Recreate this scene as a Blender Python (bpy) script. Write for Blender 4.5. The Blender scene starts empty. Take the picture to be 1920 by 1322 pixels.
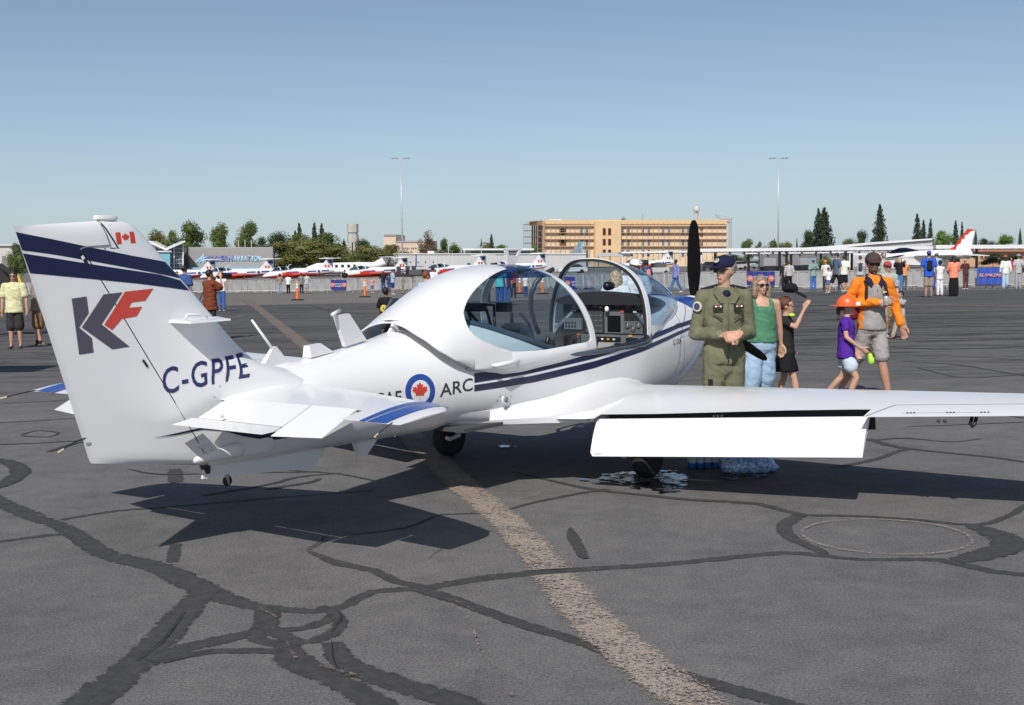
import bpy, bmesh, math, random
from math import sin, cos, pi, radians, sqrt, atan2, tan
from mathutils import Vector, Matrix, noise
sc = bpy.context.scene
COL = sc.collection
# ---------------------------------------------------------------- camera
FPX, CAMH, YH, ROLL = 2269.23, 1.84528, 491.566, 0.0130012
PITCH = math.atan((661-YH)/FPX)
cam = bpy.data.cameras.new('camera'); camo = bpy.data.objects.new('camera', cam); COL.objects.link(camo)
cam.sensor_width = 36; cam.lens = FPX/1920*36; cam.clip_end = 6000; cam.clip_start = .1
camo.matrix_world = Matrix.Translation((0,0,CAMH)) @ Matrix.Rotation(pi/2-PITCH, 4, 'X') @ Matrix.Rotation(-ROLL, 4, 'Z')
sc.camera = camo
# ---------------------------------------------------------------- sky, sun, exposure
SX, SY = .21748, 1.11459                      # shadow offset per metre of height
sund = Vector((-SX, -SY, 1)).normalized()
elev = math.asin(sund.z)
w = bpy.data.worlds.new('World'); sc.world = w; w.use_nodes = True
nt = w.node_tree; bg = nt.nodes['Background']
sky = nt.nodes.new('ShaderNodeTexSky'); sky.sky_type = 'NISHITA'; sky.sun_disc = False
sky.sun_elevation = elev; sky.sun_rotation = math.atan2(sund.x, sund.y)
sky.air_density = .7; sky.dust_density = .75; sky.ozone_density = 3.0; sky.altitude = 0
tint = nt.nodes.new('ShaderNodeMix'); tint.data_type = 'RGBA'; tint.blend_type = 'MULTIPLY'; tint.inputs[0].default_value = 1
tint.inputs[7].default_value = (1.08, 1.04, .93, 1)
nt.links.new(sky.outputs[0], tint.inputs[6])
# pale autumn haze: the whole horizon ring is greyer than the clear-air model gives
_tc = nt.nodes.new('ShaderNodeTexCoord'); _sp = nt.nodes.new('ShaderNodeSeparateXYZ'); nt.links.new(_tc.outputs['Generated'], _sp.inputs[0])
_mx = nt.nodes.new('ShaderNodeMath'); _mx.operation = 'MAXIMUM'; _mx.inputs[1].default_value = 0; nt.links.new(_sp.outputs[2], _mx.inputs[0])
_pw = nt.nodes.new('ShaderNodeMath'); _pw.operation = 'POWER'; _pw.inputs[0].default_value = math.exp(-10); nt.links.new(_mx.outputs[0], _pw.inputs[1])
_ml = nt.nodes.new('ShaderNodeMath'); _ml.operation = 'MULTIPLY'; _ml.inputs[1].default_value = .82; nt.links.new(_pw.outputs[0], _ml.inputs[0])
_hz = nt.nodes.new('ShaderNodeMix'); _hz.data_type = 'RGBA'; _hz.inputs[7].default_value = (4.75, 5.65, 6.35, 1)
nt.links.new(_ml.outputs[0], _hz.inputs[0]); nt.links.new(tint.outputs[2], _hz.inputs[6]); nt.links.new(_hz.outputs[2], bg.inputs[0]); bg.inputs[1].default_value = .098
sun = bpy.data.lights.new('sun', 'SUN'); suno = bpy.data.objects.new('sun', sun); COL.objects.link(suno)
sun.energy = 4.05; sun.angle = radians(.5); sun.color = (1, .96, .9)
suno.rotation_euler = sund.to_track_quat('Z', 'Y').to_euler()
sc.view_settings.view_transform = 'Standard'; sc.view_settings.look = 'None'
sc.view_settings.gamma = 1; sc.view_settings.use_curve_mapping = False
sc.view_settings.exposure = 0.10
# ---------------------------------------------------------------- pixel helpers (photo pixels -> metres)
CR, SR = cos(ROLL), sin(ROLL)
def ray(px, py):
    dx, dy = px-960, py-661
    u = dx*CR-dy*SR; v = dx*SR+dy*CR
    return Vector((u, FPX*cos(PITCH)-v*sin(PITCH), -FPX*sin(PITCH)-v*cos(PITCH)))
def sstep(a, b, x):
    t = max(0, min(1, (x-a)/(b-a))); return t*t*(3-2*t)
def gz(x, y):                                 # the ramp is not quite flat
    z = -.45*sstep(40, 100, y)*sstep(14, -18, x)
    z += .2*sstep(22, 45, y)*(1-sstep(58, 70, y))*sstep(2, 10, x)
    return z
def gp(px, py):                               # ground point under a pixel
    r = ray(px, py); z = 0
    for i in range(6):
        t = (z-CAMH)/r.z; x, y = r.x*t, r.y*t; z = gz(x, y)
    return Vector((x, y, z))
def atD(px, D, py=None):                      # point at depth D below/at a pixel column
    if py is None: py = YH + (960-px)*.013
    r = ray(px, py); t = D/r.y
    return Vector((r.x*t, D, CAMH+r.z*t))
def onD(px, D):
    p = atD(px, D); return Vector((p.x, p.y, gz(p.x, p.y)))
def zD(px, py, D): return atD(px, D, py).z
# ---------------------------------------------------------------- tags, empties, meshes
def tag(o, label=None, cat=None, group=None, kind=None):
    if label: o['label'] = label
    if cat: o['category'] = cat
    if group: o['group'] = group
    if kind: o['kind'] = kind
    return o
def empty(name, loc=(0,0,0), rz=0, label=None, cat=None, group=None, kind=None):
    o = bpy.data.objects.new(name, None); COL.objects.link(o); o.empty_display_size = .2
    o.location = loc; o.rotation_euler = (0,0,rz)
    return tag(o, label, cat, group, kind)
def kids(o): return [c for c in bpy.data.objects if c.parent == o]
def copy_tree(o, loc=None, rz=None, label=None, ch=None):
    c = o.copy(); COL.objects.link(c)
    if loc is not None: c.location = loc
    if rz is not None: c.rotation_euler = (0,0,rz)
    if label: c['label'] = label
    for k in o.children:
        d = k.copy(); COL.objects.link(d); d.parent = c
        for g in k.children:
            e = g.copy(); COL.objects.link(e); e.parent = d
    return c
def mkobj(name, me, parent=None, mat=None, smooth=False):
    if mat is not None:
        for m in (mat if isinstance(mat, (list, tuple)) else [mat]): me.materials.append(m)
    if smooth:
        me.polygons.foreach_set('use_smooth', [True]*len(me.polygons))
    o = bpy.data.objects.new(name, me); COL.objects.link(o); o.parent = parent
    return o
def edge_split(me, ang=40):
    try: me.set_sharp_from_angle(angle=radians(ang))
    except Exception: pass
class MB:
    def __init__(s): s.v = []; s.f = []; s.m = []; s.mi = 0; s.T = Matrix.Identity(4)
    def add(s, vs, fs):
        n = len(s.v); s.v += [tuple(s.T @ Vector(p)) for p in vs]
        s.f += [tuple(n+i for i in f) for f in fs]; s.m += [s.mi]*len(fs); return s
    def box(s, x0, x1, y0, y1, z0, z1):
        return s.add([(x0,y0,z0),(x1,y0,z0),(x1,y1,z0),(x0,y1,z0),(x0,y0,z1),(x1,y0,z1),(x1,y1,z1),(x0,y1,z1)],
              [(0,3,2,1),(4,5,6,7),(0,1,5,4),(1,2,6,5),(2,3,7,6),(3,0,4,7)])
    def cbox(s, c, d, R=None):
        x, y, z = [k/2 for k in d]; R = R or Matrix.Identity(3); c = Vector(c)
        return s.add([c+R@Vector(p) for p in ((-x,-y,-z),(x,-y,-z),(x,y,-z),(-x,y,-z),(-x,-y,z),(x,-y,z),(x,y,z),(-x,y,z))],
              [(0,3,2,1),(4,5,6,7),(0,1,5,4),(1,2,6,5),(2,3,7,6),(3,0,4,7)])
    def loft(s, rings, cap=True, closed=True):
        n = len(rings[0]); vs = [p for r in rings for p in r]; fs = []
        for i in range(len(rings)-1):
            for j in range(n if closed else n-1):
                k = (j+1)%n; fs.append((i*n+j, i*n+k, (i+1)*n+k, (i+1)*n+j))
        if cap and closed:
            fs.append(tuple(range(n-1,-1,-1))); fs.append(tuple((len(rings)-1)*n+j for j in range(n)))
        return s.add(vs, fs)
    def tube(s, pts, rad, n=8, sy=1.0, up=None, cap=True):
        P = [Vector(p) for p in pts]; rings = []
        if not isinstance(rad, (list, tuple)): rad = [rad]*len(P)
        u0 = Vector(up) if up else None; prev = None
        for i, p in enumerate(P):
            t = (P[min(i+1, len(P)-1)]-P[max(i-1, 0)])
            t = t.normalized() if t.length > 1e-9 else Vector((0,0,1))
            if prev is None:
                u = u0 or (Vector((0,0,1)) if abs(t.z) < .9 else Vector((0,1,0)))
            else: u = prev
            u = (u-t*u.dot(t)); u = u.normalized() if u.length > 1e-6 else t.orthogonal().normalized()
            prev = u; b = t.cross(u)
            rings.append([p+(b*cos(2*pi*k/n)+u*sin(2*pi*k/n)*sy)*rad[i] for k in range(n)])
        return s.loft(rings, cap)
    def cap(s, a, b, ra, rb, n=10, sy=1.0, up=None, mid=None):   # tapered capsule
        a, b = Vector(a), Vector(b); d = b-a; L = d.length or 1e-6; t = d/L
        pts, rs = [], []
        for k in range(4):
            q = k/4*pi/2; pts.append(a-t*ra*cos(q)); rs.append(max(ra*sin(q), 1e-4))
        if mid: pts += [a, a+d*mid[0]]; rs += [ra, mid[1]]
        else: pts.append(a); rs.append(ra)
        for k in range(4, -1, -1):
            q = k/4*pi/2; pts.append(b+t*rb*cos(q)); rs.append(max(rb*sin(q), 1e-4))
        return s.tube(pts, rs, n, sy, up)
    def ball(s, c, r, n=12, m=8):
        r = r if isinstance(r, (list, tuple)) else (r, r, r); c = Vector(c)
        rings = []
        for i in range(m+1):
            q = pi*(i+.02)/(m+.04)
            rings.append([c+Vector((r[0]*sin(q)*cos(2*pi*k/n), r[1]*sin(q)*sin(2*pi*k/n), r[2]*cos(q))) for k in range(n)])
        rings.reverse(); return s.loft(rings)
    def lathe(s, prof, n=24, c=(0,0,0), cap=True):
        c = Vector(c)
        return s.loft([[c+Vector((r*cos(2*pi*k/n), r*sin(2*pi*k/n), z)) for k in range(n)] for r, z in prof], cap)
    def prism(s, poly, fn0, fn1):             # poly 2D -> two 3D copies
        n = len(poly)
        return s.add([fn0(p) for p in poly]+[fn1(p) for p in poly],
              [tuple(range(n)), tuple(range(2*n-1, n-1, -1))]+[(i, i+n, (i+1)%n+n, (i+1)%n) for i in range(n)])
    def mesh(s, name='mesh', fix=True):
        me = bpy.data.meshes.new(name); me.from_pydata(s.v, [], s.f)
        if s.m and max(s.m): me.polygons.foreach_set('material_index', s.m)
        if fix:
            bm = bmesh.new(); bm.from_mesh(me); bmesh.ops.recalc_face_normals(bm, faces=bm.faces); bm.to_mesh(me); bm.free()
        me.update(); return me
    def build(s, name, mat=None, parent=None, smooth=False, ang=None):
        me = s.mesh(name); o = mkobj(name, me, parent, mat, smooth)
        if smooth and ang: edge_split(me, ang)
        return o
# ---------------------------------------------------------------- materials
def MAT(name, col, rough=.55, metal=0, var=None, bump=None, spec=.5, coat=0, coord='Object', emit=None):
    m = bpy.data.materials.new(name); m.use_nodes = True; t = m.node_tree; b = t.nodes['Principled BSDF']
    c4 = (*col, 1); b.inputs['Base Color'].default_value = c4; b.inputs['Roughness'].default_value = rough
    b.inputs['Metallic'].default_value = metal; b.inputs['Specular IOR Level'].default_value = spec
    if coat: b.inputs['Coat Weight'].default_value = coat; b.inputs['Coat Roughness'].default_value = .08
    tc = None
    if var or bump:
        tc = t.nodes.new('ShaderNodeTexCoord')
    if var:                                    # (scale, amount) soft tone variation of the thing's own colour
        n = t.nodes.new('ShaderNodeTexNoise'); n.inputs['Scale'].default_value = var[0]; n.inputs['Detail'].default_value = 6
        t.links.new(tc.outputs[coord], n.inputs['Vector'])
        r = t.nodes.new('ShaderNodeValToRGB'); r.color_ramp.elements[0].position = .3; r.color_ramp.elements[1].position = .7
        a = var[1]
        r.color_ramp.elements[0].color = (*[max(0, c*(1-a)) for c in col], 1)
        r.color_ramp.elements[1].color = (*[min(1, c*(1+a)) for c in col], 1)
        t.links.new(n.outputs['Fac'], r.inputs[0]); t.links.new(r.outputs[0], b.inputs['Base Color'])
    if bump:
        n = t.nodes.new('ShaderNodeTexNoise'); n.inputs['Scale'].default_value = bump[0]; n.inputs['Detail'].default_value = 4
        t.links.new(tc.outputs[coord], n.inputs['Vector'])
        bp = t.nodes.new('ShaderNodeBump'); bp.inputs['Strength'].default_value = bump[1]; bp.inputs['Distance'].default_value = bump[2] if len(bump) > 2 else .02
        t.links.new(n.outputs['Fac'], bp.inputs['Height']); t.links.new(bp.outputs[0], b.inputs['Normal'])
    return m
_mc = {}
def cloth(col, rough=.85):
    k = ('c',)+tuple(round(c, 3) for c in col)
    if k not in _mc: _mc[k] = MAT('cloth', col, rough, var=(9, .16), bump=(14, .5, .03), spec=.2)
    return _mc[k]
def flat(col, rough=.5, metal=0):
    k = ('f', round(rough, 2), metal)+tuple(round(c, 3) for c in col)
    if k not in _mc: _mc[k] = MAT('paint', col, rough, metal, var=(3, .07))
    return _mc[k]
def GLASS(name, tint, gloss=.04, dens=1.0):    # thin tinted pane: coloured see-through plus mirror
    m = bpy.data.materials.new(name); m.use_nodes = True; t = m.node_tree
    for n in list(t.nodes):
        if n.type != 'OUTPUT_MATERIAL': t.nodes.remove(n)
    out = t.nodes['Material Output']
    tr = t.nodes.new('ShaderNodeBsdfTransparent'); tr.inputs[0].default_value = (*tint, 1)
    gl = t.nodes.new('ShaderNodeBsdfGlossy'); gl.inputs['Roughness'].default_value = .02
    fr = t.nodes.new('ShaderNodeFresnel'); ge = t.nodes.new('ShaderNodeNewGeometry')
    im = t.nodes.new('ShaderNodeMapRange'); im.inputs[3].default_value = 1.45; im.inputs[4].default_value = 1/1.45
    t.links.new(ge.outputs['Backfacing'], im.inputs[0]); t.links.new(im.outputs[0], fr.inputs[0])
    mx = t.nodes.new('ShaderNodeMixShader')
    t.links.new(fr.outputs[0], mx.inputs[0]); t.links.new(tr.outputs[0], mx.inputs[1]); t.links.new(gl.outputs[0], mx.inputs[2])
    t.links.new(mx.outputs[0], out.inputs[0]); return m
WHITE = MAT('white_paint', (.755,.755,.765), .25, var=(1.2, .02), spec=.5, coat=.3)
NAVY = MAT('navy_paint', (.008,.012,.055), .3)
BLUE = MAT('blue_paint', (.02,.07,.32), .28)
BLACK = MAT('black_paint', (.012,.012,.013), .4)
RUBBER = MAT('rubber', (.02,.02,.02), .8, bump=(60,.3))
METAL = MAT('bare_metal', (.6,.6,.61), .35, 1)
DARK = MAT('dark_metal', (.06,.06,.065), .5, .4)
REDP = MAT('red_paint', (.62,.05,.03), .45)
ORANGE = MAT('orange_plastic', (.85,.16,.03), .5)
# ================================================================ GROUND
def asphalt():
    m = bpy.data.materials.new('asphalt'); m.use_nodes = True; t = m.node_tree; L = t.links.new; N = t.nodes.new
    b = t.nodes['Principled BSDF']; b.inputs['Roughness'].default_value = .9; b.inputs['Specular IOR Level'].default_value = .25
    geo = N('ShaderNodeNewGeometry')
    def noi(scale, det=6, rough=.55, vec=None, dist=0):
        n = N('ShaderNodeTexNoise'); n.inputs['Scale'].default_value = scale; n.inputs['Detail'].default_value = det
        n.inputs['Roughness'].default_value = rough; n.inputs['Distortion'].default_value = dist
        L(vec or geo.outputs['Position'], n.inputs['Vector']); return n.outputs['Fac']
    def ramp(fac, stops):
        r = N('ShaderNodeValToRGB'); e = r.color_ramp.elements
        while len(e) < len(stops): e.new(.5)
        for k, (p, c) in zip(e, stops): k.position = p; k.color = c if len(c) == 4 else (*c, 1)
        L(fac, r.inputs[0]); return r.outputs[0]
    def mix(a, bb, fac, mode='MIX'):
        x = N('ShaderNodeMix'); x.data_type = 'RGBA'; x.blend_type = mode
        for s, i in ((fac, 0), (a, 6), (bb, 7)):
            if hasattr(s, 'links'): L(s, x.inputs[i])
            elif i == 0: x.inputs[0].default_value = s
            else: x.inputs[i].default_value = (*s, 1)
        return x.outputs[2]
    big = ramp(noi(.25, 6, .6), [(.3, (.118,.116,.117)), (.7, (.156,.151,.149))])
    grit = ramp(noi(75, 6, .88), [(.35, (.36,.36,.37)), (.5, (.97,.97,.97)), (.63, (1.85,1.82,1.78))])
    c = mix(big, grit, 1, 'MULTIPLY')
    mid = ramp(noi(5, 8, .75), [(.3, (.82,.82,.83)), (.7, (1.16,1.15,1.13))])
    c = mix(c, mid, 1, 'MULTIPLY')
    # pale chips and scuffs
    ch = ramp(noi(42, 3, .9, dist=1.2), [(.665, (0,0,0)), (.70, (1,1,1))])
    gate = ramp(noi(1.3, 4), [(.45, (0,0,0)), (.66, (1,1,1))])
    c = mix(c, (.34,.31,.28), mix((0,0,0), ch, gate))
    ch2 = ramp(noi(17, 6, .9, dist=2.0), [(.66, (0,0,0)), (.685, (1,1,1))]); gate2 = ramp(noi(.8, 5, .7), [(.50, (0,0,0)), (.60, (1,1,1))])
    c = mix(c, (.30,.275,.25), mix((0,0,0), ch2, gate2))
    blot = ramp(noi(1.7, 7, .7), [(.30, (.72,.72,.73)), (.5, (1,1,1)), (.72, (1.12,1.11,1.09))]); c = mix(c, blot, .8, 'MULTIPLY')
    # tarry hairline streaks running across the ramp far away
    mp = N('ShaderNodeMapping'); mp.inputs['Scale'].default_value = (.07, .9, 1); L(geo.outputs['Position'], mp.inputs[0])
    st = ramp(noi(1.25, 6, .62, mp.outputs[0], .6), [(.47, (1,1,1)), (.495, (.40,.40,.40)), (.515, (.40,.40,.40)), (.54, (1,1,1))])
    sep = N('ShaderNodeSeparateXYZ'); L(geo.outputs['Position'], sep.inputs[0])
    mr = N('ShaderNodeMapRange'); mr.inputs[1].default_value = 15; mr.inputs[2].default_value = 24; L(sep.outputs[1], mr.inputs[0])
    c = mix(c, mix(c, st, 1, 'MULTIPLY'), mr.outputs[0])
    mr3 = N('ShaderNodeMapRange'); mr3.inputs[1].default_value = 16; mr3.inputs[2].default_value = 30; L(sep.outputs[1], mr3.inputs[0])
    c = mix(c, mix(c, (.74,.74,.74), 1, 'MULTIPLY'), mr3.outputs[0])
    # the old, paler ramp further out
    mr2 = N('ShaderNodeMapRange'); mr2.inputs[1].default_value = 60.5; mr2.inputs[2].default_value = 61.5
    ad = N('ShaderNodeMath'); ad.operation = 'MULTIPLY_ADD'; L(noi(.6, 3), ad.inputs[0]); ad.inputs[1].default_value = 1.5; L(sep.outputs[1], ad.inputs[2]); L(ad.outputs[0], mr2.inputs[0])
    pale = mix(mix((.16,.145,.135), (.20,.18,.165), noi(.4, 5)), st, .35, 'MULTIPLY')
    c = mix(c, pale, mr2.outputs[0])
    L(c, b.inputs['Base Color'])
    bp = N('ShaderNodeBump'); bp.inputs['Strength'].default_value = .35; bp.inputs['Distance'].default_value = .005
    L(noi(90, 4, .7), bp.inputs['Height']); L(bp.outputs[0], b.inputs['Normal'])
    return m
ASPH = asphalt()
def build_ground():
    xs = sorted(set([-2500,-1200,-600,-300,-200,-140,-100]+list(range(-80, 101, 4))+[130,170,220,300,600,1200,2500]))
    ys = sorted(set([-40,-10,0,5,10,15,20,24,28,32,36,40]+list(range(42, 110, 3))+[115,130,160,200,260,400,700,1200,2500,5000]))
    vs = [(x, y, gz(x, y)) for y in ys for x in xs]; n = len(xs)
    fs = [(j*n+i, j*n+i+1, (j+1)*n+i+1, (j+1)*n+i) for j in range(len(ys)-1) for i in range(n-1)]
    me = bpy.data.meshes.new('ramp'); me.from_pydata(vs, [], fs); me.update()
    return tag(mkobj('ramp', me, None, ASPH, True), 'dark grey asphalt aircraft ramp with sealed cracks', None, None, 'structure')
ramp_o = build_ground()
# tar bands over the cracks: lines traced on the ramp, irregular edges
def tar_mat():
    m = bpy.data.materials.new('crack_tar'); m.use_nodes = True; t = m.node_tree; L = t.links.new; N = t.nodes.new
    b = t.nodes['Principled BSDF']; b.inputs['Roughness'].default_value = .8; b.inputs['Specular IOR Level'].default_value = .2
    geo = N('ShaderNodeNewGeometry')
    def noi(s, d, r=.6):
        n = N('ShaderNodeTexNoise'); n.inputs['Scale'].default_value = s; n.inputs['Detail'].default_value = d; n.inputs['Roughness'].default_value = r
        L(geo.outputs['Position'], n.inputs['Vector']); return n
    r = N('ShaderNodeValToRGB'); r.color_ramp.elements[0].position = .3; r.color_ramp.elements[1].position = .72
    r.color_ramp.elements[0].color = (.034,.034,.035,1); r.color_ramp.elements[1].color = (.085,.083,.081,1)
    L(noi(14, 8, .75).outputs['Fac'], r.inputs[0]); L(r.outputs[0], b.inputs['Base Color'])
    bp = N('ShaderNodeBump'); bp.inputs['Strength'].default_value = .25; bp.inputs['Distance'].default_value = .003
    L(noi(70, 3).outputs['Fac'], bp.inputs['Height']); L(bp.outputs[0], b.inputs['Normal'])
    # worn edge: fades to bare asphalt where the band thins out, by the U coordinate across it
    uv = N('ShaderNodeUVMap'); sp = N('ShaderNodeSeparateXYZ'); L(uv.outputs[0], sp.inputs[0])
    a = N('ShaderNodeMath'); a.operation = 'ABSOLUTE'; L(sp.outputs[0], a.inputs[0])
    n2 = noi(14, 8, .78); q = N('ShaderNodeMath'); q.operation = 'MULTIPLY_ADD'; L(n2.outputs['Fac'], q.inputs[0]); q.inputs[1].default_value = 1.9; L(a.outputs[0], q.inputs[2])
    g = N('ShaderNodeMapRange'); g.inputs[1].default_value = 1.70; g.inputs[2].default_value = 1.86; L(q.outputs[0], g.inputs[0])
    tr = N('ShaderNodeBsdfTransparent'); mx = N('ShaderNodeMixShader'); L(g.outputs[0], mx.inputs[0]); L(b.outputs[0], mx.inputs[1]); L(tr.outputs[0], mx.inputs[2])
    L(mx.outputs[0], t.nodes['Material Output'].inputs[0]); return m
TAR = tar_mat()
def smooth_path(P, step):
    out = []; n = len(P)
    for i in range(n-1):
        p0, p1, p2, p3 = P[max(i-1,0)], P[i], P[i+1], P[min(i+2,n-1)]
        k = max(2, int((p2[0]-p1[0]).length/step))
        for j in range(k):
            t = j/k
            f = lambda a,b,c,d: .5*((2*b)+(-a+c)*t+(2*a-5*b+4*c-d)*t*t+(-a+3*b-3*c+d)*t**3)
            out.append((Vector([f(p0[0][q],p1[0][q],p2[0][q],p3[0][q]) for q in range(2)]), p1[1]+(p2[1]-p1[1])*t))
    out.append(P[-1]); return out
_lay = [0]
def ribbon(name, pix, mat, lift=.002, step=.12, wob=.18, label=None, closed=False, parent=None, world=False, jag=.35):
    P = []
    for q in pix:
        w = q[2]
        if world: P.append((Vector(q[:2]), w))
        else:
            g = gp(q[0], q[1]); P.append((Vector((g.x, g.y)), w))
    S = smooth_path(P, step); vs = []; uvs = []
    seed = random.random()*50; _lay[0] += 1; z = lift+.00011*_lay[0]
    for i, (p, w) in enumerate(S):
        w = w*((.84 if p.y > 9 else .74) if mat is TAR else 1); a = S[max(i-1,0)][0]; b = S[min(i+1,len(S)-1)][0]; d = (b-a); d = d.normalized() if d.length else Vector((1,0))
        nrm = Vector((-d.y, d.x))
        nl = noise.noise((p.x*2.2, p.y*2.2, seed))*wob+noise.noise((p.x*9, p.y*9, seed))*wob*jag
        nr = noise.noise((p.x*2.2, p.y*2.2, seed+9))*wob+noise.noise((p.x*9, p.y*9, seed+9))*wob*jag
        L_ = p+nrm*w*.5*(1+nl); R_ = p-nrm*w*.5*(1+nr)
        for q, u in ((L_, -1), (p, 0), (R_, 1)):
            vs.append((q.x, q.y, gz(q.x, q.y)+z)); uvs.append((u, i*step))
    fs = [f for i in range(len(S)-1) for f in ((3*i,3*i+1,3*i+4,3*i+3),(3*i+1,3*i+2,3*i+5,3*i+4))]
    me = bpy.data.meshes.new(name); me.from_pydata(vs, [], fs); me.update()
    uv = me.uv_layers.new(name='UVMap')
    for l in me.loops: uv.data[l.index].uv = uvs[l.vertex_index]
    bm = bmesh.new(); bm.from_mesh(me)
    for f in bm.faces:
        if f.normal.z < 0: f.normal_flip()
    bm.to_mesh(me); bm.free()
    o = mkobj(name, me, parent or ramp_o, mat); 
    if label: o['label'] = label
    return o
random.seed(4)
W = .17
tars = [
 [(-40,925,.26),(60,968,.24),(120,990,.22),(200,1040,.24),(300,1065,.30),(390,1110,.30),(450,1130,.22),(500,1140,.17),(620,1145,.14),(700,1110,.14),(800,1103,.16),(900,1085,.2),(1060,1070,.15),(1250,1058,.15),(1430,1040,.15),(1500,1038,.15),(1620,1050,.1),(1760,1050,.15),(1860,1072,.16),(1990,1084,.16)],
 [(-30,1020,.12),(60,1008,.12),(125,1000,.14)],
 [(115,975,.1),(220,958,.09),(330,950,.08),(500,935,.07),(700,920,.07)],
 [(385,1105,.26),(345,1150,.26),(310,1190,.28),(265,1235,.26),(200,1290,.34),(150,1330,.34)],
 [(270,1245,.2),(350,1215,.2),(430,1198,.2),(480,1185,.14),(560,1180,.13),(610,1165,.14),(628,1150,.12),(600,1138,.1)],
 [(500,1142,.2),(500,1170,.22),(480,1200,.14),(535,1210,.2),(550,1240,.28),(640,1280,.22),(720,1330,.24)],
 [(500,1175,.16),(560,1205,.14),(620,1190,.16),(640,1165,.12),(625,1150,.1)],
 [(625,1205,.16),(640,1240,.2),(720,1275,.24),(860,1320,.24),(930,1350,.22)],
 [(300,1240,.16),(400,1222,.12),(530,1222,.14)],
 [(330,1020,.14),(322,1055,.12)],[(328,880,.16),(330,905,.18)],
 [(580,1035,.05),(640,1058,.16),(700,1070,.13),(745,1092,.13),(800,1102,.12)],
 [(790,1105,.18),(860,1128,.15),(960,1165,.15),(1090,1205,.15),(1180,1238,.15),(1290,1270,.17),(1400,1300,.18),(1500,1330,.18)],
 [(640,1005,.02),(760,990,.05),(830,965,.05),(920,963,.05),(1000,943,.07),(1090,925,.08),(1140,918,.1)],
 [(900,965,.09),(940,960,.12)],[(960,885,.06),(1040,903,.08),(1110,918,.11),(1200,928,.09),(1300,938,.13),(1420,945,.12),(1500,965,.12),(1600,968,.09),(1720,975,.09),(1830,985,.11),(1890,968,.09),(1920,950,.1),(1960,930,.1)],
 [(1500,967,.16),(1470,985,.18),(1480,1008,.16),(1530,1030,.14),(1545,1040,.1)],
 [(1820,985,.2),(1880,1005,.34),(1890,1025,.34),(1830,1045,.3),(1790,1052,.2)],
 [(1070,990,.03),(1075,1010,.14),(1095,1045,.1),(1098,1048,.02)],
 [(1625,823,.14),(1680,838,.13),(1760,848,.1),(1860,858,.11),(1960,872,.1)],
 [(1560,878,.1),(1640,862,.1),(1690,845,.08),(1720,842,.05)],
 [(1640,826,.06),(1700,822,.07),(1780,829,.04),(1840,823,.02)],
 [(1720,690,.05),(1800,708,.05),(1870,706,.05),(1940,700,.05)],
 [(1690,678,.06),(1790,684,.08),(1880,698,.08),(1960,712,.1)],
 [(1720,745,.05),(1820,752,.06),(1880,778,.09),(1990,790,.1)],
 [(1700,800,.03),(1800,797,.04),(1960,790,.05)],
 [(-40,760,.04),(100,752,.05),(160,748,.04)],[(-40,795,.05),(60,790,.05),(150,784,.04)],
 [(-40,835,.05),(60,832,.05),(160,826,.04)],
 [(40,816,.05),(70,808,.04),(110,812,.05),(90,820,.05),(40,818,.04)],
 [(90,848,.1),(130,835,.1),(165,826,.03)],
 [(-20,862,.2),(20,868,.2),(40,885,.26),(15,905,.22),(-20,918,.2)],
 [(540,882,.02),(640,890,.05),(700,902,.04)],[(240,880,.02),(300,890,.06),(420,888,.05),(600,885,.05)],
 [(380,930,.05),(500,910,.08),(560,895,.07),(640,888,.04)],
 [(500,918,.1),(580,905,.1),(600,898,.05)],
 [(420,620,.04),(500,612,.08),(600,616,.05),(700,610,.04)],[(430,590,.05),(560,592,.07),(700,586,.05)],
 [(580,572,.1),(610,582,.12),(640,590,.06)],[(660,585,.08),(690,592,.06)],
 [(1440,610,.05),(1560,612,.08),(1700,604,.06),(1930,610,.06)],[(1500,640,.05),(1600,632,.05),(1760,640,.07),(1930,632,.06)],
 [(1660,650,.06),(1760,655,.1),(1930,650,.08)],[(1500,585,.08),(1700,588,.12),(1930,583,.1)],
 [(1450,660,.05),(1620,672,.06),(1780,668,.06),(1930,676,.06)],
]
for tr in tars: ribbon('sealed_crack', tr, TAR)
for _ in range(2): pass
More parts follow.
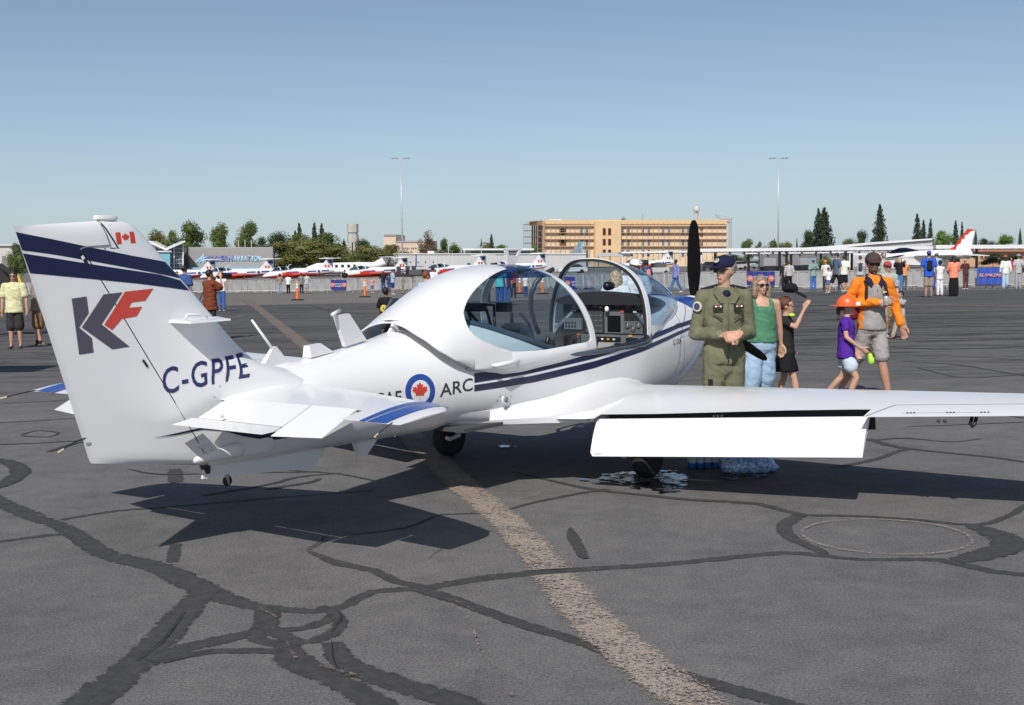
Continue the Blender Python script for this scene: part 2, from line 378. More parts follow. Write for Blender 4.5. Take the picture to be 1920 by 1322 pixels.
def worn(col, cover, scale=55):
    m = bpy.data.materials.new('worn_line_paint'); m.use_nodes = True; t = m.node_tree; L = t.links.new; N = t.nodes.new
    b = t.nodes['Principled BSDF']; b.inputs['Roughness'].default_value = .85; b.inputs['Specular IOR Level'].default_value = .2
    geo = N('ShaderNodeNewGeometry')
    def noi(s, d, r=.6):
        n = N('ShaderNodeTexNoise'); n.inputs['Scale'].default_value = s; n.inputs['Detail'].default_value = d; n.inputs['Roughness'].default_value = r
        L(geo.outputs['Position'], n.inputs['Vector']); return n.outputs['Fac']
    r = N('ShaderNodeValToRGB'); r.color_ramp.elements[0].position = .36; r.color_ramp.elements[1].position = .64
    r.color_ramp.elements[0].color = (*[c*.62 for c in col],1); r.color_ramp.elements[1].color = (*[min(1,c*1.3) for c in col],1)
    L(noi(120, 4, .8), r.inputs[0]); L(r.outputs[0], b.inputs['Base Color'])
    uv = N('ShaderNodeUVMap'); sp = N('ShaderNodeSeparateXYZ'); L(uv.outputs[0], sp.inputs[0])
    a = N('ShaderNodeMath'); a.operation = 'ABSOLUTE'; L(sp.outputs[0], a.inputs[0])
    p = N('ShaderNodeMath'); p.operation = 'POWER'; L(a.outputs[0], p.inputs[0]); p.inputs[1].default_value = 5
    q = N('ShaderNodeMath'); q.operation = 'MULTIPLY_ADD'; L(p.outputs[0], q.inputs[0]); q.inputs[1].default_value = .22; L(noi(scale, 6, .85), q.inputs[2])
    q2 = N('ShaderNodeMath'); q2.operation = 'MULTIPLY_ADD'; L(noi(3, 4), q2.inputs[0]); q2.inputs[1].default_value = .22; L(q.outputs[0], q2.inputs[2])
    g = N('ShaderNodeMapRange'); g.inputs[1].default_value = cover; g.inputs[2].default_value = cover+.03; L(q2.outputs[0], g.inputs[0])
    tr = N('ShaderNodeBsdfTransparent'); mx = N('ShaderNodeMixShader'); L(g.outputs[0], mx.inputs[0]); L(b.outputs[0], mx.inputs[1]); L(tr.outputs[0], mx.inputs[2])
    L(mx.outputs[0], t.nodes['Material Output'].inputs[0]); return m
# open hairline cracks and pale gravel in some bands
HAIR = MAT('open_crack', (.008,.008,.008), .95)
CHIP = worn((.30,.24,.20), .56, 30)
for q in ([(345,1150,.004),(325,1180,.006),(300,1210,.006),(265,1235,.006),(258,1242,.004)], [(268,1240,.004),(300,1246,.004),(352,1235,.004),(400,1222,.003)],
          [(620,1190,.004),(640,1160,.005),(632,1150,.003)],[(622,1205,.004),(625,1240,.005),(640,1270,.003)],[(575,1035,.01),(600,1020,.012),(615,1008,.012),(660,1002,.008)],
          [(1200,1256,.003),(1290,1280,.004),(1330,1300,.003)],[(1105,930,.006),(1060,925,.006),(980,940,.006)]):
    ribbon('open_crack', q, HAIR, .011, .03, .9)
for q in ([(405,1103,0.0070),(430,1115,0.0140),(450,1118,0.0070)],[(480,1135,0.0084),(492,1148,0.0245),(515,1160,0.0210),(518,1170,0.0084),(510,1188,0.0140)],[(515,1135,0.0042),(560,1138,0.0056),(610,1140,0.0035)],
          [(590,1252,0.0098),(640,1264,0.0350),(690,1280,0.0210),(706,1285,0.0042)],[(538,1210,0.0140),(545,1225,0.0210),(555,1240,0.0210)],[(58,967,0.0140),(80,972,0.0210),(95,976,0.0140)],
          [(815,1112,0.0084),(850,1130,0.0098),(900,1155,0.0084),(930,1165,0.0035)],[(500,1196,0.0140),(530,1193,0.0098)],[(860,1145,0.0105),(880,1170,0.0140),(900,1220,0.0210),(930,1260,0.0280),(960,1310,0.0350)]):
    ribbon('gravel_filler', q, CHIP, .012, .03, .8)
LINEP = worn((.36,.30,.25), .63)
LINEF = worn((.20,.165,.14), .66, 8)
_lay[0] = 0
ribbon('painted_line', [(455,560,.5),(500,590,.5),(540,622,.48),(580,655,.45),(640,705,.42),(740,790,.38),(835,880,.36),(885,925,.34),(960,990,.33),(1020,1048,.32),(1060,1090,.32)][:7], LINEF, .003, .2, .1, 'faded tan guide line curving away across the ramp', jag=.3)
ribbon('painted_line', [(740,790,.36),(835,880,.35),(885,925,.34),(960,990,.33),(1010,1045,.32),(1030,1070,.32)], LINEP, .011, .05, .08, 'wide worn tan painted line leading toward the aircraft', jag=.6)
ribbon('painted_line', [(1036,1080,.32),(1110,1165,.33),(1200,1240,.34),(1330,1340,.34),(1400,1400,.34)], LINEP, .011, .05, .08, 'wide worn tan painted line leading toward the aircraft', jag=.6)
circ = gp(1660, 1007); ex = (gp(1815,1007)-gp(1505,1007)).length/2; ey = (gp(1660,976)-gp(1660,1040)).length/2
ribbon('painted_line', [(circ.x+ex*cos(a/24*2*pi), circ.y+ey*sin(a/24*2*pi), .035) for a in range(25)], worn((.36,.30,.25), .575), .012, .05, .3, 'small worn tan circle outline sprayed on the asphalt', world=True)
ribbon('painted_line', [(1400,571,.12),(1600,572,.12),(1930,574,.12)], worn((.45,.28,.12), .62, 3), .018, 1, .1, 'thin faded orange line across the far ramp')
ribbon('painted_line', [(700,600,.08),(800,601,.08),(1000,604,.08)], worn((.42,.36,.08), .62, 3), .018, 1, .1, 'thin faded yellow line across the ramp')
ribbon('painted_line', [(395,603,.06),(430,597,.05),(460,592,.04)], worn((.45,.40,.08), .7, 3), .018, .5, .1)
# ================================================================ THE TRAINER AIRCRAFT
AX, AY, YAW = 2.02012957, 13.2349986, .934291043
air = empty('light_aircraft', (AX, AY, 0), YAW, 'white low wing trainer with navy stripes, slid back canopy and lowered flaps in the foreground', 'aircraft')
def V(x, y, z): return Vector((x, -y, z))     # x forward, y starboard, z up
def pchip(tab, x):
    n = len(tab)
    if x <= tab[0][0]: return tab[0][1:]
    if x >= tab[-1][0]: return tab[-1][1:]
    for i in range(n-1):
        if x <= tab[i+1][0]: break
    x0, x1 = tab[i][0], tab[i+1][0]; h = x1-x0; t = (x-x0)/h; out = []
    for k in range(1, len(tab[0])):
        def sl(a):
            if a <= 0 or a >= n-1: return 0 if a < 0 or a > n-1 else ((tab[1][k]-tab[0][k])/(tab[1][0]-tab[0][0]) if a == 0 else (tab[-1][k]-tab[-2][k])/(tab[-1][0]-tab[-2][0]))
            d0 = (tab[a][k]-tab[a-1][k])/(tab[a][0]-tab[a-1][0]); d1 = (tab[a+1][k]-tab[a][k])/(tab[a+1][0]-tab[a][0])
            return 0 if d0*d1 <= 0 else 2*d0*d1/(d0+d1)
        y0, y1 = tab[i][k], tab[i+1][k]; m0, m1 = sl(i), sl(i+1)
        out.append((2*t**3-3*t*t+1)*y0+(t**3-2*t*t+t)*h*m0+(-2*t**3+3*t*t)*y1+(t**3-t*t)*h*m1)
    return out
#        x     zc    zt    zb    w    nt   nb
FUS = [(-7.02,.86,1.06,.60,.055,2,2),(-6.77,.86,1.11,.545,.085,2,2),(-6.3,.87,1.15,.53,.155,2,2),(-5.8,.90,1.19,.53,.235,2,2.1),
       (-5.3,.92,1.255,.53,.325,2,2.2),(-4.9,.93,1.33,.53,.40,2,2.3),(-4.6,.93,1.40,.53,.455,2,2.4),(-4.2,.93,1.47,.51,.52,2.1,2.5),
       (-3.6,.94,1.5,.46,.56,2.2,2.6),(-3.0,.95,1.5,.40,.575,2.3,2.6),(-2.2,.95,1.48,.37,.575,2.3,2.6),(-1.7,.96,1.46,.38,.55,2.3,2.5),
       (-1.3,.98,1.475,.42,.51,2.3,2.4),(-.9,1.03,1.485,.52,.455,2.3,2.3),(-.55,1.10,1.475,.66,.38,2.2,2.2),(-.28,1.19,1.455,.84,.29,2.1,2.1),(-.14,1.25,1.44,.98,.235,2,2)]
def fus_y(x, z, off=0):
    zc, zt, zb, w, a, b = pchip(FUS, x)
    t = (z-zc)/((zt-zc) if z > zc else (zc-zb)); n = a if z > zc else b
    t = min(1, abs(t)); return w*(1-t**n)**(1/n)+off
def fus_ring(x, n=56, s=1.0):
    zc, zt, zb, w, a, b = pchip(FUS, x); out = []
    for k in range(n):
        q = 2*pi*k/n; c, d = cos(q), sin(q); e = a if d > 0 else b
        r = (abs(c)**e+abs(d)**e)**(-1/e)
        out.append((x, w*c*r*s, zc+d*r*((zt-zc) if d > 0 else (zc-zb))*s))
    return out
def clip(faces, g, keep=-1):
    """clip polygons (lists of 3D points) to the side where g*keep > 0"""
    out = []
    for f in faces:
        v = [g(p)*keep for p in f]
        if all(a >= 0 for a in v): out.append(f); continue
        if all(a <= 0 for a in v): continue
        r = []
        for i in range(len(f)):
            j = (i+1)%len(f)
            if v[i] >= 0: r.append(f[i])
            if (v[i] > 0) != (v[j] > 0) and abs(v[i]-v[j]) > 1e-12:
                t = v[i]/(v[i]-v[j])
                if 0 < t < 1: r.append(tuple(f[i][k]+(f[j][k]-f[i][k])*t for k in range(3)))
        if len(r) >= 3: out.append(r)
    return out
def grid_faces(rings, closed=True):
    n = len(rings[0]); out = []
    for i in range(len(rings)-1):
        for j in range(n if closed else n-1):
            k = (j+1)%n; out.append([tuple(rings[i][j]), tuple(rings[i][k]), tuple(rings[i+1][k]), tuple(rings[i+1][j])])
    return out
def faces_obj(name, faces, mat, parent=air, smooth=True, label=None, solid=0, ang=50, flip=False, conv=True):
    vi = {}; vs = []; fs = []
    for f in faces:
        ids = []
        for p in f:
            k = (round(p[0], 5), round(p[1], 5), round(p[2], 5))
            if k not in vi: vi[k] = len(vs); vs.append(V(*p) if conv else Vector(p))
            if not ids or ids[-1] != vi[k]: ids.append(vi[k])
        if len(ids) > 2 and ids[0] == ids[-1]: ids.pop()
        if len(set(ids)) == len(ids) and len(ids) > 2: fs.append(ids)
    me = bpy.data.meshes.new(name); me.from_pydata(vs, [], fs)
    bm = bmesh.new(); bm.from_mesh(me)
    bmesh.ops.recalc_face_normals(bm, faces=bm.faces)
    if flip:
        for f in bm.faces: f.normal_flip()
    bm.to_mesh(me); bm.free(); me.update()
    o = mkobj(name, me, parent, mat, smooth)
    if smooth: edge_split(me, ang)
    if solid:
        md = o.modifiers.new('s', 'SOLIDIFY'); md.thickness = solid; md.offset = -1
    if label: o['label'] = label
    return o
# ---- fuselage shell with the cockpit opening
SILL = [(-4.85,1.48),(-4.62,1.43),(-4.35,1.37),(-4.0,1.26),(-3.6,1.13),(-3.35,1.065),(-3.0,1.055),(-2.4,1.07),(-2.0,1.10),(-1.93,1.18),(-1.85,1.5)]
def sill(x):
    return pchip(SILL, x)[0] if -4.85 < x < -1.85 else 9
xs = [-7.02+(7.02-.14)*i/150 for i in range(151)]
fus = grid_faces([fus_ring(x, 72) for x in xs])
g_open = lambda p: p[2]-sill(p[0])
shell = clip(fus, g_open, -1)
# tail end cut along the rudder hinge
def hinge_x(z): return -6.768+(z-.556)*(-7.638+6.768)/(1.954-.556)
shell = clip(shell, lambda p: p[0]-(hinge_x(p[2])+.006), 1)
# firewall seam split: rear fuselage / engine cowling
seam = lambda p: p[0]+1.19+.05*(p[2]-.9)
faces_obj('fuselage', clip(shell, seam, -1), WHITE)
cowl = clip(shell, lambda p: seam(p)-.006, 1)
nose_edge = lambda p: p[0]-(-.46-.42*max(0, 1-((p[2]-1.12)/.40)**2)**.5+.0*p[2]) if abs(p[2]-1.12) < .4 else p[0]+.46
cowlo = faces_obj('engine_cowling', cowl, WHITE)
nf = [[(p[0], p[1]*1.008+(.002 if p[1] > 0 else -.002), 1.05+(p[2]-1.05)*1.008) for p in f] for f in cowl]
def ncurve(p):                                # blue nose swoops forward on the sides, back over the top
    return p[0]-(-.62-.55*sstep(1.10, 1.47, p[2])+.30*sstep(1.40, .95, 0) if False else -.30-.62*sstep(1.12, 1.48, p[2])**1.2)
nf = clip(clip(nf, ncurve, 1), lambda p: p[2]-(1.165+.03*(p[0]+.3)), 1)
faces_obj('nose_band', nf, BLUE, cowlo, label='blue painted nose band')
# rings closing the fuselage ends
faces_obj('cowl_face', [[tuple(p) for p in fus_ring(-.14, 40)]], BLACK, cowlo, False)
inn = clip(grid_faces([fus_ring(x, 60, .955) for x in [-4.9+i*.1 for i in range(33)]]), lambda p: p[2]-sill(p[0])+.004, -1)
faces_obj('cockpit_lining', inn, MAT('cockpit_grey', (.16,.165,.17), .8), flip=True)
# rim of the opening
rim = []
for s in (1, -1):
    L1 = []
    for i in range(60):
        x = -4.80+(2.93)*i/59; z = sill(x)
        zc, zt = pchip(FUS, x)[:2]
        if z >= zt: continue
        L1.append((x, s*fus_y(x, z), z))
    mb = MB(); mb.tube([V(*p) for p in L1], .027, 8); mb.build('cockpit_rim', flat((.07,.095,.125), .4), air, True)
    mb = MB(); rl = [(-4.6,s*(fus_y(-4.6,1.02)+.012),1.03),(-2.1,s*(fus_y(-2.1,1.03)+.010),1.055)]
    mb.tube([V(*p) for p in rl], .012, 6); mb.build('canopy_rail', METAL, air, True)
# ---- wings
def naca(n=26, t=.13, cam_=.015):
    up, lo = [], []
    for i in range(n+1):
        c = .5*(1-cos(pi*i/n)); y = 5*t*(.2969*sqrt(c)-.126*c-.3516*c*c+.2843*c**3-.1036*c**4); m = cam_*4*c*(1-c)
        up.append((c, m+y)); lo.append((c, m-y))
    return up, lo
UP, LO = naca()
def le(y): return (-2.16-.03*(y-1), .625+.0455*(y-1))
def te(y): return ((-3.88+.231*(y-1)) if y > 1 else -3.88-.05*(1-y), .598+.048*(y-1))
def wing_pt(y, c, v):
    a, b = le(y), te(y); ch = a[0]-b[0]; dz = -.045*sstep(.5, .85, c)*(1-sstep(.95, 1, c))*(1-sstep(1, 3.1, y)) if v > 0 else 0
    return (a[0]-(a[0]-b[0])*c, y, a[1]+(b[1]-a[1])*c+v*ch*1.05+dz)
def wing(side):
    ys = [.3,.5,.75,1,1.5,2,2.5,3,3.12,3.13,3.5,4,4.5,4.8,4.95,5.03,5.07]
    rings = []
    for y in ys:
        r = []
        k = 1 if y < 4.9 else {4.95:.9,5.03:.62,5.07:.25}.get(y, 1)
        for c, v in UP[::-1]: r.append(wing_pt(y, c, v*k))
        for c, v in LO[1:-1]: r.append(wing_pt(y, c, v*k))
        rings.append([(p[0], side*p[1], p[2]) for p in r])
    F = grid_faces(rings)
    F.append([tuple(p) for p in rings[-1]])
    def fr(p):                                 # flap bay: behind 72% chord from root to 3.125
        y = abs(p[1]); return p[0]-(te(y)[0]+.20)
    in_bay = lambda p: abs(p[1])-3.125
    A_ = clip(F, in_bay, 1)                    # outboard of the flap
    B_ = clip(F, in_bay, -1)
    B_in = clip(B_, lambda p: abs(p[1])-1.05, -1)
    B_out = clip(B_, lambda p: abs(p[1])-1.05, 1)
    bay = lambda p: p[0]-(le(abs(p[1]))[0]+(te(abs(p[1]))[0]-le(abs(p[1]))[0])*.855)
    up_ = clip(B_out, bay, 1)
    lower = [f for f in up_ if sum(p[2] for p in f)/len(f) < sum(wing_pt(abs(p[1]), (le(abs(p[1]))[0]-p[0])/(le(abs(p[1]))[0]-te(abs(p[1]))[0]), .01)[2] for p in f)/len(f)]
    upper = [f for f in up_ if f not in lower]
    lower = clip(lower, lambda p: p[0]-(le(abs(p[1]))[0]+(te(abs(p[1]))[0]-le(abs(p[1]))[0])*.70), 1)
    W_ = faces_obj('wing', A_+B_in+upper+lower, WHITE, ang=35)
    # spar wall inside the flap bay
    sp = []
    for y0, y1 in ((1.05,3.125),):
        q = []
        for y in (y0, y1):
            a = le(y); b = te(y); x = a[0]+(b[0]-a[0])*.79
            q.append(((x, side*y, wing_pt(y, .80, .02)[2]+.0), (x+.03, side*y, a[1]+(b[1]-a[1])*.72-.13)))
        sp.append([q[0][0], q[1][0], q[1][1], q[0][1]])
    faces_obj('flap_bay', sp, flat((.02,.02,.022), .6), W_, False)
    # flap, lowered about fifty degrees
    rings = []
    for y in (1.03, 1.055, 1.5, 2.2, 3.0, 3.11):
        k = .9 if y == 1.03 else 1; t_ = (y-1.05)/2.07
        ch = .318*k; hx, hz = -3.625+.42*t_, .575+.110*t_
        ang = radians(64); dx, dz = -cos(ang), -sin(ang); nx, nz = -sin(ang), cos(ang)
        r = []
        for c, v in UP[::-1]: r.append((hx+dx*ch*c+nx*v*ch*1.0, side*y, hz+dz*ch*c+nz*v*ch*1.0))
        for c, v in LO[1:-1]: r.append((hx+dx*ch*c+nx*v*ch*.8, side*y, hz+dz*ch*c+nz*v*ch*.8))
        rings.append(r)
    F = grid_faces(rings); F += [[tuple(p) for p in rings[0]], [tuple(p) for p in rings[-1]]]
    fl = faces_obj('flap', F, WHITE, W_, ang=40)
    # hinge brackets and aileron lines
    for y in (1.97, 2.0, 2.03):
        mb = MB(); tx, tz = te(y); mb.box(tx+.20, tx+.23, -side*y-.004, -side*y+.004, tz-.01, tz+.002); mb.build('flap_hinge', METAL, W_)
    def surf(x, y, o=.0025):
        a, b = le(y), te(y); c = (a[0]-x)/(a[0]-b[0]); c = min(1, max(0, c)); i = min(range(len(UP)-1), key=lambda i: abs((UP[i][0]+UP[i+1][0])/2-c))
        t = (c-UP[i][0])/(UP[i+1][0]-UP[i][0]); v = UP[i][1]+(UP[i+1][1]-UP[i][1])*t
        return (x, side*y, wing_pt(y, c, v)[2]+o)
    def strip(P, wd, mat, name):
        fs = []
        for (x0, y0), (x1, y1) in zip(P[:-1], P[1:]):
            d = Vector((x1-x0, y1-y0)); m = max(2, int(d.length/.15)); n = Vector((-d.y, d.x)).normalized()*wd/2
            pr = None
            for i in range(m+1):
                c = Vector((x0, y0))+d*i/m; a = surf(c.x+n.x, c.y+n.y); b = surf(c.x-n.x, c.y-n.y)
                if pr: fs.append([pr[0], a, b, pr[1]])
                pr = (a, b)
        return faces_obj(name, fs, mat, W_, False)
    xa = lambda y: te(y)[0]+.27
    strip([(te(3.14)[0]+.01,3.14),(xa(3.26),3.26)], .007, DARK, 'aileron_gap')
    strip([(xa(3.26),3.26),(xa(4.75),4.75)], .006, flat((.25,.25,.26)), 'aileron_gap')
    if side > 0: strip([(te(3.35)[0]+.075,3.36),(te(3.9)[0]+.075,3.9)], .004, flat((.3,.3,.3)), 'trim_tab_gap')
    if side < 0: strip([(xa(3.2)+.12,3.2),(xa(4.9)+.12,4.9)], .006, flat((.3,.3,.3)), 'aileron_gap')
    if side > 0:
        for y in (3.4, 3.66, 3.88):
            for k in range(3):
                mb = MB(); tx, tz = te(y+.022*k); mb.box(tx+.068, tx+.084, -y-.022*k-.008, -y-.022*k+.004, tz+.0, tz+.024); mb.build('tab_hinge', DARK, W_)
        for y in (3.62, 3.66):
            mb = MB(); tx, tz = te(y); mb.ball(V(tx+.03, y, tz-.035), (.015,.015,.012), 8, 6); mb.build('balance_weight', DARK, W_, True)
        mb = MB(); tx, tz = te(3.83); mb.tube([V(tx+.10,3.815,tz-.02),V(tx+.06,3.815,tz-.06),V(tx+.05,3.83,tz-.078),V(tx+.06,3.845,tz-.06),V(tx+.10,3.845,tz-.02)], .013, 8)
        mb.build('tie_down_ring', BLACK, W_, True)
        # NO STEP placard
        P = Vector((-3.63, .95, .30))
    return W_, fl
wing_s, flap_s = wing(1)
wing_p, flap_p = wing(-1)
# wing root fairings: swelling fillets between wing and body
def fairing(s):
    rings = []
    xs_ = [-1.75,-1.95,-2.2,-2.5,-2.9,-3.3,-3.6,-3.9,-4.3,-4.7,-5.0]
    for x in xs_:
        c = max(0, min(1, (-2.14-x)/(3.90-2.14)))
        ext = pchip([(-5.0,-.06),(-4.7,-.04),(-4.5,.01),(-4.3,.08),(-3.9,.34),(-3.6,.46),(-3.3,.48),(-2.9,.45),(-2.5,.36),(-2.2,.22),(-1.95,.05),(-1.75,-.03)], x)[0]
        zt = pchip([(-5.0,.74),(-4.7,.73),(-4.3,.71),(-3.9,.72),(-3.6,.73),(-3.3,.765),(-2.9,.80),(-2.5,.80),(-2.2,.755),(-1.95,.68),(-1.75,.62)], x)[0]
        zo = pchip([(-5.0,.66),(-4.7,.63),(-4.3,.595),(-3.9,.602),(-3.6,.640),(-3.3,.70),(-2.9,.755),(-2.5,.745),(-2.2,.66),(-1.95,.60),(-1.75,.60)], x)[0]
        zb = pchip([(-5.0,.60),(-4.7,.57),(-4.3,.54),(-3.9,.535),(-3.3,.52),(-2.5,.50),(-2.0,.50),(-1.75,.52)], x)[0]
        yi = fus_y(x, zt)*.97; yo = fus_y(x, zo)*.975+ext+.03*sstep(0, .3, ext); r = []
        for i in range(13):
            t = i/12; r.append((x, s*(yi+(yo-yi)*t), zo+(zt-zo)*(1-t)**2.4))
        r.append((x, s*(yo-.004-.03*sstep(-4, -4.6, x)), min(zo-.004, zb+.02))); r.append((x, s*(min(yi, fus_y(x, zb)*.9)-.02), zb)); r.append((x, s*(yi-.05), zt))
        rings.append(r)
    F = grid_faces(rings); F += [[tuple(p) for p in rings[0]], [tuple(p) for p in rings[-1]]]
    return faces_obj('wing_root_fairing', F, WHITE, ang=45)
fairing(1); fairing(-1)
# ---- fin and rudder
LEF = [(.50,-6.30),(1.0,-5.75),(1.10,-5.93),(1.146,-6.16),(1.211,-6.34),(1.328,-6.488),(1.494,-6.65),(1.698,-6.85),(1.879,-7.029),(1.984,-7.132),(2.065,-7.219),(2.091,-7.25),(2.115,-7.31),(2.128,-7.42)]
TEF = [(.64,-7.56),(.66,-7.585),(.70,-7.62),(.80,-7.652),(1.1,-7.744),(1.4,-7.835),(1.7,-7.926),(2.0,-8.018),(2.06,-8.036),(2.10,-8.045)]
def zbot(x): return .556+(-6.768-x)*.155
def ztop(x): return 2.127+(.075*(x+7.42) if x < -7.42 else 0)
def fin_half(x, z):
    a = pchip(LEF, z)[0]; b = pchip(TEF, z)[0] if z > .64 else -7.56
    c = max(0, min(1, (a-x)/(a-b)))
    t = .115*(1+1.3*sstep(1.42, 1.10, z)*sstep(.45, 0, c))
    y = 5*t*(.2969*sqrt(c)-.126*c-.3516*c*c+.2843*c**3-.1036*c**4)*(a-b)
    d = ztop(x)-z; y = y*(1 if d > .09 else max(.15, sqrt(max(0, 1-((.09-d)/.092)**2))))
    d = z-zbot(x); y = y*(1 if d > .05 else max(.25, sqrt(max(0, 1-((.05-d)/.052)**2))))
    return max(y*.86, .003)
def top_lim(x): return 2.128+(x+7.42)*.03 if x < -7.42 else 9
finf = []
def fin_row(v, s, n=44):
    r = []
    for i in range(n+1):
        c_ = .5*(1-cos(pi*i/n)); z = .556+v*1.571; x = 0
        for _ in range(8):
            zz = max(z, .556); x = pchip(LEF, zz)[0]*(1-c_)+pchip(TEF, zz)[0]*c_; z = zbot(x)+v*(ztop(x)-zbot(x))
        r.append((x, s*fin_half(x, z), z))
    return r
FV = [0,.012,.03,.06,.1]+[.1+.8*i/24 for i in range(1, 25)]+[.92,.94,.955,.967,.978,.987,.994,1]
for s in (1, -1):
    finf += grid_faces([fin_row(v, s) for v in FV], False)
# closing strips along top / bottom between the two skins
for v in (0, 1):
    A_, B_ = fin_row(v, 1), fin_row(v, -1)
    finf += [[A_[i], A_[i+1], B_[i+1], B_[i]] for i in range(len(A_)-1)]
horn = lambda p: max(p[0]-(-7.405-(p[2]-1.975)*.70), -(p[2]-(1.955-.03*(p[0]+7.4)*0)))   # <0 inside horn
hg = lambda p: p[0]-hinge_x(p[2])
_lo = clip(finf, lambda p: p[2]-1.958, -1); _hi = clip(finf, lambda p: p[2]-1.958, 1)
rud = clip(_lo, lambda p: hg(p)+.004, -1)+clip(_hi, hg, -1)
fixed = clip(_lo, lambda p: hg(p)-.004, 1)+clip(_hi, hg, 1)
hornf = clip(clip(fixed, lambda p: p[2]-1.962, 1), lambda p: p[0]-(-7.418-(p[2]-1.975)*.66), -1)
fixed2 = clip(fixed, lambda p: p[2]-1.955, -1)+clip(clip(fixed, lambda p: p[2]-1.955, 1), lambda p: p[0]-(-7.405-(p[2]-1.975)*.66), 1)
# the fin sits on the tail cone: drop the part of it below the cone
fixed2 = clip(fixed2, lambda p: p[2]-.60, 1)
fino = faces_obj('fin', fixed2, WHITE, ang=35)
rudo = faces_obj('rudder', rud+hornf, WHITE, ang=35)
mb = MB(); mb.loft([[V(-7.45+.105*cos(2*pi*k/20)*r, .03*sin(2*pi*k/20)*r, z) for k in range(20)] for r, z in ((.55,2.105),(.58,2.125),(.78,2.130),(.80,2.142),(.70,2.152),(.4,2.155))])
mb.build('beacon', flat((.75,.74,.70), .3), fino, True, 40)
# decals: flat shapes laid on a curved side
def decal(name, polys, surf, mat, parent, res=.06, conv=None, off=.002, label=None):
    """polys: list of (x,z) outlines (each simple polygon). surf(x,z)->y"""
    bm = bmesh.new()
    for P in polys:
        vs = [bm.verts.new((p[0], 0, p[1])) for p in P]
        try: bm.faces.new(vs)
        except ValueError: pass
    bm.normal_update(); bmesh.ops.triangulate(bm, faces=bm.faces)
    for _ in range(6):
        e = [e for e in bm.edges if e.calc_length() > res]
        if not e: break
        bmesh.ops.subdivide_edges(bm, edges=e, cuts=1); bm.normal_update()
        bmesh.ops.triangulate(bm, faces=[f for f in bm.faces if len(f.verts) > 3])
    for v in bm.verts:
        x, z = v.co.x, v.co.z; v.co = V(x, surf(x, z)+off, z)
    bmesh.ops.recalc_face_normals(bm, faces=bm.faces)
    me = bpy.data.meshes.new(name); bm.to_mesh(me); bm.free()
    for p in me.polygons: p.use_smooth = True
    o = mkobj(name, me, parent, mat)
    if label: o['label'] = label
    return o
def text_mesh(body, size, bold=0, spacing=1.0, shear=0):
    c = bpy.data.curves.new('lettering', 'FONT'); c.body = body; c.size = size; c.offset = bold; c.space_character = spacing; c.shear = shear
    c.resolution_u = 3; c.align_x = 'LEFT'
    o = bpy.data.objects.new('lettering', c); COL.objects.link(o)
    dg = bpy.context.evaluated_depsgraph_get(); me = bpy.data.meshes.new_from_object(o.evaluated_get(dg))
    bpy.data.objects.remove(o); bpy.data.curves.remove(c); return me
def text_decal(name, body, P0, P1, h, surf, mat, parent, bold=0, wx=None, off=.002, spacing=1.0, res=.05):
    """text whose baseline runs P0->P1 in (x,z) on the surface, cap height h"""
    me = text_mesh(body, 1.0, bold, spacing)
    xs_ = [v.co.x for v in me.vertices]; ys_ = [v.co.y for v in me.vertices]
    x0, x1, y0, y1 = min(xs_), max(xs_), min(ys_), max(ys_)
    bm = bmesh.new(); bm.from_mesh(me)
    d = Vector(P1)-Vector(P0); up = Vector((0, 1))
    for v in bm.verts:
        u = (v.co.x-x0)/(x1-x0); t = (v.co.y-y0)/(y1-y0)
        q = Vector(P0)+d*u+up*h*t; v.co = (q.x, 0, q.y)
    bm.normal_update(); bmesh.ops.triangulate(bm, faces=bm.faces)
    for _ in range(4):
        e = [e for e in bm.edges if e.calc_length() > res]
        if not e: break
        bmesh.ops.subdivide_edges(bm, edges=e, cuts=1); bm.normal_update(); bmesh.ops.triangulate(bm, faces=[f for f in bm.faces if len(f.verts) > 3])
    for v in bm.verts: v.co = V(v.co.x, surf(v.co.x, v.co.z)+off, v.co.z)
    bmesh.ops.recalc_face_normals(bm, faces=bm.faces)
    bm.to_mesh(me); bm.free(); me.materials.clear(); return mkobj(name, me, parent, mat)
def atY(px, py, y=0):                          # pixel -> (x,z) on the aircraft plane y
    r = ray(px, py); F = Vector((cos(YAW), sin(YAW))); R = Vector((sin(YAW), -cos(YAW)))
    c = Vector((-AX, -AY)); cx, cy = c.dot(F), c.dot(R); rx, ry = Vector((r.x, r.y)).dot(F), Vector((r.x, r.y)).dot(R)
    t = (y-cy)/ry; return (cx+rx*t, CAMH+r.z*t)
def on_surf(px, py, surf):
    y = .2
    for i in range(12): x, z = atY(px, py, y); y = .5*y+.5*surf(x, z)
    return atY(px, py, y)
FS = lambda x, z: fin_half(x, z)
def pix_poly(pts, surf): return [on_surf(a, b, surf) for a, b in pts]
decal('fin_stripe', [pix_poly([(29,435),(100,449),(166,463),(250,480),(309,491),(331,514),(338,522),(180,491),(100,477),(41,469)], FS)], FS, NAVY, fino, label='upper navy stripe')
decal('fin_stripe', [pix_poly([(42.5,475),(100,484),(200,500),(300,515),(338,526),(355,545),(260,532),(160,522),(56,512)], FS)], FS, NAVY, fino, label='lower navy stripe')
GREYD = MAT('letter_grey', (.085,.075,.105), .35); REDL = MAT('letter_red', (.55,.065,.045), .35)
decal('letter_k', [pix_poly([(134,560),(162,556),(166,587),(148,614),(172,634),(175,661),(148,665)], FS), ], FS, GREYD, fino)
decal('letter_k', [pix_poly([(153,614),(194,552),(229,548),(190,608),(243,650),(210,655)], FS)], FS, GREYD, fino)
decal('letter_f', [pix_poly([(195,609),(234,547),(287,541),(272,564),(247,567),(241,577),(266,575),(256,593),(228,598),(210,619)], FS)], FS, REDL, fino)
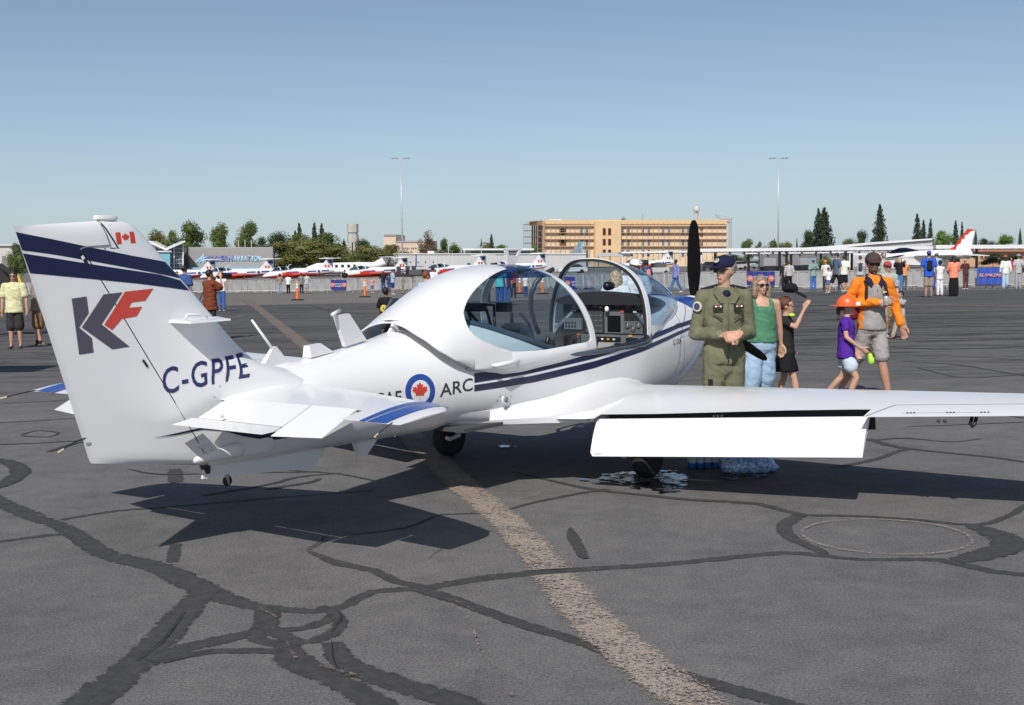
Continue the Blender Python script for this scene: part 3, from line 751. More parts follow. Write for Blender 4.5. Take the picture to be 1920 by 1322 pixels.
MLEAF = [(0,-.5),(.02,-.24),(.27,-.28),(.24,-.17),(.49,.04),(.42,.08),(.46,.24),(.31,.20),(.27,.26),(.16,.14),(.20,.38),(.10,.33),(0,.5)]
MLEAF = MLEAF+[(-a, b) for a, b in MLEAF[::-1][1:-1]]
def px_map(cx, cy, ax, ay, bx, by): return lambda p: (cx+p[0]*ax+p[1]*bx, cy+p[0]*ay+p[1]*by)
decal('flag_bar', [pix_poly([(216,436),(225,435.5),(228,457),(219,458)], FS)], FS, REDP, fino)
decal('flag_bar', [pix_poly([(242,434.5),(250.5,434.5),(254,455.5),(245,456)], FS)], FS, REDP, fino)
m_ = px_map(235, 445, 14.5, -1, -1.5, -17); decal('maple_leaf', [pix_poly([m_(p) for p in MLEAF], FS)], FS, REDP, fino)
NV = MAT('registration_blue', (.02,.025,.11), .35)
def side(x, z): return max(fus_y(x, z), fin_half(x, z) if x < -6 and z > .9 else 0)
def blend_side(x, z):
    a, b = fus_y(x, z), (fin_half(x, z) if z > 1.0 else 0); return max(a, b, .02)
# hinge line and gap pieces
def strip_on(name, pts, wd, surf, mat, parent, off=.0042):
    fs = []; pr = None
    P = [on_surf(a, b, surf) for a, b in pts]; S = []
    for a, b in zip(P[:-1], P[1:]):
        m = max(2, int((Vector(b)-Vector(a)).length/.06))
        S += [(Vector(a)+(Vector(b)-Vector(a))*i/m, (Vector(b)-Vector(a)).normalized()) for i in range(m+1)]
    for c, d in S:
        n = Vector((-d.y, d.x))*wd/2; e, f = c+n, c-n
        a = (e.x, surf(e.x, e.y)+off, e.y); b = (f.x, surf(f.x, f.y)+off, f.y)
        if pr: fs.append([pr[0], a, b, pr[1]])
        pr = (a, b)
    return faces_obj(name, fs, mat, parent, False)
faces_obj('hinge_spar', [[(hinge_x(z), s*fin_half(hinge_x(z), z)*.93, z) for z, s in ((.6,1),(1.95,1),(1.95,-1),(.6,-1))]], flat((.05,.05,.055)), fino, False)
strip_on('hinge_gap', [(149,468),(158,463),(206,460),(199,440),(181,413)], .008, FS, flat((.22,.22,.24)), fino)
strip_on('bonding_strap', [(151,475),(163,497)], .022, FS, BLACK, fino, .006)
strip_on('bonding_strap', [(267,675),(276,688)], .016, FS, BLACK, fino, .006)
strip_on('bonding_strap', [(152,480),(156,486)], .018, FS, flat((.75,.75,.75)), fino, .008)
strip_on('placard', [(161,833),(170,831)], .014, FS, flat((.3,.3,.3)), rudo, .004)
# registration on fin root, decal stripes and lettering on body
text_decal('registration', 'C-GPFE', on_surf(305,741,blend_side), on_surf(467,708,blend_side), .168, blend_side, NV, fino, bold=.010, off=.002, res=.03, spacing=1.12)
# intake strake on the fin side
mb = MB(); q0, q1 = on_surf(318,603,FS), on_surf(398,597,FS)
y0 = FS(*q0)
mb.add([V(q0[0]-.01,-.0,q0[1]-.008),V(q1[0]+.06,0,q1[1]-.008),V(q1[0]-.0,y0+.15,q1[1]-.010),V(q0[0]+.03,y0+.17,q0[1]-.012),
        V(q0[0]-.01,-.0,q0[1]+.012),V(q1[0]+.06,0,q1[1]+.010),V(q1[0]-.0,y0+.145,q1[1]+.0),V(q0[0]+.03,y0+.165,q0[1]+.002)],
       [(0,3,2,1),(4,5,6,7),(0,1,5,4),(1,2,6,5),(2,3,7,6),(3,0,4,7)])
mb.build('spin_strake', WHITE, fino)
q = on_surf(345,597,FS); mb = MB(); mb.tube([V(q[0]-.07,y0+.10,q[1]+.0),V(q[0]-.06,y0+.10,q[1]+.025),V(q[0]+.08,y0+.10,q[1]+.022),V(q[0]+.10,y0+.10,q[1]-.0)], .009, 8); mb.build('strake_bracket', WHITE, fino, True)
# ---- tailplane
def stab(s):
    rings = []
    sta = [(.04,-5.86,-6.82),(.2,-5.88,-6.83),(.5,-5.96,-6.84),(.8,-6.04,-6.85),(1.1,-6.13,-6.86),(1.4,-6.22,-6.875),(1.6,-6.30,-6.885),(1.72,-6.37,-6.89),(1.78,-6.46,-6.89),(1.80,-6.56,-6.88)]
    for y, a, b in sta:
        z = .985; k = 1 if y < 1.75 else (.7 if y < 1.79 else .3)
        r = [(a+(b-a)*c, s*y, z+v*.8*(a-b)*k+(-.028*c)) for c, v in UP[::-1]]+[(a+(b-a)*c, s*y, z+v*.8*(a-b)*k-.028*c) for c, v in LO[1:-1]]
        rings.append(r)
    F = grid_faces(rings)+[[tuple(p) for p in rings[-1]]]
    # elevator cut-out: aft of the hinge line, inboard of 1.36
    hy = 1.34
    out = clip(F, lambda p: abs(p[1])-hy, 1)
    inn_ = clip(clip(F, lambda p: abs(p[1])-hy, -1), lambda p: p[0]+6.70, 1)
    st = faces_obj('tailplane', out+inn_, WHITE, ang=35)
    rows = [(.17,-6.705,.992,-7.13,.875),(.5,-6.705,.995,-7.12,.876),(.93,-6.705,.996,-7.11,.874)]
    def elev(rws, name, thick=.028):
        rg = []
        for y, hx, hz, tx, tz in rws:
            d = Vector((tx-hx, tz-hz)); n = Vector((-d.y, d.x)).normalized(); n = n if n.y > 0 else -n
            r = []
            for c in (0,.06,.2,.5,.8,1): r.append((hx+d.x*c, s*y, hz+d.y*c+thick*.12*(1-c)+.0))
            for c in (1,.8,.5,.2,.06,0): r.append((hx+d.x*c, s*y, hz+d.y*c-thick*2*(1-c)*(1 if c > 0 else .6)-.002))
            rg.append(r)
        F = grid_faces(rg)+[[tuple(p) for p in rg[0]], [tuple(p) for p in rg[-1]]]
        return faces_obj(name, F, WHITE, st, ang=30)
    e = elev([(.17,-6.71,.990,-6.95,.898),(.93,-6.71,.994,-6.95,.895)], 'elevator')
    elev([(.13,-6.96,.895,-7.12,.872),(.93,-6.96,.892,-7.105,.868)], 'trim_tab', .008)
    elev([(.940,-6.71,.994,-7.05,.852),(1.31,-6.71,.993,-7.0,.862)], 'elevator')
    for yy in (.42,):
        for d in (0,.03):
            mb = MB(); mb.tube([V(-6.93,s*(yy+d),.88),V(-6.95,s*(yy+d),.84),V(-7.0,s*(yy+d),.87)], .006, 6); mb.build('tab_rod', flat((.5,.5,.5),.4), st)
    mb = MB(); mb.tube([V(-6.96,s*.42,.925),V(-6.99,s*.42,.93)], .012, 6); mb.build('tab_hinge', WHITE, st)
    def gsurf(name, pts, mat, off=.003):
        return None
    # navy stripes near the tip, painted along the chord
    def sz(x, y):
        for i in range(len(sta)-1):
            if sta[i][0] <= y <= sta[i+1][0]: break
        t = (y-sta[i][0])/(sta[i+1][0]-sta[i][0]); a = sta[i][1]+(sta[i+1][1]-sta[i][1])*t; b = sta[i][2]+(sta[i+1][2]-sta[i][2])*t
        c = max(0, min(1, (a-x)/(a-b))); j = max(j for j in range(len(UP)-1) if UP[j][0] <= c+1e-9); u = (c-UP[j][0])/(UP[j+1][0]-UP[j][0]); v = UP[j][1]+(UP[j+1][1]-UP[j][1])*u
        return .985+v*.8*(a-b)-.028*c
    for (ya, yb), (yc, yd) in (((1.475,1.565),(1.49,1.535)), ((1.585,1.725),(1.55,1.70))):
        fs = []; M = 10; N_ = 4
        def pt(i, j):
            u = i/M; v = j/N_; x = -6.24-.02+(-6.885+6.26)*u; f0 = yc+(ya-yc)*(1-u); f1 = yd+(yb-yd)*(1-u)
            y = f0+(f1-f0)*v; x = min(x, -6.16-.3*(y-1.1)); return (x, s*y, sz(x, y)+.003)
        for i in range(M):
            for j in range(N_): fs.append([pt(i,j), pt(i+1,j), pt(i+1,j+1), pt(i,j+1)])
        faces_obj('tailplane_stripe', fs, BLUE, st)
    for a, b in (((-6.875,1.68,.955),(-6.95,1.71,.90)),):
        mb = MB(); mb.tube([V(-6.80,s*1.70,.96),V(-6.89,s*1.74,.962),V(-7.06,s*1.80,.93)], .004, 5); mb.build('static_wick', BLACK, st)
        mb = MB(); mb.tube([V(-7.06,s*1.80,.93),V(-7.11,s*1.82,.92)], .0045, 5); mb.build('static_wick_tip', flat((.7,.62,.45)), st)
    return st
stab(1); stab(-1)
mb = MB(); mb.tube([V(-7.64,0,.845),V(-7.72,0.01,.83),V(-7.80,.015,.80)], .004, 5); mb.build('static_wick', BLACK, rudo)
mb = MB(); mb.tube([V(-7.80,.015,.80),V(-7.84,.02,.785)], .0045, 5); mb.build('static_wick_tip', flat((.7,.62,.45)), rudo)
# tail cone swoosh stripe under the tailplane, exhaust fairing, ventral fin
def bs(x, z): return max(fus_y(x, z), .0) if x > hinge_x(z) else fin_half(x, z)
decal('tail_swoosh', [pix_poly([(284,822),(330,812),(380,801),(430,796),(520,800),(600,806),(560,818),(505,826),(480,822),(455,818),(420,808),(380,805),(330,815)], bs)], bs, NAVY, air, res=.03, off=.005)
mb = MB()
mb.cap(V(-6.88,.05,.61), V(-6.60,.11,.64), .026, .05, 12); mb.build('tail_fairing', WHITE, air, True)
mb = MB(); mb.loft([[V(x, .0+s*y, z) for x, z in ((-6.80,.47),(-6.78,.56),(-5.65,.56),(-5.80,.40))] for s, y in ((1,.008),(-1,.008))]); mb.build('ventral_fin', WHITE, air)
mb = MB(); mb.tube([V(-6.60,.0,.47),V(-6.585,0,.40)], [.02,.012], 6); mb.build('tail_skid', METAL, air)
mb = MB(); mb.T = Matrix.Translation(V(-6.59,0,.425)) @ Matrix.Rotation(pi/2, 4, 'X'); mb.lathe([(.014,-.010),(.032,-.010),(.037,0),(.032,.010),(.014,.010)], 20); mb.build('tail_wheel', RUBBER, air, True)
mb = MB(); mb.loft([[V(-6.785,.02*s,.60), V(-6.80,.02*s,.55), V(-6.77,.02*s,.50), V(-6.745,.02*s,.50),V(-6.74,.02*s,.60)] for s in (-1,1)]); mb.build('rudder_hinge', BLACK, air)
mb = MB(); mb.tube([V(-6.87,.01,.60),V(-6.80,.05,.602),V(-6.74,.06,.60)], [.012,.02,.012], 8); mb.build('control_horn', WHITE, air, True)
mb = MB(); mb.loft([[V(-6.97,.035,.70),V(-6.83,.04,.72),V(-6.80,.04,.66)],[V(-6.90,.075,.70),V(-6.84,.08,.715),V(-6.83,.07,.68)]]); mb.build('hinge_cover', WHITE, air)
# belly antenna
mb = MB(); mb.loft([[V(-5.42,0,.55),V(-5.18,0,.55),V(-5.16,.05,.55),V(-5.40,.05,.55)],[V(-5.38,.015,.42),V(-5.30,.015,.42),V(-5.28,.03,.42),V(-5.36,.03,.42)]]); mb.build('belly_antenna', WHITE, air)
# ---- spine aerials
def blade_ant(name, pts, th=.012):
    mb = MB(); mb.loft([[V(p[0], s*th, p[1]) for p in pts] for s in (1, -1)]); return mb.build(name, WHITE, air)
P_ = lambda a, b: atY(a, b, 0)
mb = MB(); a, b = P_(472,600), P_(528,678); mb.tube([V(a[0],0,a[1]),V(b[0],0,b[1])], [.008,.013], 8); mb.build('whip_antenna', WHITE, air, True)
mb = MB(); mb.loft([[V(-6.30,0.03,1.12),V(-6.30,-.03,1.12),V(-6.0,-.01,1.15),V(-6.0,.01,1.15)],[V(-6.16,.012,1.29),V(-6.16,-.012,1.29),V(-6.13,-.006,1.29),V(-6.13,.006,1.29)]]); mb.build('antenna_base', WHITE, air)
mb = MB(); mb.loft([[V(-5.84,.045,1.19),V(-5.84,-.045,1.19),V(-5.60,-.03,1.215),V(-5.60,.03,1.215)],[V(-5.84,.03,1.275),V(-5.84,-.03,1.275),V(-5.72,-.02,1.285),V(-5.72,.02,1.285)]]); mb.build('transponder_antenna', WHITE, air)
blade_ant('blade_antenna', [P_(645,650),P_(684,637),P_(652,588),P_(627,592)], .018)
mb = MB(); a, b = P_(614,590), P_(646,582); mb.tube([V(a[0],.05,a[1]),V(b[0],-.05,b[1])], .014, 8); mb.build('antenna_cap', WHITE, air, True)
# ---- side decals
def FY(x, z): return fus_y(x, z)
BLK = MAT('letter_black', (.03,.03,.035), .4)
def circ_px(cx, cy, rx, ry, n=40, k=1): return [(cx+rx*k*cos(2*pi*i/n), cy+ry*k*sin(2*pi*i/n)) for i in range(n)]
def ring_polys(outer, inner):
    n = len(outer); return [[outer[i], outer[(i+1)%n], inner[(i+1)%n], inner[i]] for i in range(n)]
o_ = pix_poly(circ_px(787.5,733,28,32), FY); i_ = pix_poly(circ_px(788,734,18,22), FY)
decal('roundel_ring', ring_polys(o_, i_), FY, BLUE, air, res=.05)
m_ = px_map(787, 733, 30, -1, 0, -34); decal('roundel_leaf', [pix_poly([m_(p) for p in MLEAF], FY)], FY, REDP, air, res=.05)
text_decal('lettering', 'ARC', on_surf(824,745,FY), on_surf(886,732,FY), .10, FY, BLK, air, bold=.012)
text_decal('lettering', 'RCAF', on_surf(684,766,FY), on_surf(751,757,FY), .10, FY, BLK, air, bold=.012)
MASK = lambda x, z: FY(x, z)
decal('body_stripe', [pix_poly([(889,700),(1000,686),(1115,658),(1205,633),(1272,607),(1300,597),(1300,606),(1272,615),(1205,644),(1115,672),(1000,699),(889,718)], FY)], FY, NAVY, air, res=.1, label='upper navy side stripe')
decal('body_stripe', [pix_poly([(889,722),(1000,704),(1115,677),(1205,650),(1272,621),(1300,610),(1300,615),(1272,628),(1205,659),(1115,690),(1000,717),(889,734)], FY)], FY, NAVY, air, res=.1, label='lower navy side stripe')
text_decal('model_letter', 'G', on_surf(1262,648,FY), on_surf(1265.5,647,FY), .055, FY, BLK, air, bold=.01)
text_decal('model_number', '120A', on_surf(1267.5,646.5,FY), on_surf(1278,643,FY), .055, FY, BLK, air, bold=.01)
text_decal('maker_lettering', 'GROB', on_surf(1268,615,FY), on_surf(1278,611,FY), .038, FY, BLK, air, bold=.01)
decal('maker_emblem', [pix_poly([(1262,616),(1264.5,609),(1267,615)],FY)], FY, BLK, air)
a_ = on_surf(947,749,FY)
mb = MB(); yy = FY(*a_); mb.T = Matrix.Translation(V(a_[0], yy+.001, a_[1])) @ Matrix.Rotation(pi/2, 4, 'X'); mb.lathe([(.045,-.002),(.05,.004),(.036,.006)], 20); mb.build('port_ring', WHITE, air, True)
mb = MB(); mb.T = Matrix.Translation(V(a_[0], yy+.004, a_[1])) @ Matrix.Rotation(pi/2, 4, 'X'); mb.lathe([(.0,.0),(.024,.0),(.024,.008),(.0,.009)], 16); mb.build('vent_port', flat((.2,.2,.2)), air, True)
strip_on('cowl_seam', [(1283,572),(1279,610),(1275,640),(1272,680),(1264,700)], .006, FY, DARK, air)
# cowl cooling exit under the body
mb = MB(); mb.loft([[V(-1.5,.30,.45),V(-1.5,.10,.40),V(-1.18,.10,.36),V(-1.12,.32,.47),V(-1.15,.40,.56)],[V(-1.52,.28,.50),V(-1.52,.10,.5),V(-1.2,.1,.5),V(-1.14,.30,.56),V(-1.17,.36,.62)]]); mb.build('cooling_exit', BLACK, air)
# ---- propeller
HUB = (-.05, 0, 1.285)
prop = empty('propeller', V(*HUB)); prop.parent = air
def pblade(a):
    rings = []
    for r, ch, th, tw in ((.12,.06,.05,60),(.2,.11,.04,50),(.3,.145,.028,40),(.45,.168,.02,32),(.62,.165,.016,26),(.78,.142,.013,21),(.88,.118,.01,18),(.94,.095,.008,17),(.975,.062,.006,16),(.99,.03,.004,16)):
        q = radians(tw); rg = []
        for k in range(14):
            t = 2*pi*k/14; c = ch*.43*cos(t); h = th/2*sin(t)
            rg.append(Vector((-c*sin(q)+h*cos(q), c*cos(q)+h*sin(q), r)))
        rings.append(rg)
    mb = MB(); mb.T = Matrix.Rotation(radians(a), 4, 'X'); mb.loft(rings)
    return mb.build('blade', MAT('prop_black', (.006,.006,.007), .85, spec=.05), prop, True, 60)
for a in (0, 120, 240): pblade(a)
mb = MB(); mb.T = Matrix.Translation((-.10,0,0)) @ Matrix.Rotation(pi/2, 4, 'Y')
mb.lathe([(.175,0),(.175,.06),(.165,.16),(.15,.26),(.09,.35),(.03,.39),(.002,.395)], 28); mb.build('spinner', WHITE, prop, True, 50)
# ---- landing gear
def gear(s, y, x=-2.95, wr=.19):
    t = empty('main_gear', V(x, s*y, 0)); t.parent = air
    mb = MB(); mb.T = Matrix.Translation((0,0,wr)) @ Matrix.Rotation(pi/2, 4, 'X')
    mb.lathe([(.10,-.065),(.145,-.072),(.175,-.06),(.188,-.03),(.19,0),(.188,.03),(.175,.06),(.145,.072),(.10,.065)], 36); mb.build('tyre', RUBBER, t, True)
    mb = MB(); mb.T = Matrix.Translation((0,0,wr)) @ Matrix.Rotation(pi/2, 4, 'X')
    mb.lathe([(.0,-.045),(.04,-.05),(.05,-.035),(.09,-.04),(.105,-.06),(.105,.06),(.09,.04),(.05,.035),(.04,.05),(.0,.045)], 28); mb.build('rim', flat((.72,.72,.72), .4, .3), t, True, 40)
    mb = MB(); mb.tube([(.0,s*.10,wr),(.02,s*.11,wr+.1),(.06,s*.06,.45),(.08,0,.62)], [.03,.032,.035,.04], 10); mb.build('gear_leg', WHITE, t, True)
    mb = MB(); mb.tube([(-.02,s*.13,wr+.02),(-.16,s*.13,wr+.0),(-.20,s*.13,wr+.02)], [.024,.022,.02], 8); mb.build('torque_link', WHITE, t, True)
    mb = MB(); mb.loft([[Vector((a, s*.15, b)) for a, b in ((-.16,.55),(.14,.55),(.10,.27),(-.08,.25))], [Vector((a, s*.165, b)) for a, b in ((-.16,.55),(.14,.55),(.10,.27),(-.08,.25))]]); mb.build('gear_door', WHITE, t)
    mb = MB(); mb.tube([(.05,s*.08,.25),(.0,s*.085,.35),(.03,s*.07,.5)], .008, 6); mb.build('brake_line', BLACK, t, True)
    return t
gear(1, 1.09); gear(-1, 1.09)
ng = empty('nose_gear', V(-1.05, 0, 0)); ng.parent = air
mb = MB(); mb.T = Matrix.Translation((0,0,.17)) @ Matrix.Rotation(pi/2, 4, 'X'); mb.lathe([(.08,-.05),(.13,-.06),(.165,-.04),(.17,0),(.165,.04),(.13,.06),(.08,.05)], 30); mb.build('tyre', RUBBER, ng, True)
mb = MB(); mb.T = Matrix.Translation((0,0,.17)) @ Matrix.Rotation(pi/2, 4, 'X'); mb.lathe([(0,-.04),(.085,-.055),(.085,.055),(0,.04)], 20); mb.build('rim', flat((.72,.72,.72), .4), ng, True)
mb = MB(); mb.tube([(0,.09,.17),(0,.09,.32),(.05,0,.36),(.10,0,.62)], .028, 10); mb.build('gear_leg', WHITE, ng, True)
# ================================================================ COCKPIT: WINDSHIELD, CANOPY, INTERIOR
TINT = GLASS('tinted_glass', (.70,.81,.86)); WTINT = GLASS('windshield_glass', (.62,.74,.84)); SHADE = GLASS('blue_sunband_glass', (.10,.20,.42)); CLEAR = GLASS('clear_glass', (.80,.86,.88))
FRAMEC = MAT('seal_black', (.02,.021,.024), .5)
# windshield: arch (rear edge) to base line (front edge)
def arch(q, o=0):                              # q 0 starboard sill .. pi port sill
    x = -2.04+.06*sin(q)-.38*sin(q)**3*.0-.16*max(0, sin(q))**6
    return (-1.985-.02*cos(q)**2-.17*sin(q)**5-o, .55*(1 if cos(q) > 0 else -1)*abs(cos(q))**.80, 1.10+.765*abs(sin(q))**.72)
def wbase(q): return (-1.50+.68*sin(q)**1.2, .47*(1 if cos(q) > 0 else -1)*abs(cos(q))**.9, 1.25+.235*sin(q))
NQ = 48
ws = []
for i in range(NQ+1):
    q = pi*i/NQ; q = min(max(q, 1e-4), pi-1e-4)
    a, b = Vector(arch(q)), Vector(wbase(q)); m = (a+b)/2+Vector((.05*sin(q)+.0, .05*cos(q), .11*sin(q)+.04))
    ws.append([tuple((1-t)**2*a+2*t*(1-t)*m+t*t*b) for t in [k/14 for k in range(15)]])
WF = [[ws[i][j], ws[i+1][j], ws[i+1][j+1], ws[i][j+1]] for i in range(NQ) for j in range(14)]
def ang_of(p): return 0
frame_w = [[ws[i][j], ws[i+1][j], ws[i+1][j+1], ws[i][j+1]] for i in range(NQ) for j in range(14) if j < 1]
# the white band is 6 cm wide behind the glass edge, the glass fills the rest above the coaming
band = []; glassf = []
for i in range(NQ):
    for j in range(14):
        f = [ws[i][j], ws[i+1][j], ws[i+1][j+1], ws[i][j+1]]
        glassf.append(f)
low = lambda p: p[2]-(1.235+max(0, (p[0]+1.72))*.30)
lowb = [f for f in clip(glassf, low, -1)]
glassf = clip(glassf, low, 1)
wind = faces_obj('windshield', glassf, WTINT)
faces_obj('windshield_base', lowb, WHITE, wind)
rg = []
for i in range(NQ+1):
    q = min(max(pi*i/NQ, 1e-4), pi-1e-4); a = Vector(arch(q)); n = Vector((0, cos(q), sin(q))); d = Vector(ws[i][2])-Vector(ws[i][0]); d = d.normalized() if d.length else Vector((1,0,0))
    w0, w1 = .012, .055
    rg.append([tuple(a-d*w0+n*.010), tuple(a+d*w1+n*.010), tuple(a+d*w1-n*.012), tuple(a-d*w0-n*.012)])
faces_obj('windshield_arch', grid_faces(rg), WHITE, wind, ang=30)
rg = []
for i in range(NQ+1):
    q = min(max(pi*i/NQ, 1e-4), pi-1e-4); a = Vector(arch(q)); n = Vector((0, cos(q), sin(q)))
    rg.append([tuple(a+Vector((-.030,0,0))+n*.002), tuple(a+Vector((.0,0,0))+n*.002), tuple(a+Vector((.0,0,0))-n*.022), tuple(a+Vector((-.030,0,0))-n*.022)])
faces_obj('arch_seal', grid_faces(rg), FRAMEC, wind, ang=30)
# sill corner
mb = MB(); mb.tube([V(-2.95,.578,1.070),V(-2.3,.578,1.088),V(-2.1,.572,1.10),V(-2.02,.56,1.14)], .014, 8); mb.build('sill_seal', FRAMEC, air, True)
# canopy, slid back
CAN = [#  x     ztop  zlow   w     wz
 (-5.2,1.30,.90,.36,1.08),(-5.0,1.400,.90,.42,1.10),(-4.94,1.43,.90,.435,1.10),(-4.8,1.505,.91,.47,1.11),(-4.65,1.58,.92,.495,1.12),(-4.5,1.65,.94,.52,1.13),(-4.3,1.73,.965,.545,1.14),(-4.1,1.785,.965,.565,1.14),
 (-3.8,1.825,.985,.583,1.13),(-3.5,1.828,1.005,.59,1.14),(-3.2,1.812,1.03,.59,1.15),(-2.94,1.79,1.05,.585,1.15)]
def can_ring(x, n=40, s=1.0, lean=True):
    zt, zl, w_, wz = pchip(CAN, x); out = []
    ex = 1-.14*sstep(-4.9, -3.9, x)
    for k in range(n+1):
        q = pi*k/n; c, d = cos(q), sin(q)
        y = w_*(1 if c > 0 else -1)*abs(c)**ex; z = wz+(zt-wz)*abs(d)**ex
        out.append((x, y*s, wz+(z-wz)*s))
    lo = (x, w_*.975*s, zl); mid = (x, w_*s, (zl+wz)/2)
    lo2 = (x, -w_*.975*s, zl); mid2 = (x, -w_*s, (zl+wz)/2)
    out = [lo, mid]+out+[mid2, lo2]
    # the front edge leans back at the top
    if lean:
        t = sstep(-3.5, -2.94, x)
        out = [(p[0]-t*.27*max(0, (p[2]-1.1)/.7)**1.3, p[1], p[2]) for p in out]
    return out
cx_ = [-5.2+(5.2-2.94)*i/120 for i in range(121)]
CF = grid_faces([can_ring(x, 80) for x in cx_], False)
XE = [(.97,-4.25),(.986,-4.40),(1.007,-4.51),(1.07,-4.69),(1.146,-4.83),(1.20,-4.91),(1.26,-4.96),(1.34,-5.005),(1.40,-5.0),(1.424,-4.94),(1.432,-5.4),(1.6,-5.4)]
CF = clip(CF, lambda p: p[0]-(pchip(XE, p[2])[0]-(9 if p[0] > -4.2 else 0)), 1)
# window outline in side view: smooth closed curve through traced points (x, z)
WIN_R = [(1.100,-3.48),(1.103,-3.72),(1.115,-3.93),(1.145,-4.10),(1.20,-4.32),(1.27,-4.49),(1.35,-4.61),(1.45,-4.68),(1.55,-4.66),(1.65,-4.55),(1.73,-4.40),(1.78,-4.22),(1.84,-3.95)]
def wlow(x):                                   # lower edge of the pane forward of the bulge
    return 1.10+.055*sstep(-3.5, -3.05, x)
def frontx(z): return -3.03-.27*max(0, (z-1.1)/.7)**1.3
def can_q(p):
    zt, zl, w_, wz = pchip(CAN, p[0]); return atan2((p[2]-wz)/(zt-wz), max(abs(p[1])/w_, 1e-4))
def can_y(x, z):
    zt, zl, w_, wz = pchip(CAN, x); ex = 1-.14*sstep(-4.9, -3.9, x); u = min(1, max(0, (z-wz)/(zt-wz)))**(1/ex); return w_*sqrt(max(0, 1-u*u))**ex
WQ = []
for a_ in ((985,663),(955,658),(930,650),(908,640),(890,628),(876,610),(870,590),(873,572),(880,558),(892,542),(908,527),(928,513),(950,504)):
    x_, z_ = on_surf(a_[0], a_[1], can_y); WQ.append((can_q((x_, can_y(x_, z_), z_)), x_))
for k in range(len(WQ)-2, -1, -1): WQ[k] = (min(WQ[k][0], WQ[k+1][0]-.004), WQ[k][1])
WQ.append((pi/2+.01, WQ[-1][1]+.06))
def winf(p):
    x, y, z = p
    if z < 1.10: return -1+min(0, z-1.10)
    a = x-pchip(WQ, can_q(p))[0]
    b = (frontx(z)-x)
    c = (z-wlow(x))*2
    return min(a, b, c)
white = clip(CF, winf, -1); pane = clip(CF, winf, 1)
cano = faces_obj('canopy', white, WHITE, ang=60)
cano.modifiers.new('s', 'SOLIDIFY').thickness = .012; cano.modifiers['s'].offset = -1
cg = faces_obj('canopy_glass', clip(pane, lambda p: p[2]-1.715, -1), TINT, cano, ang=60)
faces_obj('canopy_sunband', clip(pane, lambda p: p[2]-1.715, 1), SHADE, cano, ang=60)
# panel painted black for shade under the hood tail, and its white guide strut
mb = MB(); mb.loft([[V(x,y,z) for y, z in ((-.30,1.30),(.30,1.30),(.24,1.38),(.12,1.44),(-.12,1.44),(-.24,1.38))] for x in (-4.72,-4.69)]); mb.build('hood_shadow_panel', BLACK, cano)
mb = MB(); mb.loft([[V(-4.99,-.015,1.31),V(-4.90,-.015,1.31),V(-4.84,-.01,1.43),V(-4.90,-.01,1.425)],[V(-4.99,.015,1.31),V(-4.90,.015,1.31),V(-4.84,.01,1.43),V(-4.90,.01,1.425)]]); mb.build('guide_strut', WHITE, cano)
# handles
mb = MB(); yb = .60
mb.tube([V(-4.40,yb-.05,1.045),V(-4.385,yb-.005,1.05),V(-4.36,yb+.015,1.055),V(-4.15,yb+.015,1.065),V(-4.125,yb-.005,1.062),V(-4.11,yb-.05,1.06)], [.016,.018,.02,.02,.018,.016], 10)
mb.build('canopy_handle', WHITE, cano, True)
P = [P_(946,500), P_(968,500), P_(977,467), P_(944,468)]
mb = MB()
o_ = [P_(948,499), P_(964,499), P_(976,466), P_(947,467)]
def slab(name, pts, y0, y1, mat, par): m_ = MB(); m_.prism(pts, lambda p: V(p[0], y0, p[1]), lambda p: V(p[0], y1, p[1])); return m_.build(name, mat, par)
def L2(a, b, t): return (a[0]+(b[0]-a[0])*t, a[1]+(b[1]-a[1])*t)
A_, B_, C_, D_ = P_(952,502), P_(961,502), P_(977,466), P_(946,467)
slab('aerial_blade', [A_, B_, L2(B_,C_,.62), L2(A_,D_,.62)], -.012, .012, WHITE, cano)
slab('aerial_blade', [L2(A_,D_,.62), L2(L2(A_,D_,.62),L2(B_,C_,.62),.18), L2(D_,C_,.15), D_], -.012, .012, WHITE, cano)
slab('aerial_blade', [L2(L2(A_,D_,.62),L2(B_,C_,.62),.82), L2(B_,C_,.62), C_, L2(D_,C_,.85)], -.012, .012, WHITE, cano)
slab('aerial_top', [L2(A_,D_,.92), L2(B_,C_,.92), C_, D_], -.0125, .0125, WHITE, cano)
slab('aerial_mesh', [L2(A_,D_,.70), L2(B_,C_,.70), L2(B_,C_,.82), L2(A_,D_,.82)], -.004, .004, flat((.3,.3,.3)), cano)
a_ = P_(957,504)
mb = MB(); mb.T = Matrix.Translation(V(a_[0], 0, a_[1]-.004)); mb.lathe([(.06,-.02),(.055,.004),(.03,.01)], 20); mb.build('aerial_foot', WHITE, cano, True, 40)
# interior --------------------------------------------------------
PAN = MAT('panel_black', (.018,.018,.02), .55); SEATM = MAT('seat_cloth', (.03,.04,.075), .9, var=(20,.3), bump=(40,.4)); GRY = flat((.13,.135,.14), .55)
mb = MB(); mb.box(-4.7, -1.5, -.50, .50, .55, .58); mb.build('cockpit_floor', flat((.06,.06,.065), .9), air)
mb = MB(); mb.loft([[V(-4.66,y,z) for y, z in ((-.30,.6),(.30,.6),(.40,1.05),(.30,1.32),(-.30,1.32),(-.40,1.05))],[V(-4.62,y,z) for y, z in ((-.30,.6),(.30,.6),(.40,1.05),(.30,1.32),(-.30,1.32),(-.40,1.05))]]); mb.build('rear_bulkhead', flat((.10,.10,.11), .8), air)
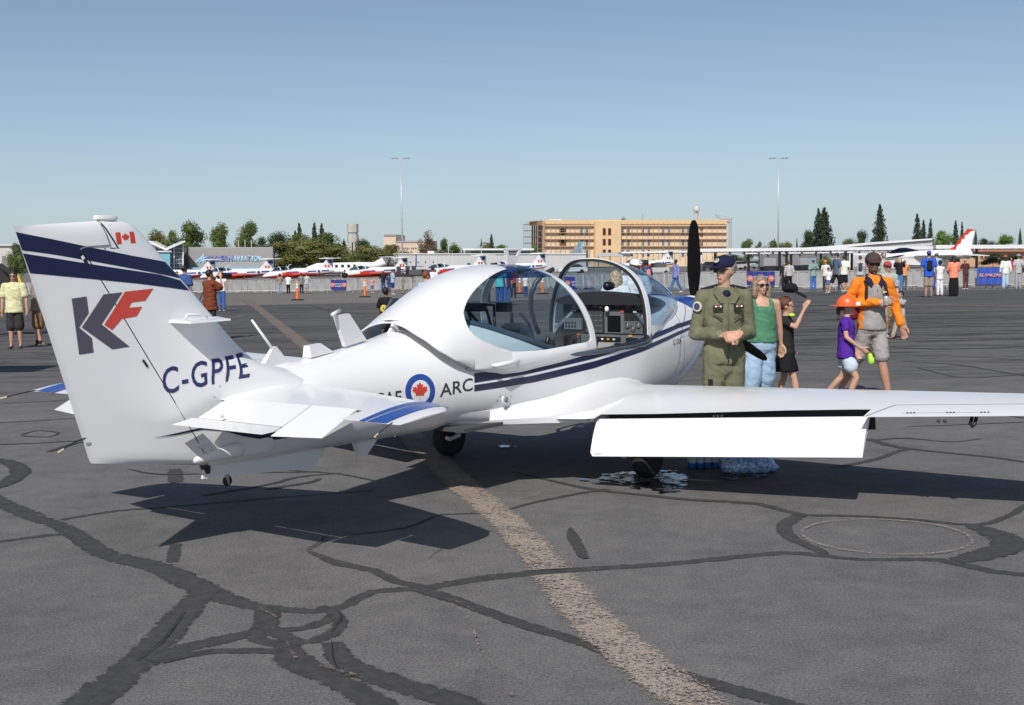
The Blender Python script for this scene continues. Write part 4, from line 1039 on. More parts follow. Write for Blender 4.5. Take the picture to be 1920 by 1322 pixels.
# glareshield
rg = []
for x, z, h in ((-1.98,1.545,.50),(-1.90,1.555,.49),(-1.55,1.53,.42),(-1.2,1.49,.30)):
    rg.append([(x, h*sin(t)*1.0, z-.06*(1-cos(t))*1.5) for t in [-pi/2+pi*k/12 for k in range(13)]]+[(x, h*.9, z-.12), (x, -h*.9, z-.12)])
faces_obj('glareshield', grid_faces(rg)+[rg[0]], PAN, ang=40)
pn = empty('instrument_panel', V(-1.90, 0, 0)); pn.parent = air
def pb(name, y0, y1, z0, z1, mat, d=.01, x=0): mb = MB(); mb.box(x-d, x, -y1, -y0, z0, z1); o = mb.build(name, mat, pn); return o
pb('panel_board', -.47, .47, 1.0, 1.50, PAN, .02, .02)
pb('lower_panel', -.30, .47, 1.055, 1.135, GRY, .012)
pb('switch_row', -.08, .20, 1.07, 1.115, BLACK, .006, -.013)
pb('cassette_slot', .26, .40, 1.075, 1.11, BLACK, .006, -.013)
pb('radio_surround', .02, .235, 1.15, 1.375, GRY, .012)
pb('display_screen', .055, .20, 1.165, 1.32, MAT('screen_glass', (.005,.005,.006), .12), .006, -.013)
pb('gauge_plate', .235, .44, 1.15, 1.27, flat((.10,.105,.11)), .010)
pb('radio_stack', -.20, .0, 1.15, 1.37, flat((.05,.05,.055)), .012)
for k in range(4):
    for j in range(4): pb('radio_button', -.19+.05*j, -.165+.05*j, 1.165+.05*k, 1.175+.05*k, flat((.16,.16,.16)), .004, -.013)
pb('switch_box', -.44, -.24, 1.18, 1.29, GRY, .03)
for k in range(4):
    for j in range(2): pb('breaker', -.42+.035*k, -.405+.035*k, 1.20+.035*j, 1.22+.035*j, BLACK, .006, -.032)
def gauge(y, z, r):
    mb = MB(); mb.T = Matrix.Translation((-.0, -y, z)) @ Matrix.Rotation(-pi/2, 4, 'Y'); mb.lathe([(r,.0),(r,.022),(r*.86,.024),(r*.84,.016),(.001,.015)], 20); g_ = mb.build('gauge', flat((.10,.10,.105), .35), pn, True, 30)
    mb = MB(); mb.T = Matrix.Translation((0, -y, z)); mb.box(-.019, -.017, -r*.06, r*.06, -.1*r, r*.65); mb.build('needle', flat((.85,.85,.85)), g_)
for y, z, r in ((.28,1.23,.028),(.34,1.20,.028),(.40,1.235,.03),(.29,1.44,.045),(.41,1.42,.045),(.17,1.44,.04),(.05,1.44,.04),(-.08,1.43,.04),(.44,1.31,.03),(-.33,1.40,.045),(-.20,1.43,.04)): gauge(y, z, r)
mb = MB(); mb.T = Matrix.Translation((-.06,-.075,1.385)); mb.ball((0,0,0), (.022,.022,.028), 14, 10); mb.build('lamp_knob', flat((.8,.8,.78), .3), pn, True)
for k in range(4): 
    mb = MB(); mb.box(-.03, -.012, .055-.065*k, .075-.065*k, 1.085, 1.10); mb.build('toggle', [flat((.7,.12,.04)), flat((.75,.75,.75)), flat((.85,.35,.05)), flat((.7,.7,.7))][k], pn)
mb = MB(); mb.tube([(-.02,-.02,1.06),(-.06,-.02,1.02)], .008, 6); mb.ball((-.07,-.02,1.0), .02, 8, 6); mb.build('throttle_lever', flat((.6,.1,.05)), pn, True)
mb = MB(); mb.loft([[V(-2.05,-.12,.62),V(-2.05,.14,.62),V(-1.92,.14,1.06),V(-1.92,-.12,1.06)],[V(-2.75,-.10,.6),V(-2.75,.12,.6),V(-2.70,.12,.80),V(-2.70,-.10,.80)]]); mb.build('centre_console', flat((.30,.30,.29), .7), air)
for s in (-1, 1):
    y = .27*s
    st = empty('seat', V(-3.3, y, 0)); st.parent = air
    mb = MB(); mb.cap((-.10,0,.70), (.42,0,.76), .085, .08, 14, 2.6, up=(0,1,0)); mb.build('seat_cushion', SEATM, st, True)
    mb = MB(); mb.cap((-.12,0,.80), (-.42,0,1.30), .06, .045, 14, 3.2, up=(0,1,0)); mb.build('backrest', SEATM, st, True)
    mb = MB(); mb.cap((-.44,-.04,1.30), (-.44,.04,1.30), .050, .050, 12, .7); mb.build('headrest', flat((.02,.02,.025), .8), st, True)
    for t in (-.09, .09):
        mb = MB(); mb.tube([(-.40,t*.5,1.42),(-.34,t,1.33),(-.20,t,1.02),(-.02,t*1.4,.80)], .014, 6); mb.build('harness_strap', flat((.03,.035,.05), .7), st, True)
    mb = MB(); mb.box(-.05, .03, -.03, .03, .79, .83); mb.build('buckle', flat((.6,.06,.04)), st)
    mb = MB(); mb.tube([V(-2.55,y,.60),V(-2.60,y,.85),V(-2.50,y,1.02)], [.014,.013,.012], 8); mb.cap(V(-2.50,y,1.0), V(-2.46,y,1.12), .020, .024, 10); mb.build('control_stick', BLACK, air, True)
for y0, y1 in ((-.28,.36),):
    mb = MB(); mb.tube([V(-4.1,-.34,1.25),V(-3.9,-.25,1.47),V(-3.78,-.05,1.49),V(-3.78,.1,1.49),V(-3.9,.2,1.25)], .012, 6); mb.build('harness_bar', BLACK, air, True)
# headset and sun visor hanging inside
mb = MB(); mb.tube([V(-3.9,-.30,1.70),V(-3.9,-.26,1.60),V(-3.88,-.20,1.57)], .035, 8); mb.build('visor', BLACK, air, True)
pts = [atY(a, b, -.53) for a, b in ((1020,505),(1003,515),(994,530),(991,552),(995,580),(1002,605),(1012,630))]
mb = MB(); mb.tube([V(p[0], -.53+.10*max(0, (p[1]-1.45)/.3), p[1]) for p in pts], .024, 8); mb.build('windshield_post', flat((.05,.06,.075), .4), air, True)
# people reflections come from the real glass; compass on the arch top
mb = MB(); mb.cap(V(-1.75,-.05,1.60), V(-1.68,-.05,1.60), .045, .04, 12); mb.build('compass', BLACK, air, True)

# black roll bar, belts and levers that fill the cabin behind the seats
for y in (-.30,-.12,.08): mb = MB(); mb.tube([V(-3.86,y,1.46),V(-3.78,y+.04,1.15),V(-3.70,y+.06,.95)], .012, 6); mb.build('belt', BLACK, air, True)
mb = MB(); mb.cbox(V(-3.80,-.10,1.47), (.08,.22,.07)); mb.build('belt_reel', BLACK, air); mb = MB(); mb.cbox(V(-3.72,.16,1.47), (.07,.12,.08)); mb.build('belt_reel', BLACK, air)
mb = MB(); mb.loft([[V(x,y,z) for x, z in ((-4.55,1.38),(-4.40,1.56),(-4.34,1.56),(-4.30,1.30))] for y in (-.50,-.47)]); mb.build('rear_post', flat((.06,.07,.09)), air)
mb = MB(); mb.loft([[V(-2.95,y,z) for y, z in ((-.56,.75),(-.50,1.05),(-.53,1.10),(-.57,1.05))],[V(-2.05,y,z) for y, z in ((-.55,.75),(-.48,1.08),(-.50,1.16),(-.55,1.10))]]); mb.build('side_pocket', flat((.10,.105,.12)), air)
mb = MB(); mb.cap(V(-2.9,.25,.92), V(-2.86,.25,1.0), .03, .03, 10); mb.build('harness_knob', flat((.55,.05,.04)), air, True)
for y in (-.42,-.33,-.25): mb = MB(); mb.tube([V(-1.93,y,1.12),V(-2.02,y+.02,1.06),V(-1.98,y+.05,.98)], .006, 5); mb.build('cable', BLACK, air, True)
for k, (y, z) in enumerate(((.10,1.44),(.22,1.36),(-.02,1.40),(.36,1.36),(-.14,1.12),(.31,1.13),(.42,1.10),(-.28,1.13))):
    mb = MB(); mb.cbox((-.016,-y,z), (.008,.035,.018)); mb.build('indicator', [flat((.45,.45,.45)),flat((.6,.1,.05)),flat((.5,.35,.1))][k % 3], pn)
# NO STEP placard on the flap
def fl_pt(u, v, o=.004):                       # u spanwise metres from 1.065, v metres up from the trailing edge
    t_ = (1.065+u-1.05)/2.07; hx, hz = -3.625+.42*t_, .575+.110*t_; a = radians(64); s = .318-v
    return V(hx-cos(a)*s-sin(a)*o, 1.065+u, hz-sin(a)*s+cos(a)*o)
fs = [[tuple(fl_pt(0,.012)), tuple(fl_pt(.075,.012)), tuple(fl_pt(.075,.07)), tuple(fl_pt(0,.07))]]
pl = faces_obj('placard', fs, flat((.55,.56,.57)), flap_s, False, conv=False)
for wd, v0 in (('NO',.044),('STEP',.018)):
    me = text_mesh(wd, 1, .01); xs_ = [v.co.x for v in me.vertices]; ys_ = [v.co.y for v in me.vertices]; w_ = .055 if wd == 'STEP' else .028
    for v in me.vertices: v.co = fl_pt(.0375-w_/2+w_*(v.co.x-min(xs_))/(max(xs_)-min(xs_)), v0+.019*(v.co.y-min(ys_))/(max(ys_)-min(ys_)), .0055)
    me.materials.clear(); mkobj('placard_word', me, flap_s, flat((.12,.12,.12)))
# fasteners and seams
def dot(name, px, py, r, surf=FY, mat=None, par=air):
    a = on_surf(px, py, surf); P = [(a[0]+r*cos(2*pi*k/8), a[1]+r*sin(2*pi*k/8)) for k in range(8)]; decal(name, [P], surf, mat or flat((.18,.18,.19)), par, res=1, off=.003)
for p in ((1276,632),(1277,646),(1275,664),(1273,680),(1284,627),(1289,626),(1240,566),(932,751),(957,743),(957,757),(937,743)): dot('fastener', p[0], p[1], .006)
for p in ((412,724),(424,716),(402,745),(408,752),(196,466)): dot('fastener', p[0], p[1], .005, blend_side, None, fino)
strip_on('panel_seam', [(1277,632),(1289,629)], .004, FY, flat((.4,.4,.4)), air)
# ================================================================ FAR BUILDINGS
class Face:                                    # an upright wall through two pixel columns at given depths
    def __init__(s, pa, da, pb, db):
        A, B = atD(pa, da), atD(pb, db); s.A = Vector((A.x, A.y)); s.B = Vector((B.x, B.y)); d = (s.B-s.A).normalized()
        s.d = d; s.n = Vector((d.y, -d.x))
        if s.n.y > 0: s.n = -s.n
    def pt(s, px, py, off=0):
        r = ray(px, py); den = r.x*s.n.x+r.y*s.n.y; t = (s.A.dot(s.n))/den
        p = Vector((r.x*t, r.y*t, CAMH+r.z*t)); return p+Vector((s.n.x, s.n.y, 0))*off
    def box(s, mb, x0, x1, y0, y1, a, b, zb=None):
        P = []
        for o in (a, b):
            for px, py in ((x0, y0), (x1, y0), (x1, y1), (x0, y1)):
                q = s.pt(px, py); 
                if zb is not None and py == y1: q.z = zb
                P.append(q+Vector((s.n.x, s.n.y, 0))*o)
        return mb.add(P, [(0,1,2,3),(7,6,5,4),(0,4,5,1),(1,5,6,2),(2,6,7,3),(3,7,4,0)])
    def part(s, name, mat, par, x0, x1, y0, y1, a=0, b=.2, zb=None):
        mb = MB(); s.box(mb, x0, x1, y0, y1, a, b, zb); return mb.build(name, mat, par)
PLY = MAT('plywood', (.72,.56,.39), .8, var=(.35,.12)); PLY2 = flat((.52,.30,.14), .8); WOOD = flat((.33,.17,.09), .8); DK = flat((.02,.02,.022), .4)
PANE = MAT('far_window', (.10,.13,.18), .12, spec=.7)
def wins(F, par, cols, rows, w, mat=PANE, frame=flat((.42,.44,.50)), a=.0, sill=True):
    for y0, y1 in rows:
        for x in cols:
            f = F.part('window', frame, par, x-w/2, x+w/2, y0, y1, a, a+.12)
            F.part('pane', mat, f, x-w/2+.6, x+w/2-.6, y0+.8, y1-.8, a+.12, a+.16)
# wooden apartment block under construction
ob = empty('apartment_block', onD(1180, 340), 0, 'tan timber apartment block under construction wrapped in scaffold ledges', 'building')
def wpart(name, mat, F, *a, **k): return F.part(name, mat, None, *a, **k)
FA = Face(1018, 330, 1362, 352); FL = Face(995, 352, 1018, 330)
class PF:                                      # wrapper that parents in world space
    pass
def reparent(root):
    inv = Matrix.Translation(root.location) @ Matrix.Rotation(root.rotation_euler.z, 4, 'Z'); inv = inv.inverted()
    for o in root.children:
        o.data.transform(inv) if o.data and not o.get('_done') else None
        for k in o.children: k.data.transform(inv)
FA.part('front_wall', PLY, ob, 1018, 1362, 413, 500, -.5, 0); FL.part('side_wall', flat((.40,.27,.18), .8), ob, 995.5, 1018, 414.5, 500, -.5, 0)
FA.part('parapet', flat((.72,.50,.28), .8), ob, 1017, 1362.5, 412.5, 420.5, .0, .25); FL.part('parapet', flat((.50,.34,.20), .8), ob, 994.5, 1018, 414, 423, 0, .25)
mb = MB(); q = [FA.pt(1018,413,-1), FA.pt(1362,413,-1)]; mb.add([q[0], q[1], q[1]+Vector((6,22,0)), q[0]+Vector((-4,22,0))], [(0,1,2,3)]); mb.build('roof', flat((.6,.58,.55)), ob)
for x0, x1 in ((1018,1112),(1160,1362)):
    for y in (423.5,436,448,461.5): 
        FA.part('scaffold_plank', flat((.46,.29,.17), .8), ob, x0, x1, y, y+1.3, .1, .75)
        FA.part('guard_board', flat((.60,.38,.20), .8), ob, x0, x1, y-4.2, y-3.8, .68, .74)
for x in list(range(1021, 1112, 9))+list(range(1162, 1362, 10)): FA.part('scaffold_pole', flat((.45,.30,.20)), ob, x, x+.45, 417, 490, .76, .82)
FA.part('stair_bay', MAT('plywood_pale', (.72,.50,.29), .8, var=(.3,.06)), ob, 1112, 1160, 415, 500, .0, 1.5)
ROWS = [(428,441),(448,460),(468,481)]
wins(FA, ob, [1090,1100,1167,1178,1205,1216,1243,1254,1280,1290], ROWS, 5, a=.02)
wins(FA, ob, [1128,1138], ROWS, 5.5, flat((.04,.02,.015)), flat((.30,.12,.06)), a=1.52)
wins(FA, ob, [1055], ROWS[:2], 13, flat((.02,.015,.012)), WOOD, a=.02)
wins(FA, ob, [1315], [(427,433),(435,444),(454,464)], 5, flat((.015,.015,.015)), WOOD, a=.02)
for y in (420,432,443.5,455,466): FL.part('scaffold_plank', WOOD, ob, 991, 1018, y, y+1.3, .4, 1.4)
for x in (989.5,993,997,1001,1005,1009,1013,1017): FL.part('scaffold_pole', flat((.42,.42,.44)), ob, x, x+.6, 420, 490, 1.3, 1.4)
for k in range(8): FL.part('window_opening', flat((.20,.22,.28)), ob, 1000+4*(k % 4), 1002.4+4*(k % 4), 426+13*(k//4)*1.0, 434+13*(k//4), .02, .08)
FA.part('roof_unit', flat((.7,.68,.66)), ob, 1042, 1064, 410, 413.5, -8, -4)
# corrugated FBO building with the sign
FM = Face(345, 228, 513, 224); fb = empty('terminal_building', onD(430, 228), 0, 'low corrugated grey building with raised MODERN AVIATION sign', 'building')
FM.part('wall', flat((.16,.155,.15), .7), fb, 352, 513, 465, 512, -.6, 0)
for k in range(19):
    y = 463.6+k*2.0; FM.part('siding_board', MAT('siding', (.42,.41,.40), .6) if k == 0 else bpy.data.materials['siding'], fb, 354.5, 512.5, y, y+1.35, .0, .28)
FM.part('dark_pier', flat((.07,.065,.07), .7), fb, 346, 355, 465, 512, .0, .9)
FM.part('base_band', flat((.04,.10,.20), .5), fb, 355, 519, 504, 512, .1, .9); FM.part('base_awning', flat((.28,.48,.66), .5), fb, 355, 521, 501.5, 504.3, .1, 1.6)
def sign(body, F, x0, x1, y0, y1, mat, par, off, depth=.12, name='sign_lettering', shadow=None):
    """each glyph a raised letter"""
    me = text_mesh(body, 1.0, .012); xs_ = [v.co.x for v in me.vertices]; ys_ = [v.co.y for v in me.vertices]; bx0, bx1, by0, by1 = min(xs_), max(xs_), min(ys_), max(ys_)
    bm = bmesh.new(); bm.from_mesh(me)
    r = bmesh.ops.extrude_face_region(bm, geom=bm.faces[:]); nv = {v for v in r['geom'] if isinstance(v, bmesh.types.BMVert)}
    for v in bm.verts:
        u = (v.co.x-bx0)/(bx1-bx0); t = (v.co.y-by0)/(by1-by0); v.co = F.pt(x0+(x1-x0)*u, y1+(y0-y1)*t, off+(depth if v in nv else 0))
    bmesh.ops.recalc_face_normals(bm, faces=bm.faces); bm.to_mesh(me); bm.free(); me.materials.clear(); return mkobj(name, me, par, mat)
def letters(body, F, x0, x1, y0, y1, mat, par, off, depth=.12, name='sign_letter'):
    n = len(body); w = (x1-x0)/n
    for i, ch in enumerate(body):
        if ch == ' ': continue
        k = .35 if ch == 'I' else .86
        sign(ch, F, x0+w*i+w*(1-k)/2, x0+w*i+w*(1+k)/2, y0, y1, mat, par, off, depth, name)
letters('MODERN', FM, 387.5, 439, 479.5, 490, flat((.16,.22,.50), .4), fb, .35, .12)
letters('AVIATION', FM, 440, 491, 479.5, 490, flat((.40,.62,.85), .4), fb, .35, .12)
for P in ([(369,490),(382,479),(383.5,481),(371,492)],[(374,491),(383,485),(384,487),(376,493)],[(382,476),(384,476),(384,493),(382,493)],[(378,485),(388,482),(388,484),(378,487)]):
    mb = MB(); mb.prism(P, lambda p: FM.pt(p[0], p[1], .3), lambda p: FM.pt(p[0], p[1], .45)); mb.build('sign_emblem', flat((.35,.58,.82), .4), fb)
# butterfly-roofed glass entrance
ge = empty('entrance_pavilion', onD(320, 222), 0, 'glass pavilion with white butterfly roof left of the corrugated building', 'building')
FE = Face(250, 218, 347, 222)
def poly(name, F, P, a, b, mat, par): mb = MB(); mb.prism(P, lambda p: F.pt(p[0], p[1], a), lambda p: F.pt(p[0], p[1], b)); return mb.build(name, mat, par)
poly('glass_wall', FE, [(262,462),(309,468),(343,458),(344,510),(262,510)], -1.5, -1.2, MAT('entrance_glass', (.05,.08,.13), .08, spec=.8), ge)
poly('roof', FE, [(310,466.5),(345,451.5),(347,453.5),(310,469.8)], -3, .6, WHITE, ge)
poly('roof', FE, [(262,450),(284,452.5),(310,466.5),(310,469.8),(283,458),(262,456)], -3, .6, WHITE, ge)
poly('roof_deck', FE, [(270,450),(284,452.6),(309,466),(318,462),(300,452)], -6, -3.01, flat((.42,.40,.38)), ge)
for x in (327.5, 344.5): poly('mullion', FE, [(x-1,458),(x+1,457),(x+1,510),(x-1,510)], -1.2, -.6, WHITE, ge)
for y in (466,473,480,487,494,501): poly('transom', FE, [(312,y),(344,y-.5),(344,y+.3),(312,y+.8)], -1.2, -1.05, flat((.55,.57,.6)), ge)
for x in (317,322,333,339): poly('mullion', FE, [(x-.3,463),(x+.3,463),(x+.3,510),(x-.3,510)], -1.2, -1.05, flat((.3,.32,.35)), ge)
poly('side_room', FE, [(296,472),(316,472),(316,510),(296,510)], -.9, 1.5, flat((.20,.48,.60), .3), ge); poly('side_room_roof', FE, [(294,470.5),(318,470.5),(318,473),(294,473)], -1, 1.8, flat((.72,.70,.68)), ge)
for x in (448.5,460.5,472.5):
    t = empty('flagpole', onD(x, 240), 0, {448.5:'leftmost',460.5:'middle',472.5:'rightmost'}[x]+' of three bare white flagpoles behind the corrugated building', 'flagpole', 'flagpoles')
    mb = MB(); p = onD(x, 240); mb.tube([(0,0,0),(0,0,zD(x,451,240)-p.z)], [.09,.05], 6); mb.build('pole', WHITE, t); mb = MB(); mb.ball((0,0,zD(x,451,240)-p.z), .1, 6, 5); mb.build('finial', WHITE, t)
# long grey hangar
FH = Face(718, 236, 1100, 232); hb_ = empty('long_hangar', onD(900, 236), 0, 'long low pale grey metal hangar with round portholes and blue stripe', 'building')
FH.part('wall', MAT('hangar_metal', (.46,.46,.47), .5, var=(.3,.05)), hb_, 718, 1098, 476, 512, -14, 0)
for k in range(48):
    x = 718.5+k*7.93; FH.part('wall_panel', bpy.data.materials['hangar_metal'], hb_, x, x+7.3, 477, 512, .0, .05)
FH.part('blue_stripe', flat((.08,.10,.22)), hb_, 779, 781.5, 477, 499, .05, .12)
FH.part('roof_edge', flat((.6,.6,.6)), hb_, 717.5, 1098.5, 475.2, 477, -.1, .25)
for x in (769.5,784,798,812.5):
    P = [(x+1.25*cos(2*pi*k/12), 491.5+1.25*sin(2*pi*k/12)) for k in range(12)]; poly('porthole', FH, P, .05, .12, DK, hb_)
for x0, x1 in ((720,724),(726,730),(876,882),(905,912),(920,932),(955,970),(985,1010)): FH.part('door', flat((.05,.06,.07)), hb_, x0, x1, 493, 512, .05, .10)
FH.part('air_conditioner', flat((.62,.62,.62)), hb_, 800, 812, 470.5, 476, -4, -1)
# green glazed building and others behind
FG = Face(872, 300, 1002, 298); gb = empty('glazed_building', onD(940, 300), 0, 'low white roofed building with green glazed band behind the long hangar', 'building')
FG.part('wall', flat((.5,.5,.49)), gb, 872, 1000, 470, 500, -6, 0); FG.part('roof', flat((.70,.70,.68)), gb, 868, 1002, 466, 469.3, -7, 1.2)
for k in range(16): FG.part('window', MAT('green_glass', (.12,.22,.21), .15) if k == 0 else bpy.data.materials['green_glass'], gb, 884+7*k, 890+7*k, 470.3, 475, .0, .1)
FB = Face(720, 430, 800, 425); bb = empty('beige_office_block', onD(760, 430), 0, 'beige office block with square tower far behind the light mast', 'building')
FB.part('tower', flat((.60,.47,.36)), bb, 720, 743, 441, 492, -8, .5); FB.part('tower_cap', flat((.25,.22,.22)), bb, 721, 742, 440, 444, -7.5, .6)
FB.part('wing', flat((.58,.46,.36)), bb, 743, 800, 454.5, 492, -10, 0); FB.part('roof', flat((.33,.31,.31)), bb, 744, 800, 451.5, 454.5, -10, .3)
wins(FB, bb, [749,757,761,765,772,776,780], [(464,467)], 3, DK, flat((.4,.3,.25)), .02); FB.part('glass_corner', flat((.30,.38,.42)), bb, 737, 744, 457, 470, .5, .8)
# concrete water tower
D_ = 330; tb = empty('concrete_tower', onD(663, D_), 0, 'octagonal grey concrete tower rising behind the trees', 'tower')
s_ = FPX/D_; z0 = onD(663, D_).z; mz = lambda y: zD(663, y, D_)-z0
CON = MAT('concrete', (.42,.41,.37), .8, var=(.5,.12))
for nm, y0, y1, r in (('tank', 436, 420, 10.6), ('shaft', 455, 440.5, 10.8)):
    mb = MB(); mb.lathe([(r/s_, mz(y0)), (r/s_, mz(y1))], 8); mb.build(nm, CON, tb)
mb = MB(); mb.lathe([(9.0/s_, mz(441)), (9.0/s_, mz(435.5))], 8); mb.build('gallery', flat((.33,.38,.44)), tb)
for k in range(8):
    a = 2*pi*(k+.5)/8; mb = MB(); r = 9.3/s_; mb.cbox((r*cos(a), r*sin(a), mz(478)/1), (.7,.7,2*(mz(455)-mz(478)))); mb.build('leg', CON, tb)
# white steel water tower and crane on the skyline
D_ = 800; s_ = FPX/D_; wt = empty('water_tower', onD(1306, D_), 0, 'small white steel water tower on thin legs above the timber block', 'tower'); z0 = onD(1306, D_).z; mz = lambda y: zD(1306, y, D_)-z0
mb = MB(); mb.lathe([(.5/s_, mz(399)), (5/s_, mz(396.5)), (6/s_, mz(394)), (6/s_, mz(389)), (3/s_, mz(386.8)), (.3/s_, mz(386))], 14); mb.build('tank', flat((.62,.56,.55)), wt)
mb = MB(); mb.tube([(0,0,0), (0,0,mz(398))], .35, 6); mb.build('riser', flat((.55,.5,.5)), wt)
for k in range(4): a = pi/4+k*pi/2; mb = MB(); mb.tube([(7/s_*cos(a), 7/s_*sin(a), 0), (5/s_*cos(a), 5/s_*sin(a), mz(394))], .25, 5); mb.build('leg', flat((.55,.5,.5)), wt)
D_ = 520; s_ = FPX/D_; cr = empty('tower_crane', onD(1369, D_), 0, 'thin reddish tower crane right of the timber block', 'crane'); z0 = onD(1369, D_).z; mz = lambda y: zD(1369, y, D_)-z0
CRM = flat((.40,.22,.20)); 
for dx in (-.5, .5): mb = MB(); mb.tube([(dx,0,0), (dx,0,mz(411))], .10, 4); mb.build('mast', CRM, cr)
for k in range(20): mb = MB(); z = mz(470)+(mz(412)-mz(470))*k/20; mb.tube([(-.5,0,z), (.5,0,z+.8)], .06, 4); mb.build('brace', CRM, cr)
mb = MB(); mb.tube([(-6.5,0,mz(402)), (-4,0,mz(410.5)), (2,0,mz(411)), (2.4,0,mz(411))], .12, 4); mb.build('jib', CRM, cr)
mb = MB(); mb.tube([(-6.5,0,mz(402)), (2.2,0,mz(410))], .05, 4); mb.build('jib_tie', CRM, cr)
mb = MB(); mb.cbox((1.6,0,mz(411.6)), (1.6,1,.5)); mb.build('counterweight', flat((.5,.5,.5)), cr)
# white hangar with the raked roof, and the sheds along the right
FW = Face(1480, 205, 1750, 198); wh = empty('white_hangar', onD(1650, 172), 0, 'white hangar with long raked roof behind the shade shelters', 'building')
HM = MAT('white_cladding', (.66,.66,.68), .4, var=(.4,.03))
poly('roof', FW, [(1480,466.3),(1560,461),(1640,454),(1748,447),(1748,450),(1640,458),(1560,466.3)], -10, .5, HM, wh)
poly('upper_wall', FW, [(1560,466),(1640,457.5),(1748,449.8),(1748,475),(1560,475)], -.3, 0, MAT('grey_cladding', (.50,.50,.52), .4), wh)
FW.part('wall', HM, wh, 1592, 1702, 470, 512, -6, .0); FW.part('hangar_door', flat((.45,.45,.46)), wh, 1600, 1640, 478, 512, .02, .12)
for x in range(1645, 1700, 8): FW.part('wall_rib', flat((.55,.55,.57)), wh, x, x+.8, 470, 512, .0, .08)
FS_ = Face(1425, 190, 1592, 188); gs = empty('grey_shed', onD(1510, 160), 0, 'dark grey shed in the shade under the shelters', 'building')
FS_.part('wall', flat((.16,.165,.18)), gs, 1425, 1590, 477, 512, -4, 0)
for x0, x1 in ((1432,1455),(1500,1530),(1540,1575)): FS_.part('shed_door', flat((.30,.30,.31)), gs, x0, x1, 484, 512, .02, .1)
for x in range(1460, 1500, 5): FS_.part('shed_panel', flat((.24,.24,.26)), gs, x, x+4, 480, 512, .02, .08)
def shelter(pa, da, pb, db, yt, yb, label, posts, depth=6, lamps=(), postcol=BLACK, n=16):
    F = Face(pa, da, pb, db); mid = onD((pa+pb)/2, (da+db)/2); r = empty('shade_shelter', mid, 0, label, 'shelter', 'shade shelters')
    y_ = lambda x: yt[0]+(yt[1]-yt[0])*(x-pa)/(pb-pa)
    poly('roof', F, [(pa, y_(pa)), (pb, y_(pb)), (pb, y_(pb)+(yb)), (pa, y_(pa)+yb)], -depth, .0, HM, r)
    for k in range(n):
        x = pa+(pb-pa)*(k+.5)/n; poly('roof_purlin', F, [(x-.4, y_(x)+yb), (x+.4, y_(x)+yb), (x+.4, y_(x)+yb+1.4), (x-.4, y_(x)+yb+1.4)], -depth, .1, flat((.6,.6,.62)), r)
    for x in posts:
        p = F.pt(x, y_(x)+yb, -.4); mb = MB(); mb.tube([(p.x,p.y,gz(p.x,p.y)), (p.x,p.y,p.z)], .20 if postcol is BLACK else .13, 6); mb.build('post', postcol, r)
    for x in lamps:
        p = F.pt(x, y_(x)+yb+1, -.2); mb = MB(); mb.T = Matrix.Translation(p-Vector((0,0,.35))); mb.lathe([(.20,0),(.15,.17),(.05,.32),(.03,.5)], 8); mb.build('pendant_lamp', BLACK, r)
    return r
shelter(1165, 180, 1318, 180, (472,470), 3.2, 'white flat shade shelter behind the propeller', [1167,1245,1316], lamps=(1185,1215,1260,1290), postcol=WHITE)
shelter(1300, 172, 1765, 172, (466.5,461.5), 6.0, 'longest white shade shelter with black posts and pendant lamps', [1342,1463,1476,1587,1683], lamps=list(range(1315,1760,27)), n=40)
shelter(1395, 182, 1600, 180, (474,472), 2.5, 'lower white shade shelter with slim posts behind the longest one', [1404,1484,1540,1598], lamps=(1410,1440,1470,1500,1530,1560,1590), n=20)
shelter(1755, 170, 1990, 168, (459.5,458.5), 7.0, 'white shade shelter at the right edge behind the fighter jet', [1833,1945], lamps=(1770,1800), n=18)
FR = Face(1112, 190, 1172, 188); cr_ = empty('corrugated_shelter', onD(1140, 190), 0, 'grey corrugated low shelter below the timber block', 'shelter')
poly('roof', FR, [(1116,478),(1128,474),(1166,474),(1166,480.5),(1116,481.5)], -5, 0, flat((.42,.43,.44)), cr_)
for k in range(12): poly('roof_rib', FR, [(1119+4*k,477.5),(1120+4*k,477.5),(1120+4*k,481),(1119+4*k,481)], .0, .1, flat((.55,.55,.56)), cr_)
for x in (1120,1142,1163): FR.part('post', DK, cr_, x, x+.8, 481, 500, -.5, -.3)
FN = Face(1060, 260, 1096, 250); an = empty('angular_annex', onD(1078, 255), 0, 'grey angular annex with blue glass corner in front of the timber block', 'building')
poly('wall', FN, [(1062,482),(1084,456),(1086,500),(1062,500)], -.4, 0, flat((.45,.47,.50)), an); poly('glass_corner', FN, [(1084,453),(1090,453),(1090,500),(1084,500)], -.4, .1, flat((.25,.42,.52), .2), an)
FT = Face(1825, 210, 1960, 205); tb2 = empty('brown_buildings', onD(1880, 208), 0, 'brown low building behind hedges at the right edge', 'building')
FT.part('wall', flat((.50,.30,.18)), tb2, 1800, 1960, 470, 500, -6, 0); FT.part('roof', flat((.35,.16,.10)), tb2, 1800, 1962, 468, 472, -7, .8)
wins(FT, tb2, [1815,1828,1841,1880,1895,1910], [(477,484)], 6, DK, flat((.6,.45,.3)), .02)
FQ = Face(-40, 150, 27, 150); lb = empty('pale_building', onD(0, 150), 0, 'plain pale building at the left edge behind the fin', 'building')
FQ.part('wall', flat((.50,.48,.45)), lb, -40, 25, 461, 512, -8, 0); FQ.part('roof', flat((.6,.58,.55)), lb, -41, 26, 458.5, 461, -8, .3); FQ.part('door', flat((.2,.2,.2)), lb, 4, 10, 480, 512, .0, .1)
